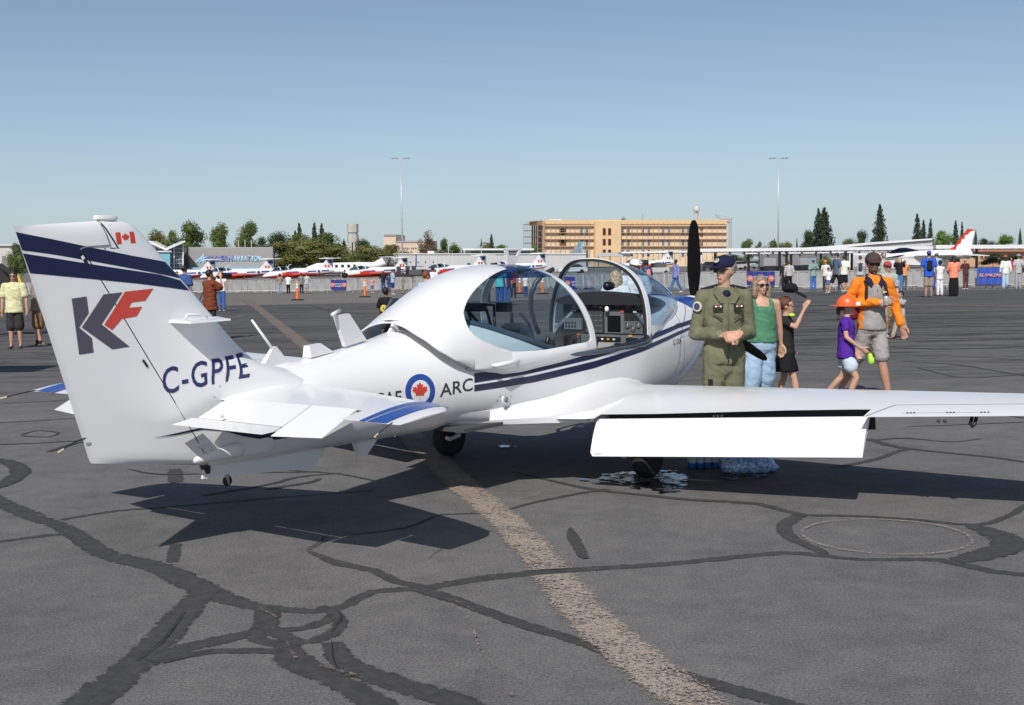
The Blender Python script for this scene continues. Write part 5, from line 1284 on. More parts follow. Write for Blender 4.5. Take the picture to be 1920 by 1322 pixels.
for r_ in [ob, fb, ge, hb_, gb, bb, wh, gs, cr_, an, tb2, lb]+[o for o in bpy.data.objects if o.name.startswith('shade_shelter')]:
    for o in r_.children: o.matrix_parent_inverse = Matrix.Translation(-Vector(r_.location))
# tall light masts
for px, D_, tilt, lab in ((755, 250, 0, 'tall thin light mast rising left of the canopy'), (1459, 250, 0, 'tall thin light mast on the right above the shelters')):
    p = onD(px, D_); h = zD(px, 297, D_)-p.z; t = empty('light_mast', p, 0, lab, 'light mast', 'light masts')
    mb = MB(); mb.tube([(0,0,0),(0,0,h*.5),(0,0,h)], [.2,.14,.09], 10); mb.build('pole', flat((.50,.50,.52), .4, .3), t, True)
    mb = MB(); mb.tube([(-1.7,0,h),(1.7,0,h)], .05, 6); mb.build('crossarm', flat((.4,.4,.4)), t)
    for x in (-1.65,-.85,.85,1.65): mb = MB(); mb.cbox((x,-.2,h+.02), (.5,.6,.22)); mb.build('floodlight', flat((.28,.28,.28)), t)
# small street lamps
for px, yt in ((841,459),(1856,452),(703,462),(903,458)):
    p = onD(px, 260); h = zD(px, yt, 260)-p.z; t = empty('street_lamp', p, 0, {841:'thin grey street lamp above the long hangar roof',1856:'curved white street lamp right of the fighter fin',703:'thin street lamp beside the concrete tower trees',903:'thin street lamp left of the canopy aerial'}[px], 'street lamp', 'street lamps')
    mb = MB(); mb.tube([(0,0,0),(0,0,h*.9),(.5,0,h)], [.10,.08,.06], 6); mb.build('pole', flat((.6,.6,.6)), t); mb = MB(); mb.cbox((.8,0,h), (.7,.3,.12)); mb.build('lamp_head', flat((.5,.5,.5)), t)
# ================================================================ TREES
def leafmat(name, a, b):
    m = bpy.data.materials.new(name); m.use_nodes = True; t = m.node_tree; L = t.links.new; N = t.nodes.new; p = t.nodes['Principled BSDF']
    p.inputs['Roughness'].default_value = .65; p.inputs['Specular IOR Level'].default_value = .25
    g = N('ShaderNodeTexCoord'); n = N('ShaderNodeTexNoise'); n.inputs['Scale'].default_value = .9; n.inputs['Detail'].default_value = 5; L(g.outputs['Object'], n.inputs['Vector'])
    r = N('ShaderNodeValToRGB'); r.color_ramp.elements[0].position = .35; r.color_ramp.elements[1].position = .65; r.color_ramp.elements[0].color = (*a,1); r.color_ramp.elements[1].color = (*b,1)
    L(n.outputs['Fac'], r.inputs[0]); L(r.outputs[0], p.inputs['Base Color']); return m
LM = {'green': leafmat('leaves_green', (.055,.085,.022), (.12,.15,.045)), 'dark': leafmat('leaves_dark', (.022,.038,.018), (.055,.078,.032)), 'olive': leafmat('leaves_olive', (.09,.10,.03), (.19,.18,.06)),
      'red': leafmat('leaves_red', (.12,.07,.045), (.20,.13,.09)), 'blue': leafmat('needles', (.020,.034,.022), (.052,.070,.040)), 'bright': leafmat('leaves_bright', (.06,.12,.02), (.12,.20,.04))}
BARK = flat((.10,.07,.05), .9)
def crown_mesh(kind, seed):
    """unit tree: height 1, half width .5, z from 0 to 1; returns crown mesh of leaf-sized quads"""
    r = random.Random(seed); vs = []; fs = []
    def leaf(c, s):
        n = Vector((r.gauss(0,1), r.gauss(0,1), r.gauss(.4,1))).normalized(); u = n.orthogonal().normalized()*s; v = n.cross(u).normalized()*s*r.uniform(.5,1); k = len(vs)
        vs.extend([c-u-v*.4, c+u*.2-v, c+u+v*.3, c-u*.1+v]); fs.append((k,k+1,k+2,k+3))
    def core(c, rad, rz, n=8):  # inner blob added to block light coming through the leaves
        k0 = len(vs); m = 5
        for i in range(m):
            q = pi*(i+.5)/m
            for j in range(n): a = 2*pi*j/n; w = r.uniform(.75,1.05); vs.append(c+Vector((rad*w*sin(q)*cos(a), rad*w*sin(q)*sin(a), rz*w*cos(q))))
        for i in range(m-1):
            for j in range(n): fs.append((k0+i*n+j, k0+i*n+(j+1)%n, k0+(i+1)*n+(j+1)%n, k0+(i+1)*n+j))
    if kind in ('round', 'tall', 'airy'):
        nl = {'round': 15, 'tall': 16, 'airy': 13}[kind]
        for i in range(nl):
            z = r.uniform(.25, .88); prof = sin(pi*min(1, max(.05, (z-.08)/.95)))**.6; a = r.uniform(0, 2*pi); d = r.uniform(.1, .36)*prof
            if i < 2: z = .86+.03*i; d = r.uniform(0,.12)
            c = Vector((d*cos(a), d*sin(a), z)); rad = r.uniform(.12,.20)*(1 if kind != 'airy' else .7)
            if kind != 'airy': core(c, rad*.62, rad*.55)
            for _ in range(330 if kind != 'airy' else 130):
                q = Vector((r.gauss(0,1), r.gauss(0,1), r.gauss(0,1))).normalized()*rad*r.uniform(.65,1.22); q.z *= .85; leaf(c+q, r.uniform(.010,.020))
    elif kind == 'redwood':
        for i in range(70):
            t = (i+r.random())/70; z = .06+.92*t; w = .46*(1-t)**.75*(r.uniform(.72,1.1))+.015
            core(Vector((0,0,z)), w*.42, .03, 6)
            nb = max(4, int(16*(1-t)))
            for b in range(nb):
                a = r.uniform(0, 2*pi)
                for k in range(13): d = w*(k+1.5)/14; leaf(Vector((d*cos(a)+r.gauss(0,.012), d*sin(a)+r.gauss(0,.012), z-.05*d/.4+r.gauss(0,.012))), r.uniform(.012,.026))
    elif kind == 'cypress':
        for i in range(46):
            t = (i+.5)/46; z = .02+.97*t; w = .46*(1-t)**.85*(r.uniform(.82,1.08))+.012; core(Vector((0,0,z)), w*.7, .03, 7)
            for b in range(60): a = r.uniform(0,2*pi); d = w*r.uniform(.6,1.1); leaf(Vector((d*cos(a), d*sin(a), z+r.gauss(0,.012))), r.uniform(.010,.018))
    me = bpy.data.meshes.new('crown'); me.from_pydata(vs, [], fs); me.update(); return me
CM = {}
for k in ('round','tall','airy','redwood','cypress'):
    for s in range(3 if k in ('round','tall') else 2): CM[(k, s)] = crown_mesh(k, 11+s*7+len(k))
CMM = {}
_ti = [0]
def tree(px, ytop, wpx, D, kind, mat, label, name=None, zb=None):
    _ti[0] += 1; vs_ = [k for k in CM if k[0] == kind]; key = vs_[_ti[0] % len(vs_)]
    if (key, mat) not in CMM:
        m = CM[key].copy(); m.materials.append(LM[mat]); CMM[(key, mat)] = m
    p = onD(px, D); h = (zD(px, ytop, D)-p.z)*(1.02 if kind in ('round','tall','airy') else 1.0); w = wpx*D/FPX*{'redwood':1.45,'cypress':1.15,'round':1.22,'tall':1.3,'airy':1.25}[kind]
    t = empty(name or {'redwood':'conifer_tree','cypress':'cypress_tree'}.get(kind, 'broadleaf_tree'), p, _ti[0]*1.7, label, 'tree')
    o = bpy.data.objects.new('crown', CMM[(key, mat)]); COL.objects.link(o); o.parent = t; o.scale = (w, w, h)
    mb = MB(); mb.tube([(0,0,-.2),(0,0,h*.35),(.02*w,0,h*.8)], [.05*h**.5*.7,.035*h**.5*.7,.01], 7); mb.build('trunk', BARK, t)
    if kind in ('round','tall','airy'):
        for k in range(5 if kind == 'airy' else 3):
            a = k*2.1+_ti[0]; mb = MB(); mb.tube([(0,0,h*(.25+.08*k)),(.18*w*cos(a),.18*w*sin(a),h*(.45+.1*k)),(.32*w*cos(a),.32*w*sin(a),h*(.58+.09*k))], [.022*h**.5,.015*h**.5,.005], 5); mb.build('limb', BARK, t)
    return t
TREES = [
 (32,458,44,140,'round','green','bright green tree at the left edge behind the fin'),
 (292,430,44,270,'airy','olive','thin olive tree just right of the fin top'),(300,440,50,272,'round','olive','small olive tree behind the pavilion roof'),
 (352,419,62,262,'tall','green','large green tree above the pavilion roof peak'),(327,434,36,266,'round','green','small green tree left of the large one'),
 (419,423,46,262,'tall','green','rounded green tree above the MODERN lettering'),(422,424,18,270,'cypress','dark','dark pointed tree behind the tree above the sign'),
 (471,418,42,262,'tall','green','tall leafy tree above the AVIATION lettering'),(455,444,30,258,'round','green','low green tree beside the flagpoles'),(492,446,44,262,'round','dark','dark rounded tree at the right end of the corrugated roof'),
 (563,418,24,300,'redwood','dark','leftmost of three dark spires above the tree mass'),(555,432,22,300,'redwood','dark','short dark spire beside the leftmost spire'),
 (591,417,24,300,'redwood','dark','middle of three dark spires above the tree mass'),(605,419,27,300,'redwood','dark','rightmost of three dark spires above the tree mass'),
 (524,440,74,262,'round','dark','dark broad tree right of the corrugated building'),(566,440,90,258,'round','green','mid green broad tree under the leftmost spire'),(606,438,88,255,'round','green','mid green broad tree under the rightmost spire'),
 (545,454,112,238,'round','olive','wide olive green tree in front right of the corrugated building'),(598,452,116,236,'round','olive','wide olive tree behind the nearest parked jet'),(640,462,66,240,'round','olive','olive bush like tree left of the concrete tower'),
 (646,448,18,250,'redwood','dark','dark ragged conifer left of the concrete tower'),(680,451,44,248,'tall','dark','dark tree at the foot of the concrete tower'),(697,461,110,232,'round','olive','broad olive tree before the concrete tower'),(672,476,60,226,'round','green','low green tree behind the second jet'),
 (735,460,74,262,'round','olive','yellow green tree in front of the beige office block'),(728,460,26,266,'round','green','small green tree beside the beige tower'),
 (805,431,40,262,'airy','red','sparse reddish tree rising above the long hangar'),(806,448,50,264,'round','red','reddish brown leafy tree above the long hangar'),(834,449,26,262,'tall','green','small green tree right of the reddish tree'),(851,459,32,262,'round','green','low green tree above the middle of the hangar'),
 (868,468,14,262,'cypress','dark','tiny dark conifer above the hangar roof'),(922,439,18,300,'redwood','dark','dark green spire left of the canopy aerial'),(903,447,10,300,'cypress','dark','slim dark spire beside the green spire'),
 (912,456,60,305,'round','olive','flat olive hedge tree behind the glazed building'),(940,460,40,305,'round','green','low green tree above the glazed building'),(1003,462,20,300,'round','bright','small bright green tree left of the timber block'),
 (1205,400,4,420,'cypress','dark','needle thin dark spire above the timber block roof'),(1170,408,26,420,'airy','dark','palm like dark crown above the timber block roof'),
 (1405,450,30,330,'tall','green','small leafy tree right of the timber block'),(1424,454,20,330,'round','green','round small tree second right of the timber block'),(1452,452,36,330,'round','green','green tree left of the right light mast'),(1476,455,24,330,'round','olive','olive tree right of the right light mast'),
 (1452,447,12,350,'cypress','dark','slim dark conifer beside the right light mast'),(1494,446,9,300,'cypress','dark','slim dark spire between mast and big conifer'),(1513,434,30,300,'tall','dark','ragged brown green tree left of the big conifer'),
 (1534,391,34,260,'redwood','blue','left half of the big double conifer on the right'),(1545,388,46,258,'redwood','blue','big dark double conifer on the right skyline'),
 (1592,450,44,300,'round','green','low grey green tree between the two big conifers'),(1614,434,24,300,'tall','dark','bare looking tree left of the tall pointed conifer'),
 (1649,383,36,255,'redwood','blue','tall pointed dark conifer above the raked white roof'),(1719,400,26,262,'redwood','blue','dark conifer right of the raked white roof'),(1731,412,20,264,'redwood','blue','shorter conifer merged with the one on its left'),
 (1744,410,17,262,'redwood','blue','slim dark conifer between its taller neighbours'),(1791,413,19,262,'redwood','blue','dark conifer left of the red and white fin'),(1803,415,12,262,'redwood','blue','thin conifer tip directly behind the red fin top'),
 (1768,434,44,240,'round','bright','round bright green tree left of the red and white fin'),(1812,442,40,240,'round','green','green tree right behind the red and white fin'),(1829,431,15,262,'cypress','dark','narrow cypress right of the red and white fin'),(1846,448,34,245,'round','dark','dark rounded tree right of the narrow cypress'),
 (1884,443,42,240,'round','bright','wide bright green tree near the right edge'),(1912,428,16,262,'cypress','dark','dark cypress at the right edge of the skyline'),(1862,476,56,190,'round','dark','dark hedge below the right hand trees'),(1900,478,46,190,'round','dark','dark hedge at the right edge'),
 (1548,480,24,150,'round','bright','small bright green tree under the shade shelter'),(1370,478,60,320,'round','green','green shrubs beyond the car park'),
]
for t in TREES: tree(*t)
# ================================================================ PARKED AEROPLANES
def jet_trainer():
    r = empty('display_jet', (0,0,0))           # nose towards -X
    RD = flat((.62,.05,.02), .35); WH = flat((.78,.78,.78), .35); BL = flat((.03,.06,.30), .4)
    prof = [(-4.9,.95,.04,.05),(-4.6,1.0,.22,.22),(-4.1,1.08,.42,.36),(-3.3,1.15,.60,.50),(-2.2,1.22,.68,.60),(-1.0,1.28,.70,.62),(.4,1.30,.66,.60),(1.8,1.36,.52,.54),(3.2,1.45,.38,.44),(4.3,1.52,.30,.34),(4.75,1.54,.24,.24)]
    rg = [[Vector((x, w*cos(2*pi*k/24), z+h*sin(2*pi*k/24))) for k in range(24)] for x, z, w, h in prof]
    F = grid_faces([[tuple(p) for p in q] for q in rg])+[[tuple(p) for p in rg[-1]]]
    cut = lambda p: p[2]-(1.16+.03*p[0]-.12*sstep(-2, -5, p[0]))
    faces_obj('fuselage', clip(F, cut, 1), WH, r, conv=False); faces_obj('red_belly', clip(F, cut, -1), RD, r, conv=False)
    for s in (-1, 1):
        mb = MB(); mb.loft([[(-2.6,s*.62,.95),(-2.6,s*.95,.98),(-2.6,s*.95,1.32),(-2.6,s*.62,1.40)],[(-.5,s*.62,.95),(-.5,s*.90,1.0),(-.5,s*.88,1.30),(-.5,s*.62,1.38)],[(1.6,s*.45,1.1),(1.6,s*.50,1.15),(1.6,s*.50,1.3),(1.6,s*.45,1.4)]]); mb.build('air_intake', RD, r)
        mb = MB(); mb.loft([[(-1.3,s*.6,.98),(1.3,s*.6,1.0),(1.3,s*.6,1.06),(-1.3,s*.6,1.14)],[(-.75,s*5.4,1.20),(.55,s*5.4,1.21),(.55,s*5.4,1.24),(-.75,s*5.4,1.29)]]); mb.build('wing', RD if s < 0 else WH, r)
        mb = MB(); mb.loft([[(-1.35,s*.6,1.15),(-1.30,s*.6,1.17),(1.28,s*.6,1.075)],[(-.8,s*5.4,1.295),(-.76,s*5.4,1.31),(.54,s*5.4,1.255)]]); mb.build('wing_top', WH, r)
        for x0, x1 in ((-2.1,-.4),(.9,2.1),(2.9,4.0)):
            mb = MB(); mb.loft([[(x, s*(pchip([(q[0],q[2]) for q in prof], x)[0]*.985+.012), 1.36+.05*x/2+dz) for dz in (0,.16)] for x in (x0, (x0+x1)/2, x1)], closed=False); mb.build('blue_stripe', BL, r)
        mb = MB(); mb.T = Matrix.Translation((2.5, s*.475, 1.47)) @ Matrix.Rotation(pi/2, 4, 'X'); mb.lathe([(.001,.015),(.17,.015),(.17,0)], 16); mb.build('roundel', BL, r)
        mb = MB(); mb.tube([(.1,s*1.6,1.05),(.1,s*1.75,.3)], .06, 6); mb.build('gear_leg', WH, r)
        mb = MB(); mb.T = Matrix.Translation((.1,s*1.78,.28)) @ Matrix.Rotation(pi/2, 4, 'X'); mb.lathe([(.1,-.08),(.27,-.08),(.28,.08),(.1,.08)], 14); mb.build('wheel', RUBBER, r)
    mb = MB(); mb.tube([(-3.7,0,.9),(-3.7,0,.25)], .06, 6); mb.build('gear_leg', WH, r)
    mb = MB(); mb.T = Matrix.Translation((-3.7,0,.22)) @ Matrix.Rotation(pi/2, 4, 'X'); mb.lathe([(.1,-.07),(.21,-.07),(.22,.07),(.1,.07)], 14); mb.build('wheel', RUBBER, r)
    mb = MB(); mb.loft([[Vector((x, w*cos(pi*k/12), z+h*sin(pi*k/12))) for k in range(13)] for x, z, w, h in ((-3.75,1.52,.25,.02),(-3.3,1.58,.50,.30),(-2.7,1.62,.58,.44),(-2.1,1.66,.58,.46),(-1.5,1.68,.52,.38),(-.8,1.70,.34,.20),(-.2,1.72,.12,.04))], cap=False, closed=False); mb.build('canopy', GLASS('jet_glass', (.35,.42,.50)), r, True)
    for x in (-2.75,-1.7):
        w, h, z = pchip([(-3.3,.50,.30,1.58),(-2.7,.585,.445,1.62),(-2.1,.585,.465,1.66),(-1.5,.525,.385,1.68)], x)
        mb = MB(); mb.tube([(x, w*cos(pi*k/12), z+h*sin(pi*k/12)) for k in range(13)], .05, 5); mb.build('canopy_frame', WH, r)
    for y in (-.25,.25): mb = MB(); mb.box(-2.4,-2.1,y-.16,y+.16,1.55,2.0); mb.build('ejection_seat', BLACK, r)
    mb = MB(); mb.tube([(-1.45,0,2.02),(-1.35,0,2.3),(-1.05,0,2.36)], .035, 5); mb.build('aerial', WH, r)
    mb = MB(); mb.loft([[(2.6,y*.09,1.6),(4.7,y*.09,1.6),(4.75,y*.05,3.05),(3.95,y*.05,3.05)] for y in (-1,1)]); mb.build('fin', WH, r)
    mb = MB(); mb.loft([[(3.75,-2.0,3.06),(4.85,-2.0,3.06),(4.85,-2.0,3.12),(3.8,-2.0,3.12)],[(3.6,0,3.04),(4.95,0,3.04),(4.95,0,3.15),(3.65,0,3.16)],[(3.75,2.0,3.06),(4.85,2.0,3.06),(4.85,2.0,3.12),(3.8,2.0,3.12)]]); mb.build('tailplane', WH, r)
    for s in (-1, 1):
        for x in (3.55,3.95): mb = MB(); mb.box(x, x+.22, min(s*.085,s*.10), max(s*.085,s*.10), 1.95, 2.25); mb.build('flag_bar', RD, r)
        mb = MB(); mb.box(4.05, 4.62, min(s*.05,s*.082), max(s*.05,s*.082), 2.5, 2.9); mb.build('number_panel', BLACK if s > 0 else BL, r)
    mb = MB(); mb.T = Matrix.Translation((4.76,0,1.54)) @ Matrix.Rotation(pi/2, 4, 'Y'); mb.lathe([(.001,0),(.22,0),(.22,.02),(.001,.02)], 14); mb.build('tail_pipe', BLACK, r)
    return r
JL = ['red bellied white display jet with tail right of the orange delineator post','red bellied white display jet ending beside the light mast','red bellied white display jet below the AVIATION lettering',
      'white display jet whose fin rises behind the photographer','white display jet nose behind the redhead, tail left of the canopy aerial','white display jet seen through the open windshield','white and red display jet just left of the propeller']
jp = jet_trainer(); tag(jp, JL[0], 'jet aircraft', 'display jets parked beyond the barriers')
def put_jet(nose, tail, D, lab, first=False, rz=.62):
    xc = (nose+tail)/2; p = onD(xc, D)
    if first: jp.location = p; jp.rotation_euler = (0,0,rz); return jp
    return copy_tree(jp, p, rz, lab)
put_jet(507, 614, 152, JL[0], True); put_jet(652, 755, 154, JL[1]); put_jet(395, 497, 150, JL[2]); put_jet(278, 388, 148, JL[3], rz=.55)
put_jet(797, 906, 150, JL[4]); put_jet(910, 1020, 150, JL[5]); put_jet(1165, 1262, 165, JL[6])
# white twin between two jets
tw = empty('turboprop_aircraft', onD(645, 178), .35, 'white twin engine aircraft with a row of small windows between two display jets', 'aircraft'); WHM = flat((.78,.78,.78), .35)
mb = MB(); mb.loft([[Vector((x, w*cos(2*pi*k/16), z+w*sin(2*pi*k/16))) for k in range(16)] for x, z, w in ((-6,1.5,.1),(-5.4,1.55,.45),(-4,1.75,.78),(2,1.8,.8),(5,2.1,.45),(6.5,2.3,.15))]); mb.build('fuselage', WHM, tw, True)
mb = MB(); mb.loft([[(3.9,-.1,2.2),(6.4,-.1,2.3),(6.9,-.05,3.3),(5.8,-.05,3.3)],[(3.9,.1,2.2),(6.4,.1,2.3),(6.9,.05,3.3),(5.8,.05,3.3)]]); mb.build('fin', WHM, tw)
mb = MB(); mb.box(5.7,6.9,-2.2,2.2,3.28,3.36); mb.build('tailplane', WHM, tw); mb = MB(); mb.box(-1.6,.3,-7.5,7.5,1.2,1.36); mb.build('wing', WHM, tw)
for k in range(6): mb = MB(); mb.box(-3.3+.9*k,-2.9+.9*k,-.83,-.70,1.85,2.25); mb.build('cabin_window', BLACK, tw)
for y in (-2.6,2.6): mb = MB(); mb.cap((-2.8,y,1.4),(.5,y,1.35), .35, .25, 12); mb.build('engine', WHM, tw, True); mb = MB(); mb.tube([(-1.0,y,1.1),(-1.0,y,.0)], .08, 6); mb.build('gear_leg', WHM, tw)
# fighter with the red scalloped fin
fj = empty('fighter_jet', onD(1738, 150), .30, 'white fighter jet with bubble canopy and tall red and white scalloped fin', 'jet aircraft')
prof = [(-8.2,1.75,.02,.02),(-7.2,1.8,.22,.22),(-5.5,1.9,.45,.42),(-4,2.0,.55,.52),(-2,2.0,.8,.6),(0,2.05,1.0,.62),(3,2.1,1.0,.6),(5,2.1,.7,.55),(6.3,2.1,.5,.48)]
mb = MB(); mb.loft([[Vector((x, w*cos(2*pi*k/20), z+h*sin(2*pi*k/20))) for k in range(20)] for x, z, w, h in prof]); mb.build('fuselage', WHM, fj, True, 50)
mb = MB(); mb.tube([(-8.2,0,1.75),(-9.2,0,1.74)], [.05,.01], 6); mb.build('pitot_tube', DARK, fj)
mb = MB(); mb.loft([[Vector((x, w*cos(pi*k/12), z+h*sin(pi*k/12))) for k in range(13)] for x, z, w, h in ((-5.6,2.25,.1,.02),(-5.0,2.3,.36,.38),(-4.0,2.35,.44,.62),(-3.0,2.4,.42,.60),(-1.8,2.45,.34,.32),(-.8,2.5,.2,.05))], cap=False, closed=False); mb.build('canopy', GLASS('jet_glass', (.12,.16,.24)), fj, True)
mb = MB(); mb.loft([[(-4.6,y*.5,.95),(-1.5,y*.5,.85),(2,y*.5,1.0),(2,y*.6,1.7),(-3.6,y*.6,1.6)] for y in (-1,1)]); mb.build('air_intake', WHM, fj)
SC = [(3.2,2.5),(4.2,3.0),(5.9,5.05),(6.9,5.05),(6.3,2.5)]
mb = MB(); mb.prism(SC, lambda p: (p[0],-.09,p[1]), lambda p: (p[0],.09,p[1])); mb.build('fin', WHM, fj)
RDS = [(.8,2.4),(3.0,2.62),(4.0,3.05),(5.75,5.0),(5.95,5.25),(7.1,5.12),(6.2,4.95),(5.85,4.55),(5.45,4.5),(5.35,4.05),(4.95,3.95),(4.8,3.45),(4.35,3.3),(4.1,2.75),(4.3,2.45)]
mb = MB(); mb.prism(RDS, lambda p: (p[0],-.13,p[1]), lambda p: (p[0],.13,p[1])); mb.build('red_scallop', flat((.60,.04,.02), .4), fj)
for s in (-1, 1):
    mb = MB(); mb.loft([[(-2.5,s*.9,2.0),(3.2,s*.9,2.0),(3.2,s*.9,2.12),(-2.5,s*.9,2.12)],[(2.0,s*4.6,2.02),(3.2,s*4.6,2.02),(3.2,s*4.6,2.07),(2.0,s*4.6,2.07)]]); mb.build('wing', WHM, fj)
    mb = MB(); mb.loft([[(4.6,s*.6,2.0),(6.8,s*.6,2.0),(6.8,s*.6,2.08),(4.6,s*.6,2.08)],[(6.2,s*2.7,1.85),(7.1,s*2.7,1.85),(7.1,s*2.7,1.90),(6.2,s*2.7,1.90)]]); mb.build('tailplane', WHM, fj)
    mb = MB(); mb.loft([[(-6.6,s*.34,1.75),(-4.2,s*.56,2.1),(-3.6,s*.60,2.15),(-4.6,s*.56,1.85)],[(-6.6,s*.36,1.73),(-4.2,s*.58,2.08),(-3.6,s*.62,2.13),(-4.6,s*.58,1.83)]]); mb.build('navy_flash', NAVY, fj)
    mb = MB(); mb.tube([(1,s*1.1,1.4),(1,s*1.2,.3)], .09, 6); mb.build('gear_leg', WHM, fj); mb = MB(); mb.T = Matrix.Translation((1,s*1.2,.33)) @ Matrix.Rotation(pi/2,4,'X'); mb.lathe([(.1,-.1),(.32,-.1),(.33,.1),(.1,.1)],14); mb.build('wheel', RUBBER, fj)
mb = MB(); mb.T = Matrix.Translation((6.3,0,2.1)) @ Matrix.Rotation(pi/2,4,'Y'); mb.lathe([(.48,0),(.42,.5),(.40,.5),(.40,.05),(.001,.05)], 18); mb.build('exhaust_nozzle', DARK, fj, True, 40)
# dark high-wing machine at the left edge
dk = empty('dark_aircraft', (-9.9, 19.9, 0), 0, 'black high winged aircraft mostly outside the left edge behind the man in pale yellow', 'aircraft'); DKM = flat((.015,.015,.017), .5)
mb = MB(); mb.loft([[(-6,-.9,2.1),(-6,.75,2.1),(-6,.7,2.22),(-6,-.6,2.26)],[(.85,-.75,2.15),(.85,.65,2.15),(.85,.6,2.22),(.85,-.55,2.25)]]); mb.build('wing', DKM, dk)
FK = Face(-60, 33, 60, 33)
for nm, PP, mt, a in (('tail_cone', [(-60,500),(-5,497),(14,510),(30,528),(30,548),(-60,560)], DKM, .3), ('fin', [(-14,500),(2,494),(30,512),(42,540),(20,548),(0,540)], DKM, .05), ('yellow_rudder', [(33,513),(38,518),(45,536),(42,541),(38,540)], flat((.60,.42,.04)), .06)):
    mb = MB(); mb.prism(PP, lambda p: FK.pt(p[0], p[1], -a), lambda p: FK.pt(p[0], p[1], a)); o = mb.build(nm, mt, dk); o.matrix_parent_inverse = Matrix.Translation(-Vector(dk.location))
mb = MB(); p_ = onD(-10, 33); mb.tube([(p_.x,p_.y,p_.z),(p_.x,p_.y,1.3)], .06, 6); o = mb.build('gear_leg', DKM, dk); o.matrix_parent_inverse = Matrix.Translation(-Vector(dk.location))
# ================================================================ CARS AND CARTS
def car(px, D, rz, col, label, L=4.5, Hh=1.45):
    p = onD(px, D); r = empty('parked_car', p, rz, label, 'car', 'cars parked beyond the barriers'); m = flat(col, .3)
    side_ = [(-L/2,.35),(-L/2,.75),(-L*.42,.86),(-L*.22,.95),(L*.40,1.0),(L/2,.9),(L/2,.35)]
    mb = MB(); mb.prism(side_, lambda q: (q[0],-.85,q[1]), lambda q: (q[0],.85,q[1])); mb.build('body', m, r)
    cab = [(-L*.24,.95),(-L*.10,Hh-.03),(L*.22,Hh),(L*.38,1.0)]
    mb = MB(); mb.prism(cab, lambda q: (q[0],-.72,q[1]), lambda q: (q[0],.72,q[1])); mb.build('cabin_glass', DK, r)
    mb = MB(); mb.box(-L*.11, L*.24, -.70, .70, Hh-.02, Hh+.05); mb.build('roof', m, r)
    for x in (-L*.30, L*.30):
        for y in (-.80, .80): mb = MB(); mb.T = Matrix.Translation((x,y,.33)) @ Matrix.Rotation(pi/2,4,'X'); mb.lathe([(.18,-.1),(.33,-.1),(.33,.1),(.18,.1)],14); mb.build('wheel', RUBBER, r)
    for y in (-.6,.6): mb = MB(); mb.box(-L/2-.02,-L/2+.05,y-.15,y+.15,.62,.76); mb.build('headlight', flat((.8,.8,.8),.2), r)
    return r
for a in [(1408,250,.5,(.62,.62,.62),'white car with dark glass left in the far car park'),(1438,252,.5,(.65,.65,.65),'white car right of another white car in the far car park'),(1396,270,.2,(.10,.12,.16),'dark car partly behind white cars'),
          (1330,200,.3,(.05,.05,.06),'black car just right of the upper propeller blade'),(1350,210,.3,(.14,.15,.16),'dark grey car right of the black one'),(1380,215,.3,(.40,.41,.42),'silver car left of the banner on the barriers'),
          (992,190,.2,(.30,.33,.36),'grey car beside the canopy aerial'),(1072,185,.2,(.66,.66,.66),'white van like car behind the windshield arch'),(1430,230,.4,(.28,.30,.33),'grey car above the blue banner'),
          (1512,205,.4,(.60,.60,.60),'pale car behind the man in teal'),(1452,215,.4,(.07,.08,.12),'navy car behind the blonde woman')]: car(*a)
def cart(px, D, col, lab):
    p = onD(px, D); r = empty('tow_cart', p, .4, lab, 'tow cart', 'ground equipment on the ramp')
    mb = MB(); mb.box(-1.6,1.6,-.8,.8,.4,.95); mb.build('body', flat(col), r); mb = MB(); mb.box(-.2,1.2,-.7,.7,.95,1.5); mb.build('machinery', flat((.10,.10,.10)), r)
    mb = MB(); mb.box(-1.4,-1.3,-.7,.7,.95,1.9); mb.box(-1.4,-.3,-.7,.7,1.85,1.92); mb.build('canopy', flat((.05,.05,.05)), r)
    for x in (-1.1,1.1):
        for y in (-.75,.75): mb = MB(); mb.T = Matrix.Translation((x,y,.3)) @ Matrix.Rotation(pi/2,4,'X'); mb.lathe([(.1,-.1),(.3,-.1),(.3,.1),(.1,.1)],12); mb.build('wheel', RUBBER, r)
cart(768, 142, (.03,.03,.03), 'black tow cart with machinery just behind the tail of a display jet'); cart(784, 146, (.10,.10,.10), 'dark generator cart right of the black tow cart'); cart(1228, 150, (.5,.5,.5), 'pale ground cart left of the propeller'); cart(796, 144, (.40,.36,.30), 'tan ground cart above the redhead')
# ================================================================ CROWD BARRIERS
GAL = flat((.50,.51,.52), .45, .3)
def netting():
    m = bpy.data.materials.new('mesh_cloth'); m.use_nodes = True; t = m.node_tree; b = t.nodes['Principled BSDF']; L = t.links.new
    b.inputs['Base Color'].default_value = (.40,.405,.40,1); b.inputs['Roughness'].default_value = .8
    tr = t.nodes.new('ShaderNodeBsdfTransparent'); mx = t.nodes.new('ShaderNodeMixShader'); g = t.nodes.new('ShaderNodeTexCoord'); n = t.nodes.new('ShaderNodeTexNoise'); n.inputs['Scale'].default_value = 3; n.inputs['Detail'].default_value = 5
    mr = t.nodes.new('ShaderNodeMapRange'); mr.inputs[3].default_value = .18; mr.inputs[4].default_value = .5
    L(g.outputs['Object'], n.inputs[0]); L(n.outputs['Fac'], mr.inputs[0]); L(mr.outputs[0], mx.inputs[0]); L(b.outputs[0], mx.inputs[1]); L(tr.outputs[0], mx.inputs[2]); L(mx.outputs[0], t.nodes['Material Output'].inputs[0]); return m
NET = netting()
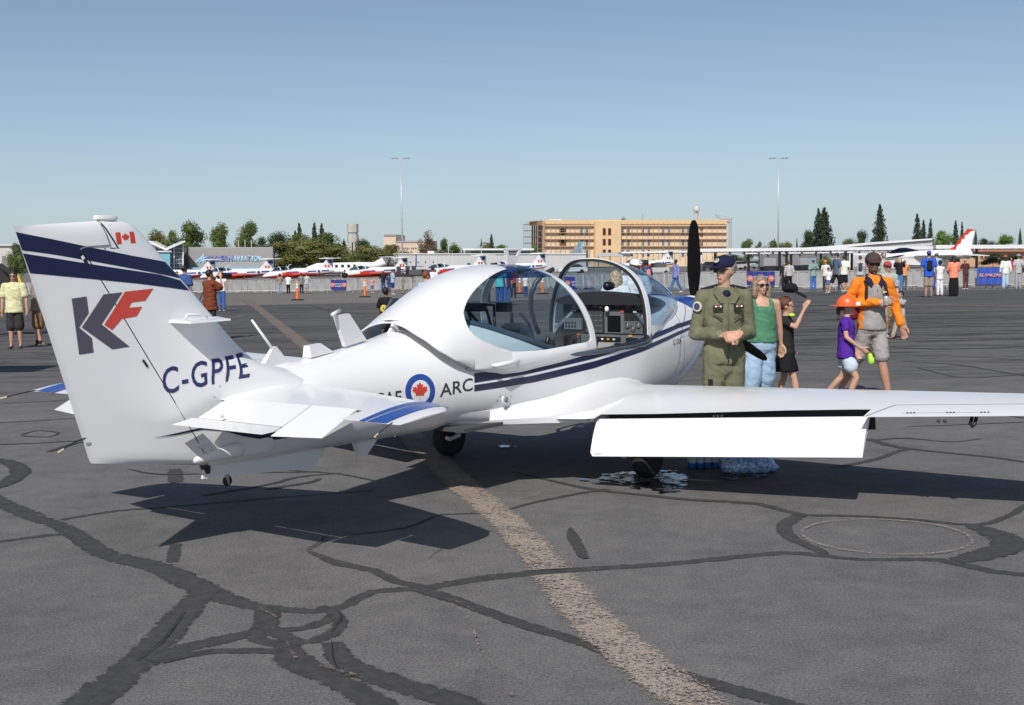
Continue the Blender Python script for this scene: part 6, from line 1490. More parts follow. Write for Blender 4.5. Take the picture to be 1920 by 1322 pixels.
def barrier():
    r = empty('crowd_barrier', (0,0,0)); w = 2.3
    mb = MB(); mb.tube([(-w/2,0,.12),(-w/2,0,1.02),(-w/2+.08,0,1.1),(w/2-.08,0,1.1),(w/2,0,1.02),(w/2,0,.12)], .022, 6); mb.build('frame', GAL, r)
    mb = MB(); mb.tube([(-w/2,0,.22),(w/2,0,.22)], .018, 6); mb.build('bottom_rail', GAL, r)
    me = None
    for k in range(1, 18):
        x = -w/2+w*k/18
        if me is None: mb = MB(); mb.tube([(0,0,.22),(0,0,1.1)], .011, 5, cap=False); o = mb.build('bar', GAL, r); o.location = (x,0,0); me = o.data
        else: o = bpy.data.objects.new('bar', me); COL.objects.link(o); o.parent = r; o.location = (x,0,0)
    for x in (-w/2+.25, w/2-.25):
        mb = MB(); mb.tube([(x,-.32,.01),(x,-.1,.13),(x,.1,.13),(x,.32,.01)], .02, 6); mb.build('foot', GAL, r)
    vs = []; fs = []; n = 24; m = 6
    for j in range(m+1):
        for i in range(n+1):
            u = i/n; v = j/m; vs.append((-w/2+w*u, .03+.05*sin(u*17+v*3)*(1-v*.6)+.03*sin(u*41), .16+.93*v-.05*(1-v)*sin(u*pi)))
    for j in range(m):
        for i in range(n): a = j*(n+1)+i; fs.append((a,a+1,a+n+2,a+n+1))
    me = bpy.data.meshes.new('mesh_cover'); me.from_pydata(vs, [], fs); mkobj('mesh_cover', me, r, NET, True)
    return r
bp_ = barrier(); tag(bp_, 'grey steel crowd barrier with sagging mesh cover in the long row', 'crowd barrier', 'mesh covered crowd barriers in one long row')
path = [onD(-60,100), onD(620,99), onD(880,95), onD(1060,84), onD(1290,72), onD(1560,70), onD(2010,68)]
first = True
for a, b in zip(path[:-1], path[1:]):
    d = Vector((b.x-a.x, b.y-a.y)); n = max(1, round(d.length/2.36)); rz = atan2(d.y, d.x)
    for k in range(n):
        c = Vector((a.x, a.y))+d*(k+.5)/n; loc = (c.x, c.y, gz(c.x, c.y)); rz_ = rz+random.uniform(-.03,.03)
        if first: bp_.location = loc; bp_.rotation_euler = (0,0,rz_); first = False
        else: copy_tree(bp_, loc, rz_)
# banners tied on the barriers
def banner(px0, px1, y0, y1, D, label, words, tcol, circles=True, col=(.02,.03,.22)):
    F = Face(px0, D, px1, D); r = empty('banner', onD((px0+px1)/2, D), 0, label, 'banner')
    mb = MB(); n = 14; P = []
    for j in range(4):
        for i in range(n+1):
            p = F.pt(px0+(px1-px0)*i/n, y1+(y0-y1)*j/3); p.y -= .02*sin(i*1.7); P.append(p)
    mb.add(P, [(j*(n+1)+i, j*(n+1)+i+1, (j+1)*(n+1)+i+1, (j+1)*(n+1)+i) for j in range(3) for i in range(n)]); mb.build('sheet', flat(col, .5), r)
    w, h = px1-px0, y1-y0
    if circles:
        for cx in (px0+w*.115, px1-w*.14):
            rr = h*.235; PP = [(cx+rr*cos(2*pi*k/18), (y0+y1)/2+rr*sin(2*pi*k/18)) for k in range(18)]; poly('red_disc', F, PP, .05, .06, flat((.55,.12,.08)), r)
            PP = [(cx+rr*.7*cos(2*pi*k/18), (y0+y1)/2+rr*.7*sin(2*pi*k/18)) for k in range(18)]; poly('disc_centre', F, PP, .065, .07, flat((.55,.22,.18)), r)
            sign('STOP', F, cx-rr*.6, cx+rr*.6, (y0+y1)/2-rr*.25, (y0+y1)/2+rr*.25, flat((.8,.7,.7)), r, .075, .01, 'disc_word')
    for i, wd in enumerate(words):
        if circles: sign(wd, F, px0+w*.25, px1-w*.27, y0+h*(.34+.22*i), y0+h*(.34+.22*i)+h*.15, tcol, r, .05, .01, 'banner_word')
        else: sign(wd, F, px0+w*.08, px1-w*.06, y0+h*.36, y0+h*.56, tcol, r, .05, .01, 'banner_word')
    for o in r.children: o.matrix_parent_inverse = Matrix.Translation(-Vector(r.location))
    return r
WT = flat((.8,.8,.82))
banner(620, 650, 525, 543.5, 98.5, 'small blue banner with two red discs left of the boy in black', ('RESTRICTED','AREA'), WT)
banner(1400, 1453, 509, 535, 70.2, 'blue banner with two red discs behind the blonde woman', ('RESTRICTED','AREA'), WT)
banner(1832, 1882, 502, 533, 68.2, 'blue banner with orange words near the right edge', ('BE AMAZING',), flat((.85,.35,.15)), False, (.03,.08,.40))
banner(876, 915, 518, 540, 94, 'blue banner seen through the rear of the canopy glass', ('RESTRICTED','AREA'), WT); banner(1058, 1112, 519, 543, 83, 'blue banner seen through the windshield', ('RESTRICTED','AREA'), WT)
# orange delineator posts
def post():
    r = empty('delineator_post', (0,0,0))
    mb = MB(); mb.lathe([(.38,0),(.38,.06),(.12,.10)], 8); mb.build('base', RUBBER, r)
    mb = MB(); mb.lathe([(.085,.08),(.07,.9),(.05,1.08),(.02,1.14)], 14); mb.build('tube', flat((.85,.17,.03), .45), r, True, 50)
    for z in (.72,.88): mb = MB(); mb.lathe([(.077,z),(.075,z+.09)], 14, cap=False); mb.build('reflective_band', flat((.85,.85,.85), .4), r, True)
    return r
pp = post(); PL = {556:(556,'orange delineator post nearest the left, below the leftmost display jet'),683:(552,'orange delineator post left of the boy in black'),974:(550,'orange delineator post seen through the canopy beside a child'),1017:(548,'orange delineator post seen through the front of the canopy')}
for i, (px, (py, lab)) in enumerate(PL.items()):
    g = gp(px, py) if i > 9 else onD(px, [70,76,74,72][i])
    if i == 0: pp.location = g; tag(pp, lab, 'traffic post', 'orange delineator posts')
    else: copy_tree(pp, g, 0, lab)
# ================================================================ ICE, WATER, PUDDLE under the wing
PLAS = bpy.data.materials.new('ice_bag_plastic'); PLAS.use_nodes = True
_b = PLAS.node_tree.nodes['Principled BSDF']; _b.inputs['Roughness'].default_value = .18; _b.inputs['Coat Weight'].default_value = .6
_n = PLAS.node_tree.nodes.new('ShaderNodeTexVoronoi'); _n.inputs['Scale'].default_value = 38; _r = PLAS.node_tree.nodes.new('ShaderNodeValToRGB'); _c = PLAS.node_tree.nodes.new('ShaderNodeTexCoord')
_r.color_ramp.elements[0].color = (.92,.95,.98,1); _r.color_ramp.elements[1].color = (.16,.34,.75,1); _r.color_ramp.elements[1].position = .7
PLAS.node_tree.links.new(_c.outputs['Object'], _n.inputs[0]); PLAS.node_tree.links.new(_n.outputs[0], _r.inputs[0]); PLAS.node_tree.links.new(_r.outputs[0], _b.inputs[0])
c_ = gp(1403, 888); ib = MB(); ib.cap((-.14,0,.075), (.14,.02,.07), .10, .095, 16, .75); ib.cap((.12,0,.06), (.24,.0,.045), .08, .04, 12, .6)
r_ = empty('ice_bag', (c_.x, c_.y+.03, 0), .1, 'clear blue printed bag of ice cubes lying under the wing', 'ice bag'); remesh_later = (ib, r_)
c_ = gp(1330, 880); wp = empty('water_pack', (c_.x, c_.y+.05, 0), .05, 'shrink wrapped pack of blue water bottles under the wing', 'bottle pack')
for i in range(5):
    for j in range(2):
        mb = MB(); mb.lathe([(.030,0),(.033,.02),(.033,.12),(.028,.15),(.013,.185),(.013,.20)], 12, (-.14+.068*i,.068*j,.004)); mb.build('bottle', MAT('bottle_blue', (.03,.16,.50), .15) if i+j == 0 else bpy.data.materials['bottle_blue'], wp, True)
        mb = MB(); mb.lathe([(.034,.05),(.034,.10)], 12, (-.14+.068*i,.068*j,.004), cap=False); mb.build('label', flat((.6,.68,.78)) , wp, True)
WAT = bpy.data.materials.new('puddle_water'); WAT.use_nodes = True; _b = WAT.node_tree.nodes['Principled BSDF']
_b.inputs['Base Color'].default_value = (.012,.012,.013,1); _b.inputs['Roughness'].default_value = .03; _b.inputs['Specular IOR Level'].default_value = .5
_n = WAT.node_tree.nodes.new('ShaderNodeTexNoise'); _n.inputs['Scale'].default_value = 45; _g = WAT.node_tree.nodes.new('ShaderNodeNewGeometry'); _p = WAT.node_tree.nodes.new('ShaderNodeBump'); _p.inputs['Strength'].default_value = .2; _p.inputs['Distance'].default_value = .006
_n2 = WAT.node_tree.nodes.new('ShaderNodeTexNoise'); _n2.inputs['Scale'].default_value = 7; _n2.inputs['Detail'].default_value = 4; _n2.inputs['Roughness'].default_value = .7
_m2 = WAT.node_tree.nodes.new('ShaderNodeMapRange'); _m2.inputs[1].default_value = .50; _m2.inputs[2].default_value = .52; _t2 = WAT.node_tree.nodes.new('ShaderNodeBsdfTransparent'); _x2 = WAT.node_tree.nodes.new('ShaderNodeMixShader')
WAT.node_tree.links.new(_g.outputs['Position'], _n2.inputs[0]); WAT.node_tree.links.new(_n2.outputs['Fac'], _m2.inputs[0]); WAT.node_tree.links.new(_m2.outputs[0], _x2.inputs[0]); WAT.node_tree.links.new(_b.outputs[0], _x2.inputs[2]); WAT.node_tree.links.new(_t2.outputs[0], _x2.inputs[1]); WAT.node_tree.links.new(_x2.outputs[0], WAT.node_tree.nodes['Material Output'].inputs[0])
WAT.node_tree.links.new(_g.outputs['Position'], _n.inputs[0]); WAT.node_tree.links.new(_n.outputs[0], _p.inputs['Height']); WAT.node_tree.links.new(_p.outputs[0], _b.inputs['Normal'])
def blob_px(name, pts, z, mat, label):
    P = [gp(*p) for p in pts]; out = []
    for i in range(len(P)):
        a, b = P[i], P[(i+1) % len(P)]
        for k in range(20):
            q = a.lerp(b, k/20); nz = noise.noise(q*4)*.07+noise.noise(q*14)*.035+noise.noise(q*40)*.014; c0 = sum(P, Vector())/len(P); d = (q-c0); out.append(q+d.normalized()*nz)
    me = bpy.data.meshes.new(name); me.from_pydata([(q.x,q.y,z) for q in out], [], [tuple(range(len(out)))]); bm = bmesh.new(); bm.from_mesh(me); bm.normal_update(); 
    for f in bm.faces:
        if f.normal.z < 0: f.normal_flip()
    bmesh.ops.triangulate(bm, faces=bm.faces); bm.to_mesh(me); bm.free()
    o = mkobj(name, me, None, mat); return tag(o, label, 'puddle', 'puddles under the wing', 'structure')
blob_px('puddle', [(1098,902),(1130,891),(1180,886),(1240,884),(1290,886),(1300,896),(1285,912),(1272,925),(1235,926),(1190,917),(1150,911),(1110,909)], .014, WAT, 'shallow puddle around the right main wheel')
blob_px('puddle', [(1340,893),(1400,890),(1450,880),(1462,885),(1420,900),(1370,903)], .014, WAT, 'small puddle beside the ice bag')
blob_px('puddle', [(930,838),(945,836),(965,838),(968,841),(945,843),(930,842)], .014, WAT, 'tiny oval puddle in the shade under the fuselage')
# ================================================================ PEOPLE
SKIN = {}
def skin(t):
    cols = {'fair': (.52,.30,.21), 'light': (.46,.25,.17), 'tan': (.36,.19,.12), 'brown': (.20,.10,.06), 'dark': (.10,.05,.035)}
    if t not in SKIN: SKIN[t] = MAT('skin', cols[t], .5, var=(14,.10), bump=(30,.15,.01), spec=.35)
    return SKIN[t]
def remesh(mb, name, mat, parent, vox, wr=0, sm=2, seed=0, wz=1.0, wscale=1.0):
    me = mb.mesh(name, True); o = bpy.data.objects.new('tmp', me); COL.objects.link(o)
    r = o.modifiers.new('r', 'REMESH'); r.mode = 'VOXEL'; r.voxel_size = vox; r.adaptivity = 0
    if sm: s = o.modifiers.new('s', 'SMOOTH'); s.factor = .6; s.iterations = sm
    dg = bpy.context.evaluated_depsgraph_get(); m2 = bpy.data.meshes.new_from_object(o.evaluated_get(dg))
    bpy.data.objects.remove(o); bpy.data.meshes.remove(me)
    m2.name = name
    if wr:
        nv = [v.normal.copy() for v in m2.vertices]
        for v, n in zip(m2.vertices, nv):
            p = v.co; q = Vector((p.x*9*wscale+seed, p.y*9*wscale, p.z*16*wz*wscale+p.x*7))
            d = abs(noise.noise(q)); e = noise.noise(Vector((p.x*5+seed, p.y*5+p.z*3, p.z*6)))
            v.co = p+n*(wr*(1.0-1.5*min(d, .5))+wr*.35*e)
    m2.materials.clear(); return mkobj(name, m2, parent, mat, True)
def lerp(a, b, t): return a+(b-a)*t
def Rz(a): return Matrix.Rotation(a, 3, 'Z')
def hand(mb, w, d, side, s, curl=.5, palm=None):
    """palm, thumb and four fingers from the wrist w along d; s = metres per unit height"""
    d = Vector(d).normalized(); up = Vector(palm) if palm else Vector((0,-1,0)); up = (up-d*up.dot(d)).normalized(); lat = d.cross(up)*side
    L = .105*s
    mb.cap(w-d*.01*s, w+d*L*.48, .019*s, .030*s, 10, .5, up=up)
    for k, (off, ln) in enumerate(((.024,.36),(.008,.42),(-.008,.39),(-.023,.30))):
        b = w+d*L*.50+lat*off*s; c1 = (d+up*curl*.6).normalized(); c2 = (d+up*curl*2.0).normalized(); c3 = (d*.6+up*curl*2.6).normalized()
        p1 = b+c1*L*ln*.5; p2 = p1+c2*L*ln*.4; p3 = p2+c3*L*ln*.3
        mb.tube([b-d*.01*s, b, p1, p2, p3, p3+c3*.002], [.0075*s,.0078*s,.0074*s,.0066*s,.0055*s,.002*s], 6)
    t0 = w+d*L*.12+lat*.022*s; t1 = t0+(lat*.75+d*.75+up*.3)*L*.28; t2 = t1+(d+lat*.15+up*.5)*L*.26
    mb.tube([t0-lat*.01*s, t0, t1, t2, t2+(t2-t1)*.1], [.011*s,.011*s,.009*s,.0072*s,.003*s], 6)
def person(loc, H, yaw, label, top=None, bottom=None, sk='light', hair=None, hat=None, arms=None, legs=None, lean=0, vox=None,
           head=(0,0), group=None, glasses=False, shoes=(.06,.06,.06), fat=1.0, pack=None, bag=None, extra=None, child=False, socks=None, hem=None):
    """yaw 0 faces the camera (-Y). arms: [(elbow, wrist) for screen-left/right] in body units, None = hanging."""
    root = empty('person', loc, yaw, label, 'person', group)
    near = vox is not None; vx = vox or .022
    hs = 1.0 if not child else 1.18             # children have larger heads
    S = H; U = lambda x, y, z: Vector((x*S, y*S, z*S))
    hh = .132*hs*(.96)                          # head height
    hc = 1-hh/2                                 # head centre
    neck = 1-hh-.005; sh = neck-.045
    sx = .108*(.93 if child else 1)*(1+(fat-1)*.3); hipz = .515 if not child else .50
    LX = lean
    def T(x, y, z):                             # lean the upper body about the hips
        k = max(0, z-hipz); return U(x, y-LX*k, z-.2*abs(LX)*k)
    R_ = lambda r: r*S
    legs = legs or [((-.052,.0,.285),(-.058,.0,.045)), ((.052,0,.285),(.058,.0,.045))]
    arms = arms or [None, None]
    dflt = [((-.145,.012,sh-.165),(-.150,-.02,sh-.31)), ((.145,.012,sh-.165),(.150,-.02,sh-.31))]
    A = [a if a else d for a, d in zip(arms, dflt)]
    hy, hp = head
    Hm = Matrix.Translation(T(0,-.012,hc)) @ Matrix.Rotation(hy, 4, 'Z') @ Matrix.Rotation(hp, 4, 'X') @ Matrix.Scale(S*hs, 4)
    HV = lambda *p: Hm @ Vector(p)
    # --- body: one continuous surface
    b = MB()
    def oval(z, w, d, y=0): return [T(w*cos(2*pi*k/20), y+d*sin(2*pi*k/20), z) for k in range(20)]
    tw = fat
    b.loft([oval(hipz-.055,.050*tw,.045), oval(hipz-.03,.082*tw,.060*tw), oval(hipz+.02,.088*tw,.062*tw,.002), oval(.62,.074*tw,.055*tw), oval(.70,.084*tw,.058*tw), oval(.76,.094,.058*(tw+1)/2), oval(sh-.01,.094,.050), oval(sh+.02,.060,.036), oval(sh+.035,.03,.026)])
    b.cap(T(0,.002,sh-.0), T(0,-.006,neck+.03), R_(.034*(.9+.1*tw)), R_(.028), 12)
    # head with jaw, nose, ears
    hb = MB()
    hb.ball(HV(0,.008,.012), [S*hs*a for a in (.043,.052,.056)], 18, 14)
    b.ball(HV(0,.008,.012), [S*hs*a for a in (.043,.052,.055)], 18, 14)
    b.loft([[HV(x_*w+0, y_+yy, z) for x_, y_ in ((-.9,.30*.05),(-.8,-.018),(-.4,-.032),(0,-.036),(.4,-.032),(.8,-.018),(.9,.015),(0,.03))] for z, w, yy in ((.015,.038,-.008),(-.02,.036,-.009),(-.042,.027,-.008),(-.057,.016,-.008),(-.060,.008,-.01))])
    if near:
        b.loft([[HV(-.005*w,-.040-d,z), HV(.005*w,-.040-d,z), HV(.008*w,-.030,z), HV(-.008*w,-.030,z)] for z, w, d in ((.012,.8,.004),(-.005,1,.010),(-.016,1.5,.017),(-.020,1.3,.008))])
        for s_ in (-1, 1): b.ball(HV(s_*.045,.010,-.004), [S*hs*a for a in (.006,.010,.016)], 8, 6)
        b.cap(HV(-.010,-.041,-.034), HV(.010,-.041,-.034), S*.0055, S*.0055, 6)
    for i, (el, wr) in enumerate(A):
        s_ = -1 if i == 0 else 1
        shp = T(s_*sx,.0,sh-.012); e = T(*el) if el[2] > .3 else U(*el); w_ = T(*wr)
        b.cap(T(s_*.05,0,sh-.005), shp, R_(.030), R_(.029), 10)
        b.cap(shp, e, R_(.0275*(1+(tw-1)*.5)), R_(.0215), 10, mid=(.35, R_(.027)))
        b.cap(e, w_, R_(.0215), R_(.0145), 10, mid=(.3, R_(.0215)))
        d = (w_-e).normalized()
        hd = extra.get('hand%d' % i) if extra else None
        if near: hand(b, w_+d*.008*S, hd[0] if hd else d, s_*(-1), S, hd[2] if hd else .35, hd[1] if hd else (-s_*.8,-.6,.1))
        else: b.cap(w_, w_+d*.055*S, R_(.013), R_(.017), 8, .6)
    for i, (kn, an) in enumerate(legs):
        s_ = -1 if i == 0 else 1
        hp_ = U(s_*.045, 0, hipz-.01); k_ = U(*kn); a_ = U(*an)
        b.cap(hp_, k_, R_(.047*tw), R_(.030), 12, mid=(.3, R_(.047*tw)))
        b.cap(k_, a_, R_(.029), R_(.019), 12, mid=(.3, R_(.032)))
        b.cap(a_, a_+U(0,-.05,-.022), R_(.018), R_(.014), 8)
    remesh(b, 'body', skin(sk), root, vx*(.62 if near else .85), 0, 1)
    # --- clothes
    sd = hash(label) % 97 if False else sum(map(ord, label)) % 97
    if top:
        c = MB(); kind, col = top[0], top[1]; lo = top[2] if len(top) > 2 else hipz-.03; g = top[3] if len(top) > 3 else 1.0
        ez = .008*g
        zs = [(lo,.090*tw+ez*1.6,.066*tw+ez*1.4),(lo+.03,.090*tw+ez*1.3,.066*tw+ez),(.62,.078*tw+ez*1.5,.058*tw+ez),(.70,.086*tw+ez,.060*tw+ez),(.76,.094+ez,.060*(tw+1)/2+ez),(sh-.01,.095+ez*.5,.052+ez*.6),(sh+.018,.064,.040),(sh+.034,.040,.034)]
        if kind == 'tank': zs = [z for z in zs if z[0] <= .77]+[(.79,.070,.058)]
        if lo < .45: zs = [(lo,(.118 if hem is None else hem)*tw,.090*tw),(.45,.105*tw,.080*tw)]+zs[1:] if False else [(lo,(hem or .118),.095),((lo+hipz)/2,.105*tw,.080*tw),(hipz+.0,.094*tw+ez,.068*tw+ez)]+zs[2:]
        c.loft([oval(*z) for z in zs])
        if kind == 'tank':
            for s_ in (-1, 1): c.tube([T(s_*.055,-.056,.77),T(s_*.062,-.05,.81),T(s_*.060,.0,sh+.022),T(s_*.055,.05,.79),T(s_*.05,.05,.76)], R_(.012), 8)
        else:
            for i, (el, wr) in enumerate(A):
                s_ = -1 if i == 0 else 1; shp = T(s_*sx,.0,sh-.012); e = T(*el); w_ = T(*wr)
                c.cap(T(s_*.05,0,sh-.004), shp, R_(.033), R_(.0315+ez*.4), 12)
                if kind == 'short': c.cap(shp, lerp(shp, e, .72), R_(.034+ez*.6), R_(.034+ez), 12)
                elif kind == 'cap': c.cap(shp, lerp(shp, e, .35), R_(.033), R_(.033), 12)
                elif kind == 'long':
                    c.cap(shp, e, R_(.031+ez*.5), R_(.027+ez*.5), 12); c.cap(e, lerp(e, w_, .93), R_(.029+ez*.6), R_(.0205+ez*.4), 12)
                    # cuff
        if len(top) > 4 and top[4] == 'flying_suit':
            for i, (kn, an) in enumerate(legs):
                s_ = -1 if i == 0 else 1; hp_ = U(s_*.047, 0, hipz-.01); k_ = U(*kn); a_ = U(*an)
                c.ball(U(0,0,.465), R_(.062), 14, 10); c.cap(hp_+U(0,0,.04), k_, R_(.058), R_(.050), 14); c.cap(k_, lerp(k_, a_, .96), R_(.050), R_(.044), 14)
        remesh(c, top[4] if len(top) > 4 else 'shirt', cloth(col), root, vx*(.7 if near else .85), .007*S*(g if near else .7), 1, sd)
    if bottom:
        c = MB(); kind, col = bottom[0], bottom[1]; g = bottom[2] if len(bottom) > 2 else 1.0
        if kind in ('trousers', 'shorts', 'jeans'):
            c.loft([[U(w*cos(2*pi*k/20), d*sin(2*pi*k/20), z) for k in range(20)] for z, w, d in ((hipz-.06,.060*tw,.050*tw),(hipz-.03,.092*tw,.067*tw),(hipz+.02,.094*tw,.068*tw),(hipz+.06,.086*tw,.064*tw),(hipz+.075,.082*tw,.062*tw))])
            for i, (kn, an) in enumerate(legs):
                s_ = -1 if i == 0 else 1; hp_ = U(s_*.045, 0, hipz-.01); k_ = U(*kn); a_ = U(*an)
                if kind == 'shorts':
                    t = bottom[3] if len(bottom) > 3 else .92
                    c.cap(hp_, lerp(hp_, k_, t), R_(.050*tw), R_(.048*g), 14)
                else:
                    c.cap(hp_, k_, R_(.051*tw), R_(.036*g+.004), 14); c.cap(k_, lerp(k_, a_, .96), R_(.036*g+.004), R_(.031*g), 14)
        elif kind == 'skirt':
            lo = bottom[3] if len(bottom) > 3 else .33
            c.loft([[U(w*cos(2*pi*k/20), d*sin(2*pi*k/20), z) for k in range(20)] for z, w, d in ((lo,.135*g,.11*g),(.40,.12*g,.095*g),(hipz,.098*tw,.072*tw),(hipz+.08,.082*tw,.062*tw))])
        nm = {'trousers':'trousers','jeans':'jeans','shorts':'shorts','skirt':'skirt'}[kind]
        remesh(c, nm, cloth(col), root, vx*(.7 if near else .85), .006*S*(1 if near else .7), 1, sd+7)
    if shoes:
        for i, (kn, an) in enumerate(legs):
            a_ = U(*an); f = Vector((0,-1,0)); c = MB()
            tilt = max(0, an[2]-.05)*S
            c.cap(a_+Vector((0,.012*S,-.022*S)), a_+Vector(((-.006 if i == 0 else .006)*S,-.075*S,-.030*S-tilt*.3)), R_(.022), R_(.020), 10, .75)
            c.build('shoe', flat(shoes, .7), root, True)
            if socks:
                c = MB(); k_ = U(*kn); c.cap(a_, lerp(a_, k_, .14), R_(.022), R_(.022), 10); c.build('sock', cloth(socks), root, True)
    if hair:
        c = MB(); st, col = hair
        m = MAT('hair', col, .6, var=(40,.5), bump=(60,.8,.01)) if ('h', col) not in _mc else _mc[('h', col)]; _mc[('h', col)] = m
        c.ball(HV(0,.016,.022), [S*hs*a for a in (.049,.054,.055)], 16, 12)
        if st in ('long', 'wavy'):
            c.ball(HV(0,.030,-.01), [S*hs*a for a in (.052,.038,.06)], 14, 10)
            for s_ in (-1, 1): c.tube([HV(s_*.044,.0,.03),HV(s_*.052,-.004,-.02),HV(s_*.055,.0,-.062),HV(s_*.050,.0,-.085)], [S*hs*.016,S*hs*.020,S*hs*.019,S*hs*.012], 10)
            c.tube([HV(0,.045,.0),HV(0,.050,-.06),HV(0,.045,-.11)], [S*hs*.045,S*hs*.045,S*hs*.03], 12, .5)
            if st == 'wavy':
                rr = random.Random(3)
                for k in range(26):
                    a = rr.uniform(-.2, pi+.2); z = rr.uniform(-.085, .03); c.ball(HV(.056*cos(a),.012+.04*sin(a),z), S*hs*rr.uniform(.010,.016), 8, 6)
        if st == 'tail': c.tube([HV(0,.055,.02),HV(0,.075,-.02),HV(0,.07,-.10)], [S*.018,S*.02,S*.01], 10)
        # carve the face: push hair back from the front
        o = remesh(c, 'hair', m, root, vx*.6, .004*S if near else .003*S, 1, sd, 1, 2)
        inv = Hm.inverted()
        for v in o.data.vertices:
            p = inv @ v.co
            if p.y < -.012 and p.z < .030 and abs(p.x) < .046: p.y = -.012+(p.y+.012)*.05; v.co = Hm @ p
    if hat:
        st, col = hat[0], hat[1]; m = cloth(col)
        c = MB()
        if st == 'cap' or st == 'backcap':
            f = -1 if st == 'cap' else 1
            def dome(z, r, y=0): return [HV(.052*r*cos(2*pi*k/24), .006+y+.060*r*sin(2*pi*k/24), z) for k in range(24)]
            c.loft([dome(.020,1.0), dome(.035,1.02), dome(.055,.92), dome(.068,.72), dome(.075,.42), dome(.078,.08)])
            c.build('cap', m, root, True)
            c = MB(); tp = []; bt = []
            for k in range(13):
                a = pi*(k/12); x = .044*cos(a); yv = -(.040+.050*sin(a)**.8)*-f*-1
                tp.append((x, f*(.040+.048*sin(a)**.8), .028-.010*sin(a)))
            base = [(.044*cos(pi*k/12), f*(.036)*sin(pi*k/12)**.5 if False else f*(.030+.018*sin(pi*k/12)), .032) for k in range(13)]
            c.loft([[HV(p[0], p[1]+.006, p[2]) for p in base]+[HV(p[0], p[1]+.006, p[2]-.004) for p in base[::-1]], [HV(p[0], p[1]+.006, p[2]) for p in tp]+[HV(p[0], p[1]+.006, p[2]-.004) for p in tp[::-1]]])
            c.build('cap_peak', m, root, True)
        elif st == 'brim':
            c.loft([[HV(r*.055*cos(2*pi*k/24), .006+r*.062*sin(2*pi*k/24), z) for k in range(24)] for z, r in ((.024,1.9),(.030,1.92),(.032,1.05),(.050,1.0),(.072,.85),(.078,.4))]); c.build('sun_hat', m, root, True)
        elif st == 'helmet':
            c.loft([[HV(r*.060*cos(2*pi*k/24), .010+r*.072*sin(2*pi*k/24)+(y_ if sin(2*pi*k/24) > .3 else 0), z) for k in range(24)] for z, r, y_ in ((.010,1.55,.02),(.016,1.58,.022),(.020,1.08,0),(.045,1.05,0),(.075,.85,0),(.092,.5,0),(.098,.1,0))]); c.build('helmet', flat(col, .35), root, True, 50)
            for a in (-.7, 0, .7):
                c = MB(); c.tube([HV(.058*1.06*sin(a)*cos(t)*1.0, .010-.072*1.08*cos(a)*cos(t) if False else .010+.078*sin(t-pi/2)*1.0*cos(a*.0), .02+.080*cos(t-pi/2)) for t in [k*pi/10 for k in range(11)]], S*.004, 6)
                if a == 0: c.build('helmet_ridge', flat(col, .35), root, True)
    if glasses:
        c = MB(); 
        for s_ in (-1, 1): c.loft([[HV(s_*.019+.016*cos(2*pi*k/12), -.047-.002+.012*abs(s_*.019+.016*cos(2*pi*k/12))**1/.04*.5+d, .004+.0115*sin(2*pi*k/12)) for k in range(12)] for d in (0, .004)])
        c.cap(HV(-.036,-.040,.010), HV(-.046,.004,.008), S*.0022, S*.002, 6); c.cap(HV(.036,-.040,.010), HV(.046,.004,.008), S*.0022, S*.002, 6); c.cap(HV(-.006,-.048,.007), HV(.006,-.048,.007), S*.002, S*.002, 6)
        c.build('sunglasses', flat((.012,.012,.014), .12), root)
    if near and not glasses:
        for s_ in (-1, 1):
            c = MB(); c.ball(HV(s_*.018,-.040,.004), S*hs*.0055, 8, 6); c.build('eye', flat((.05,.035,.03), .3), root, True)
    if near:
        c = MB(); c.cap(HV(-.011,-.0455,-.034), HV(.011,-.0455,-.034), S*.0030, S*.0030, 6); c.build('mouth', flat((.36,.12,.10), .5), root, True)
    if pack:
        c = MB(); c.cap(T(0,.095,.64), T(0,.085,.76), R_(.060), R_(.052), 12, .7, up=(0,1,0)); remesh(c, 'backpack', cloth(pack), root, vx, .003, 1)
        for s_ in (-1, 1): c = MB(); c.tube([T(s_*.06,.07,.77),T(s_*.066,.0,sh+.028),T(s_*.062,-.065,.78),T(s_*.075,-.03,.68)], R_(.010), 6); c.build('shoulder_strap', cloth(pack), root, True)
    if bag:
        c = MB(); c.cap(T(bag[1],bag[2],bag[3]), T(bag[1],bag[2],bag[3]+.05), R_(.042), R_(.040), 10, .6); c.build('shoulder_bag', cloth(bag[0]), root, True)
        c = MB(); c.tube([T(bag[1],bag[2]-.02,bag[3]+.08),T(bag[1]*.3,-.065,.74),T(-.06*(1 if bag[1] > 0 else -1),0,sh+.03),T(bag[1]*.4,.062,.72),T(bag[1],bag[2]+.02,bag[3]+.08)], R_(.006), 6); c.build('bag_strap', cloth(bag[0]), root, True)
    root['_T'] = 0; del root['_T']
    return root, T, U, HV, S
def sub(root, mb, name, mat, smooth=True, ang=None): return mb.build(name, mat, root, smooth, ang)
# ---------------------------------------------------------------- the four groups near the nose
OLIVE = (.150,.150,.095)
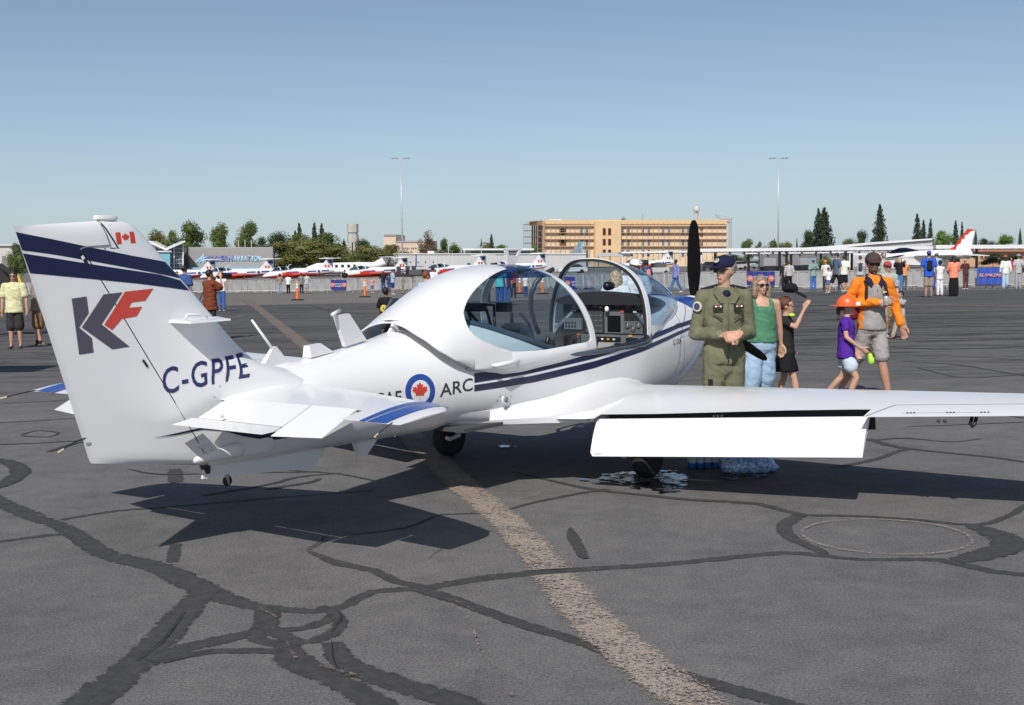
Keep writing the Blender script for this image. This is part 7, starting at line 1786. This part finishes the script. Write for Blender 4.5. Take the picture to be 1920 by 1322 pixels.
# man in the olive flight suit
p0 = atD(1357, 11.05)
m1, T, U, HV, S = person((p0.x, p0.y, 0), 1.86, .12, 'man in olive flying suit and navy cap with hands clasped beside the propeller',
    top=('long', OLIVE, .485, .6, 'flying_suit'), sk='fair', hair=('short', (.22,.20,.18)), hat=('cap', (.012,.014,.045)), glasses=True, vox=.020, fat=1.02,
    head=(-.95, .06), arms=[((-.138,.02,.628),(-.045,-.115,.630)), ((.138,.02,.628),(.04,-.118,.622))], shoes=(.02,.02,.02),
    extra={'hand0': ((.95,-.25,-.05),(.1,-.7,.7),.45), 'hand1': ((-.95,-.2,-.12),(-.1,-.8,.5),.55)})
def collar(root, T, S, sh=.818, col=OLIVE, open_=True):
    for s_ in (-1, 1):
        c = MB(); P = [(s_*.004,-.060,.775),(s_*.030,-.062,.835),(s_*.050,-.020,.862),(s_*.030,.040,.868),(0,.046,.87)]
        Q = [(s_*.036,-.066,.782),(s_*.062,-.056,.822),(s_*.068,-.012,.838),(s_*.040,.054,.842),(0,.060,.842)]
        c.loft([[T(*p) for p in P]+[T(p[0],p[1]-.004,p[2]+.003) for p in P[::-1]], [T(*p) for p in Q]+[T(p[0],p[1]-.006,p[2]-.003) for p in Q[::-1]]]); sub(root, c, 'collar', cloth(col), True, 40)
collar(m1, T, S)
c = MB(); c.ball(T(0,-.040,.822), [S*.024,S*.024,S*.022], 12, 8); sub(m1, c, 'undershirt', cloth((.012,.015,.04)))
c = MB(); c.tube([T(0,-.074,.785),T(0,-.078,.70),T(0,-.076,.62),T(0,-.080,.55),T(0,-.076,.49)], S*.003, 6); sub(m1, c, 'zip', flat((.07,.08,.045), .5))
for s_ in (-1, 1):
    c = MB(); c.tube([T(s_*.030,-.080,.700),T(s_*.075,-.068,.735)], S*.0035, 6); sub(m1, c, 'pocket_zip', flat((.05,.06,.03)))
    c = MB(); c.tube([T(s_*.038,0.0,.852),T(s_*.075,-.0,.842),T(s_*.112,.0,.835)], [S*.020]*3, 8, .35, up=(0,1,0)); sub(m1, c, 'epaulette', cloth((.015,.016,.02)))
    c = MB(); c.cbox(T(s_*.052,-.078,.762), (S*.050, S*.010, S*.020), Rz(s_*.25)); nb = sub(m1, c, 'name_badge', cloth((.03,.035,.02)), False)
    for k in range(3): c = MB(); c.ball(T(s_*.052+(k-1)*.012,-.085,.765), [S*.006,S*.003,S*.005], 8, 6); sub(m1, c, 'badge_wing', flat([(.7,.7,.7),(.6,.08,.05),(.7,.7,.7)][k]))
c = MB(); cc = T(-.140,-.030,.765); c.T = Matrix.Translation(cc) @ Matrix.Rotation(-.85, 4, 'Z') @ Matrix.Rotation(pi/2, 4, 'X'); c.lathe([(.001,.012),(.030,.012),(.046,.010),(.046,0)], 20); sub(m1, c, 'shoulder_patch', flat((.55,.53,.45), .8), True, 40)
c = MB(); c.T = Matrix.Translation(cc) @ Matrix.Rotation(-.85, 4, 'Z') @ Matrix.Rotation(pi/2, 4, 'X'); c.lathe([(.001,.014),(.032,.014)], 20, cap=False); sub(m1, c, 'patch_centre', flat((.04,.05,.12), .8))
c = MB(); q0 = HV(-.004,-.052,.055)
for r_, nm, cl in ((.017,'cap_crest',(.6,.58,.5)),(.012,'crest_field',(.02,.025,.07)),(.006,'crest_mark',(.6,.58,.5))):
    c = MB(); c.tube([HV(-.003,-.050-.001*k,.051) if False else HV(-.003,-.0535,.0515), HV(-.003,-.0575-(.017-r_)*.1,.0555)], S*r_*.8, 16); sub(m1, c, nm, cloth(cl))
for yv in (.50, .36): pass
c = MB(); c.tube([U(-.03,-.066,.40),U(-.028,-.066,.28)], S*.004, 6); sub(m1, c, 'leg_zip', flat((.02,.02,.02)))
c = MB(); c.cbox(U(-.082,-.052,.395), (S*.022,S*.008,S*.03)); sub(m1, c, 'pen_pocket', cloth((.02,.02,.02)), False)
# woman in the green tank top
p0 = atD(1427, 14.1)
w1, T, U, HV, S = person((p0.x, p0.y, 0), 1.64, .12, 'woman in green tank top and pale blue jeans with wavy greying hair',
    top=('tank', (.075,.21,.125), .535, .9, 'tank_top'), bottom=('jeans', (.30,.42,.56), 1.75), sk='fair', hair=('wavy', (.24,.18,.125)), glasses=True, vox=.020, fat=1.16,
    head=(.18,0), arms=[((-.155,.02,.64),(-.16,-.01,.50)), ((.150,.03,.64),(.165,.05,.52))], legs=[((-.085,-.05,.285),(-.13,-.02,.045)),((.045,.03,.285),(.03,.12,.06))], shoes=(.5,.5,.48))
# child in black with raised cap
p0 = atD(1474, 15.0)
k1, T, U, HV, S = person((p0.x, p0.y, 0), 1.36, 1.25, 'child in dark tunic and black skirt holding a black cap up above their head',
    top=('cap', (.022,.021,.020), .49, 1.1, 'tunic'), bottom=('skirt', (.010,.010,.011), 1.05, .335), sk='fair', hair=('short', (.10,.035,.018)), glasses=True, vox=.020, child=True,
    head=(.1,-.05), arms=[((-.14,-.10,.74),(-.10,-.17,.90)), ((.13,.0,.66),(.13,-.03,.53))], legs=[((-.05,-.08,.27),(-.05,-.12,.05)),((.05,.02,.27),(.05,.09,.06))], shoes=(.05,.09,.22), socks=(.03,.07,.25))
c = MB(); c.T = Matrix.Translation(T(-.05,-.045,1.075)) @ Matrix.Rotation(.25, 4, 'Y')
c.lathe([(.088,-.02),(.094,.0),(.088,.04),(.066,.068),(.03,.082),(.002,.085)], 20); sub(k1, c, 'held_cap', cloth((.012,.012,.014)))
c = MB(); c.cap(T(-.07,-.10,1.055), T(-.08,-.165,1.02), .055, .045, 12, .3, up=(0,0,1)); sub(k1, c, 'held_cap_peak', cloth((.012,.012,.014)))
c = MB(); c.ball(T(-.06,-.058,.845), [S*.035,S*.03,S*.02], 12, 8); sub(k1, c, 'ear_defenders', flat((.45,.75,.05), .4))
# girl in purple with the orange fire helmet
p0 = atD(1588, 15.0)
g1, T, U, HV, S = person((p0.x, p0.y, 0), 1.33, 1.15, 'girl in purple polo and pale denim shorts wearing an orange toy fire helmet',
    top=('cap', (.085,.022,.30), .455, 1.4, 'polo_shirt'), bottom=('shorts', (.52,.62,.70), 1.35, .50), sk='fair', hair=('tail', (.10,.05,.03)), hat=('helmet', (.75,.13,.03)), vox=.020, child=True,
    head=(.0,0), arms=[((-.13,-.02,.655),(-.11,-.14,.56)), ((.14,.0,.65),(.15,-.06,.52))],
    legs=[((-.045,-.10,.275),(-.05,-.02,.06)),((.045,.04,.28),(.05,.20,.10))], shoes=(.7,.7,.7))
c = MB(); c.tube([T(-.10,-.20,.545),T(-.11,-.235,.535),T(-.12,-.265,.50),T(-.12,-.255,.45)], S*.008, 8); sub(g1, c, 'ear_defender_band', flat((.02,.02,.02)))
for dx, dz in ((-.0,.0),(-.03,-.03)):
    c = MB(); c.ball(T(-.10+dx,-.235+dx*.3,.475+dz), [S*.024,S*.030,S*.040], 12, 8); sub(g1, c, 'ear_defender_cup', flat((.40,.70,.06), .35))
c = MB(); c.cbox(HV(0,-.078,.030), (S*.04,S*.045,S*.03)); sub(g1, c, 'helmet_shield', flat((.75,.73,.70), .5), False)
# man in the orange and grey pullover
ORG = (.80,.22,.02); GR = (.30,.285,.275)
p0 = atD(1636, 15.3)
m2, T, U, HV, S = person((p0.x, p0.y, 0), 1.88, .10, 'bearded man in orange and grey pullover with brown cap holding a drink can',
    top=('long', ORG, .50, .8, 'sleeves'), bottom=('shorts', (.33,.31,.30), 1.08, .82), sk='light', hair=('short', (.06,.035,.02)), hat=('cap', (.075,.05,.04)), glasses=True, vox=.020,
    head=(-.12,.08), arms=[((-.165,.03,.675),(-.005,-.125,.685)), ((.170,.02,.655),(.195,-.02,.525))],
    legs=[((-.07,.06,.29),(-.14,.18,.10)),((.055,-.04,.285),(.105,-.04,.05))], shoes=(.10,.10,.10),
    extra={'hand0': ((.9,-.3,.15),(.2,-.9,.3),.75), 'hand1': ((.3,-.2,-.95),(-.8,-.5,0),.5)})
c = MB()
def oval2(z, w, d, y=0): return [T(w*cos(2*pi*k/20), y+d*sin(2*pi*k/20), z) for k in range(20)]
c.loft([oval2(.495,.096,.080,-.004), oval2(.53,.095,.078,-.006), oval2(.62,.084,.070,-.006), oval2(.70,.082,.070,-.008), oval2(.755,.078,.068,-.010), oval2(.782,.068,.062,-.014), oval2(.80,.046,.054,-.016)])
remesh(c, 'pullover_front', cloth(GR), m2, .015, .004, 1, 5)
collar(m2, T, S, col=(.02,.02,.05))
c = MB(); c.tube([T(.0,-.092,.80),T(.0,-.090,.76)], S*.003, 6); sub(m2, c, 'zip', flat((.5,.5,.5)))
for s_ in (-1, 1): c = MB(); c.tube([T(s_*.066,.0,.85),T(s_*.064,-.062,.80),T(s_*.074,-.082,.72),T(s_*.07,-.085,.66) if s_ < 0 else T(s_*.088,-.05,.68)], S*.011, 8, .4); sub(m2, c, 'shoulder_strap', cloth((.02,.02,.025)))
c = MB(); c.lathe([(.030,-.055),(.033,-.05),(.033,.045),(.028,.058),(.022,.062),(.001,.06)], 20, T(.028,-.165,.695)); sub(m2, c, 'drink_can', flat((.55,.57,.55), .3, .5), True, 40)
c = MB(); c.loft([[HV(.030*cos(a)*w, -.010+(-.036)*sin(a)*w-.002, z) for a in [pi*k/12 for k in range(13)]]+[HV(0,.0,z)] for z, w in ((-.024,1.06),(-.045,.98),(-.062,.60))]); sub(m2, c, 'beard', cloth((.09,.05,.03)))
c = MB(); c.cap(T(-.115,.03,.60), T(-.115,.03,.67), S*.040, S*.045, 12, .8); remesh(c, 'maroon_bag', cloth((.16,.02,.035)), m2, .015, .004, 1)
c = MB(); c.tube([T(.188,-.012,.545),T(.190,-.014,.535)], S*.020, 12); sub(m2, c, 'wristband', flat((.7,.7,.7)))
c = MB(); c.cbox(T(.052,-.084,.752), (S*.022,S*.006,S*.008)); sub(m2, c, 'chest_mark', flat((.7,.7,.7)), False)
# ================================================================ THE REST OF THE CROWD
remesh(remesh_later[0], 'bag', PLAS, remesh_later[1], .012, .012, 1, 3)
def P(px, D, H, yaw, label, **k):
    g = onD(px, D)
    r = person((g.x, g.y, g.z), H, yaw, label, **k)[0]; return r
PI_ = pi
UPL = [((-.15,-.06,.70),(-.075,-.13,.885)), ((.15,-.06,.70),(.075,-.13,.885))]      # both hands raised to the face
RAIL = [((-.15,-.06,.66),(-.10,-.16,.62)), ((.15,-.06,.66),(.10,-.16,.62))]
WALK = [((-.07,-.07,.30),(-.08,-.13,.05)), ((.06,.05,.29),(.07,.17,.09))]
P(24, 28, 1.78, .15, 'bearded man in pale yellow t-shirt and dark grey shorts at the left edge', top=('short',(.62,.60,.36),.47,1.3), bottom=('shorts',(.035,.034,.033),1.2,1.0), sk='light', hair=('short',(.012,.01,.01)), glasses=True, vox=.024, shoes=(.03,.03,.03), arms=[None, ((.150,.0,.655),(.160,-.04,.52))], fat=1.1)
P(67, 28.6, 1.80, PI_-.9, 'person in tan t-shirt and brown cargo shorts raising both arms beside the fin', top=('short',(.27,.23,.18),.47,1.3), bottom=('shorts',(.24,.13,.07),1.25,1.0), sk='fair', hair=('long',(.10,.04,.02)), hat=('cap',(.45,.4,.38)), vox=.024, shoes=(.08,.075,.06), socks=(.03,.03,.03), arms=UPL)
mp_ = P(392, 30, 1.74, PI_-.75, 'photographer in rust brown shirt raising a black camera behind the fin', top=('short',(.17,.045,.022),.44,1.7), bottom=('trousers',(.03,.03,.032),1.2), sk='light', hair=('short',(.015,.012,.01)), vox=.024, arms=[((-.15,-.09,.74),(-.06,-.15,.90)), ((.16,-.08,.74),(.06,-.15,.90))], bag=((.02,.02,.022),.13,.10,.44), shoes=(.03,.03,.03))
c = MB(); c.cbox((0,-.36,1.60), (.20,.14,.15)); c.build('camera_body', BLACK, mp_); c = MB(); c.tube([(0,-.42,1.60),(0,-.62,1.60)], [.05,.06], 14); c.build('camera_lens', BLACK, mp_, True)
P(345, 38, 1.86, PI_-.5, 'tall man in blue t-shirt with tattooed arms left of the photographer', top=('short',(.045,.09,.24),.46,1.3), bottom=('shorts',(.05,.05,.055),1.2), sk='tan', hat=('backcap',(.015,.015,.017)), hair=('short',(.05,.03,.02)), vox=.026)
P(414, 50, 1.66, PI_-.3, 'woman in white top and blue jeans with shoulder bag right of the photographer', top=('cap',(.72,.72,.70),.50,1.1), bottom=('jeans',(.05,.12,.34),1.0), sk='light', hair=('long',(.16,.12,.09)), bag=((.12,.05,.05),.12,.06,.46), shoes=(.6,.5,.45))
P(331, 60, 1.70, .3, 'person in orange shirt half hidden behind the fin edge', top=('short',(.60,.28,.06)), bottom=('shorts',(.1,.1,.1)), sk='tan', hair=('short',(.03,.02,.02)))
# along the left barriers
P(524, 96, 1.62, PI_+.2, 'woman in grey and pink top with pale jeans leaning on the left barriers', top=('short',(.30,.20,.20)), bottom=('jeans',(.28,.33,.40)), sk='tan', hair=('long',(.04,.025,.02)), arms=RAIL)
P(539.5, 96, 1.55, PI_-.2, 'person in white shirt and black trousers at the left barriers', top=('short',(.75,.75,.75)), bottom=('trousers',(.012,.012,.014)), sk='brown', hair=('short',(.012,.01,.01)), arms=RAIL)
P(564, 96, 1.62, PI_, 'man in dark grey shirt and black trousers right of the orange post', top=('short',(.20,.20,.19),.46), bottom=('trousers',(.02,.02,.022)), sk='tan', hair=('short',(.03,.02,.015)), arms=RAIL)
P(574.5, 95.5, 1.62, PI_-.1, 'person in pale grey hoodie and shorts leaning on the barrier', top=('long',(.42,.42,.42),.47), bottom=('shorts',(.30,.32,.34)), sk='light', hair=('short',(.05,.03,.02)), arms=RAIL, lean=.1)
P(646, 108, 1.78, 0, 'man in black shirt standing beyond the small blue banner', top=('short',(.015,.015,.018)), bottom=('trousers',(.03,.03,.03)), sk='brown', hair=('short',(.01,.01,.01)))
P(697, 93, 1.20, .3, 'small girl in pink top and blue shorts right of the second orange post', top=('cap',(.62,.25,.25)), bottom=('shorts',(.08,.12,.30)), sk='fair', hair=('short',(.20,.08,.04)), child=True, shoes=(.6,.5,.5))
P(717.5, 94, 1.66, PI_+.4, 'woman in black shirt and blue jeans behind the boy', top=('short',(.02,.018,.02)), bottom=('jeans',(.04,.08,.22)), sk='tan', hair=('long',(.08,.04,.03)), arms=RAIL)
P(728.5, 93, 1.45, PI_-.3, 'child in dark blue clothes beside the woman in black', top=('short',(.03,.05,.14)), bottom=('jeans',(.04,.08,.22)), sk='tan', hair=('short',(.03,.02,.02)), child=True)
P(735.5, 84, 1.74, PI_-1.0, 'man in light blue shirt and navy shorts walking with cap', top=('short',(.30,.42,.55),.47), bottom=('shorts',(.02,.04,.13)), sk='light', hat=('cap',(.10,.12,.14)), hair=('short',(.05,.03,.02)), shoes=(.7,.7,.7), arms=[None,((.15,-.05,.66),(.12,-.14,.62))])
sp_ = P(755, 86, 1.25, -1.0, 'seated looking person in camouflage with bags by the left barriers', top=('long',(.25,.22,.15)), bottom=('trousers',(.22,.19,.13)), sk='light', hair=('short',(.10,.07,.04)), pack=(.08,.09,.06))
P(722, 28, 1.29, PI_-.35, 'boy in black t-shirt with yellow graphic beside the blade antenna', top=('short',(.012,.012,.013),.46,1.3), bottom=('shorts',(.03,.03,.035)), sk='brown', hair=('short',(.008,.007,.007)), vox=.020, child=True)
bz = [o for o in bpy.data.objects if o.get('label','').startswith('boy in black')][0]
c = MB(); c.T = Matrix.Translation((0,.118,.82)) @ Matrix.Rotation(pi/2,4,'X'); c.lathe([(.001,-.004),(.085,-.004),(.085,.012)], 18); c.build('shirt_graphic', flat((.62,.46,.08),.8), bz)
c = MB(); c.T = Matrix.Translation((0,.124,.82)) @ Matrix.Rotation(pi/2,4,'X'); c.lathe([(.001,-.004),(.022,-.004),(.022,.012)], 7); c.build('graphic_centre', flat((.05,.04,.03),.8), bz)
P(791, 27, 1.68, PI_-1.0, 'red haired woman in pale blue top behind the canopy hump', top=('short',(.50,.58,.66),.47,1.2), bottom=('jeans',(.1,.15,.3)), sk='fair', hair=('short',(.16,.045,.02)), vox=.022, arms=[((-.14,-.08,.68),(-.08,-.18,.62)), ((.14,-.08,.68),(.06,-.2,.66))], lean=.15)
P(811, 60, 1.72, PI_+.3, 'person in white with black cap right of the redhead', top=('short',(.72,.72,.72)), bottom=('trousers',(.1,.1,.12)), sk='brown', hat=('cap',(.02,.02,.02)), hair=('short',(.01,.01,.01)))
# seen over and through the canopy
P(913, 56, 1.66, PI_-.6, 'man in dark navy clothes seen through the rear canopy glass', top=('short',(.02,.03,.07)), bottom=('trousers',(.03,.03,.06)), sk='brown', hair=('short',(.01,.01,.01)))
P(936, 50, 1.84, PI_-.3, 'grey haired man in turquoise shirt standing behind the canopy', top=('short',(.08,.42,.45),.46,1.2), bottom=('jeans',(.03,.08,.22)), sk='fair', hair=('short',(.45,.42,.38)), shoes=(.6,.6,.6))
P(950, 52, 1.66, PI_+.5, 'woman in dark blue behind the canopy aerial', top=('short',(.03,.05,.16)), bottom=('jeans',(.05,.10,.28)), sk='light', hair=('long',(.05,.03,.02)))
P(985, 66, 1.25, .4, 'child in white top beside an orange post seen through the canopy', top=('cap',(.7,.7,.7)), bottom=('jeans',(.04,.06,.18)), sk='light', hair=('short',(.05,.03,.02)), child=True)
P(962, 64, 1.62, PI_, 'person in red top seen through the canopy glass', top=('short',(.35,.05,.04)), bottom=('trousers',(.03,.03,.03)), sk='tan', hair=('long',(.03,.02,.02)))
P(1154, 21, 1.66, PI_-.2, 'woman with long blonde hair seen through the windshield', top=('short',(.72,.72,.72),.48,1.1), bottom=('jeans',(.1,.15,.3)), sk='fair', hair=('wavy',(.50,.36,.20)), vox=.022)
P(1190, 21.5, 1.85, .3, 'man in white cap and white shirt behind the windshield', top=('short',(.75,.75,.75),.47,1.2), bottom=('shorts',(.2,.2,.22)), sk='tan', hat=('cap',(.75,.73,.70)), hair=('short',(.05,.03,.02)), vox=.022)
P(1212, 50, 1.74, PI_+.5, 'man in navy shirt with salmon pink backpack left of the propeller', top=('short',(.03,.06,.16)), bottom=('shorts',(.36,.30,.24)), sk='brown', hair=('short',(.012,.01,.01)), pack=(.68,.22,.20), shoes=(.7,.7,.7))
P(1267, 64, 1.78, -1.2, 'walker in periwinkle hoodie and jeans just left of the propeller', top=('long',(.20,.22,.48),.47,1.2), bottom=('jeans',(.06,.14,.36)), sk='dark', hair=('short',(.008,.008,.008)), legs=WALK, shoes=(.75,.75,.75))
# right-hand crowd
P(1480, 69, 1.70, PI_, 'person in light grey hoodie and black trousers facing the barriers', top=('long',(.42,.41,.42),.50,1.2), bottom=('trousers',(.012,.012,.013)), sk='light', hair=('short',(.08,.04,.02)), shoes=(.7,.7,.7))
P(1470.5, 70, 1.60, PI_+.2, 'dark clothed person left of the light grey hoodie', top=('long',(.02,.02,.03)), bottom=('trousers',(.02,.02,.025)), sk='light', hair=('short',(.3,.2,.1)))
P(1525, 66, 1.75, .2, 'man in teal shirt, blue brimmed hat and jeans looking at a phone', top=('short',(.20,.32,.30),.46,1.3), bottom=('jeans',(.05,.14,.42)), sk='tan', hair=('short',(.05,.03,.02)), hat=('brim',(.12,.30,.36)), arms=[((-.15,-.04,.66),(-.02,-.14,.74)), ((.15,-.04,.66),(.03,-.14,.74))], glasses=True)
P(1548, 66, 1.66, -.8, 'woman in white top with an orange helmet hat behind the walkers', top=('short',(.70,.68,.66)), bottom=('trousers',(.03,.03,.03)), sk='light', hair=('short',(.3,.2,.12)), hat=('cap',(.80,.18,.04)))
P(1553.5, 62, 1.20, -.6, 'small child in white with navy cap', top=('short',(.72,.72,.74)), bottom=('shorts',(.10,.16,.36)), sk='fair', hat=('cap',(.05,.05,.09)), child=True, shoes=(.6,.6,.6))
P(1569, 56, 1.86, -1.25, 'tall man in blue grey t-shirt and black shorts striding left', top=('short',(.09,.13,.20),.47,1.2), bottom=('shorts',(.015,.015,.017),1.1,1.0), sk='light', hat=('cap',(.03,.04,.08)), hair=('short',(.03,.02,.02)), legs=[((-.06,-.09,.30),(-.07,-.17,.055)),((.06,.06,.29),(.07,.20,.09))], shoes=(.35,.40,.50))
P(1583, 60, 1.76, PI_-.3, 'man in white t-shirt and black shorts walking away', top=('short',(.70,.70,.64),.47,1.2), bottom=('shorts',(.015,.015,.017),1.1,1.0), sk='light', hair=('short',(.03,.02,.02)), hat=('cap',(.03,.03,.03)), shoes=(.5,.6,.7))
P(1576, 64, 1.55, .3, 'person in white cap between two striding men', top=('short',(.1,.12,.2)), bottom=('trousers',(.03,.04,.09)), sk='light', hat=('cap',(.65,.68,.70)))
P(1613, 60, 1.74, PI_-.2, 'man in pale grey shirt with dark straps left of the orange pullover', top=('short',(.42,.45,.48),.46,1.2), bottom=('shorts',(.2,.2,.2)), sk='light', hair=('short',(.08,.05,.03)), pack=(.05,.05,.06))
P(1657, 45, 1.80, PI_+.3, 'grey haired man with sage shirt behind the orange pullover', top=('short',(.36,.40,.36),.46,1.2), bottom=('trousers',(.25,.20,.14)), sk='fair', hair=('short',(.35,.30,.26)), hat=('cap',(.30,.08,.06)))
P(1664, 27.7, 1.70, .15, 'woman in red cap and grey t-shirt with khaki trousers behind the orange pullover', top=('short',(.38,.40,.38),.47,1.2), bottom=('trousers',(.36,.27,.17),1.15), sk='fair', hat=('cap',(.40,.06,.06)), hair=('short',(.08,.05,.03)), glasses=True, vox=.024, legs=WALK, shoes=(.55,.5,.45))
P(1690, 27, 1.06, -1.1, 'small boy in grey t-shirt and khaki trousers with red shoes drinking', top=('short',(.34,.36,.37),.47,1.3), bottom=('trousers',(.36,.29,.21),1.2), sk='light', hair=('short',(.012,.01,.01)), vox=.018, child=True, arms=[((-.13,-.10,.74),(-.05,-.19,.80)), ((.13,-.09,.74),(.04,-.19,.79))], shoes=(.32,.03,.03), legs=[((-.06,-.08,.28),(-.07,-.15,.05)),((.06,.05,.28),(.06,.10,.06))])
P(1687, 64, 1.74, PI_-.2, 'woman with long blonde hair in black top and blue jeans at the right barriers', top=('short',(.015,.015,.017),.48), bottom=('jeans',(.07,.20,.48)), sk='light', hair=('wavy',(.48,.36,.22)), shoes=(.6,.6,.6), arms=UPL)
P(1696, 66, 1.60, PI_-.2, 'person in orange sleeve behind the long haired blonde woman', top=('long',(.70,.28,.12)), bottom=('trousers',(.1,.1,.1)), sk='tan', hair=('short',(.1,.06,.03)), arms=UPL)
P(1742, 49, 1.86, PI_-.15, 'man in royal blue t-shirt with black backpack and tan shorts', top=('short',(.03,.10,.50),.46,1.3), bottom=('shorts',(.30,.25,.20),1.15,1.05), sk='light', hat=('backcap',(.03,.10,.48)), hair=('short',(.06,.04,.03)), pack=(.015,.015,.017), shoes=(.15,.13,.13), fat=1.08)
P(1756, 60, 1.84, PI_, 'man in pale blue shirt and white cap beyond the royal blue t-shirt', top=('short',(.35,.48,.60)), bottom=('trousers',(.02,.06,.40)), sk='light', hat=('cap',(.62,.52,.38)), hair=('short',(.1,.07,.05)))
P(1763, 50.5, 1.48, PI_+.1, 'child in all white clothes with red shoes and dark hair', top=('cap',(.74,.74,.78),.47,1.2), bottom=('trousers',(.72,.72,.74),1.2), sk='brown', hair=('short',(.008,.007,.007)), child=True, shoes=(.35,.02,.03), arms=[((-.13,-.06,.66),(-.04,-.14,.66)), None])
P(1789, 50, 1.66, PI_, 'woman in salmon orange top and wide black trousers facing away', top=('long',(.80,.27,.17),.46,1.5), bottom=('trousers',(.012,.012,.013),1.8), sk='light', hair=('long',(.03,.02,.015)), hat=('brim',(.45,.36,.26)) if False else None, shoes=(.08,.08,.08), arms=[((-.14,-.05,.66),(-.10,-.12,.58)), ((.14,-.05,.66),(.10,-.12,.58))], fat=1.08)
P(1811.5, 66, 1.66, PI_+.3, 'woman in plum brown outfit leaning on the right barriers', top=('short',(.09,.03,.03)), bottom=('trousers',(.10,.035,.035)), sk='tan', hair=('short',(.40,.30,.18)), arms=RAIL, lean=.1, shoes=(.8,.8,.8))
P(1886, 65, 1.76, PI_-.1, 'woman in white top, pale jeans and orange cap at the right edge', top=('long',(.72,.72,.73),.46,1.1), bottom=('jeans',(.40,.52,.64),1.3), sk='light', hair=('long',(.025,.015,.012)), hat=('cap',(.80,.16,.03)), shoes=(.6,.6,.6))
P(1910, 63, 1.78, PI_+.1, 'person in grey outfit and sun hat with a sling bag at the right edge', top=('short',(.42,.42,.44),.46,1.2), bottom=('trousers',(.34,.32,.34),1.3), sk='light', hat=('brim',(.24,.26,.30)), bag=((.03,.03,.035),-.13,.04,.52), shoes=(.7,.7,.7))
P(1896, 80, 1.72, 0, 'person in dark red top beyond the right edge barriers', top=('short',(.45,.03,.03)), bottom=('trousers',(.04,.04,.05)), sk='light', hair=('short',(.05,.03,.02)))
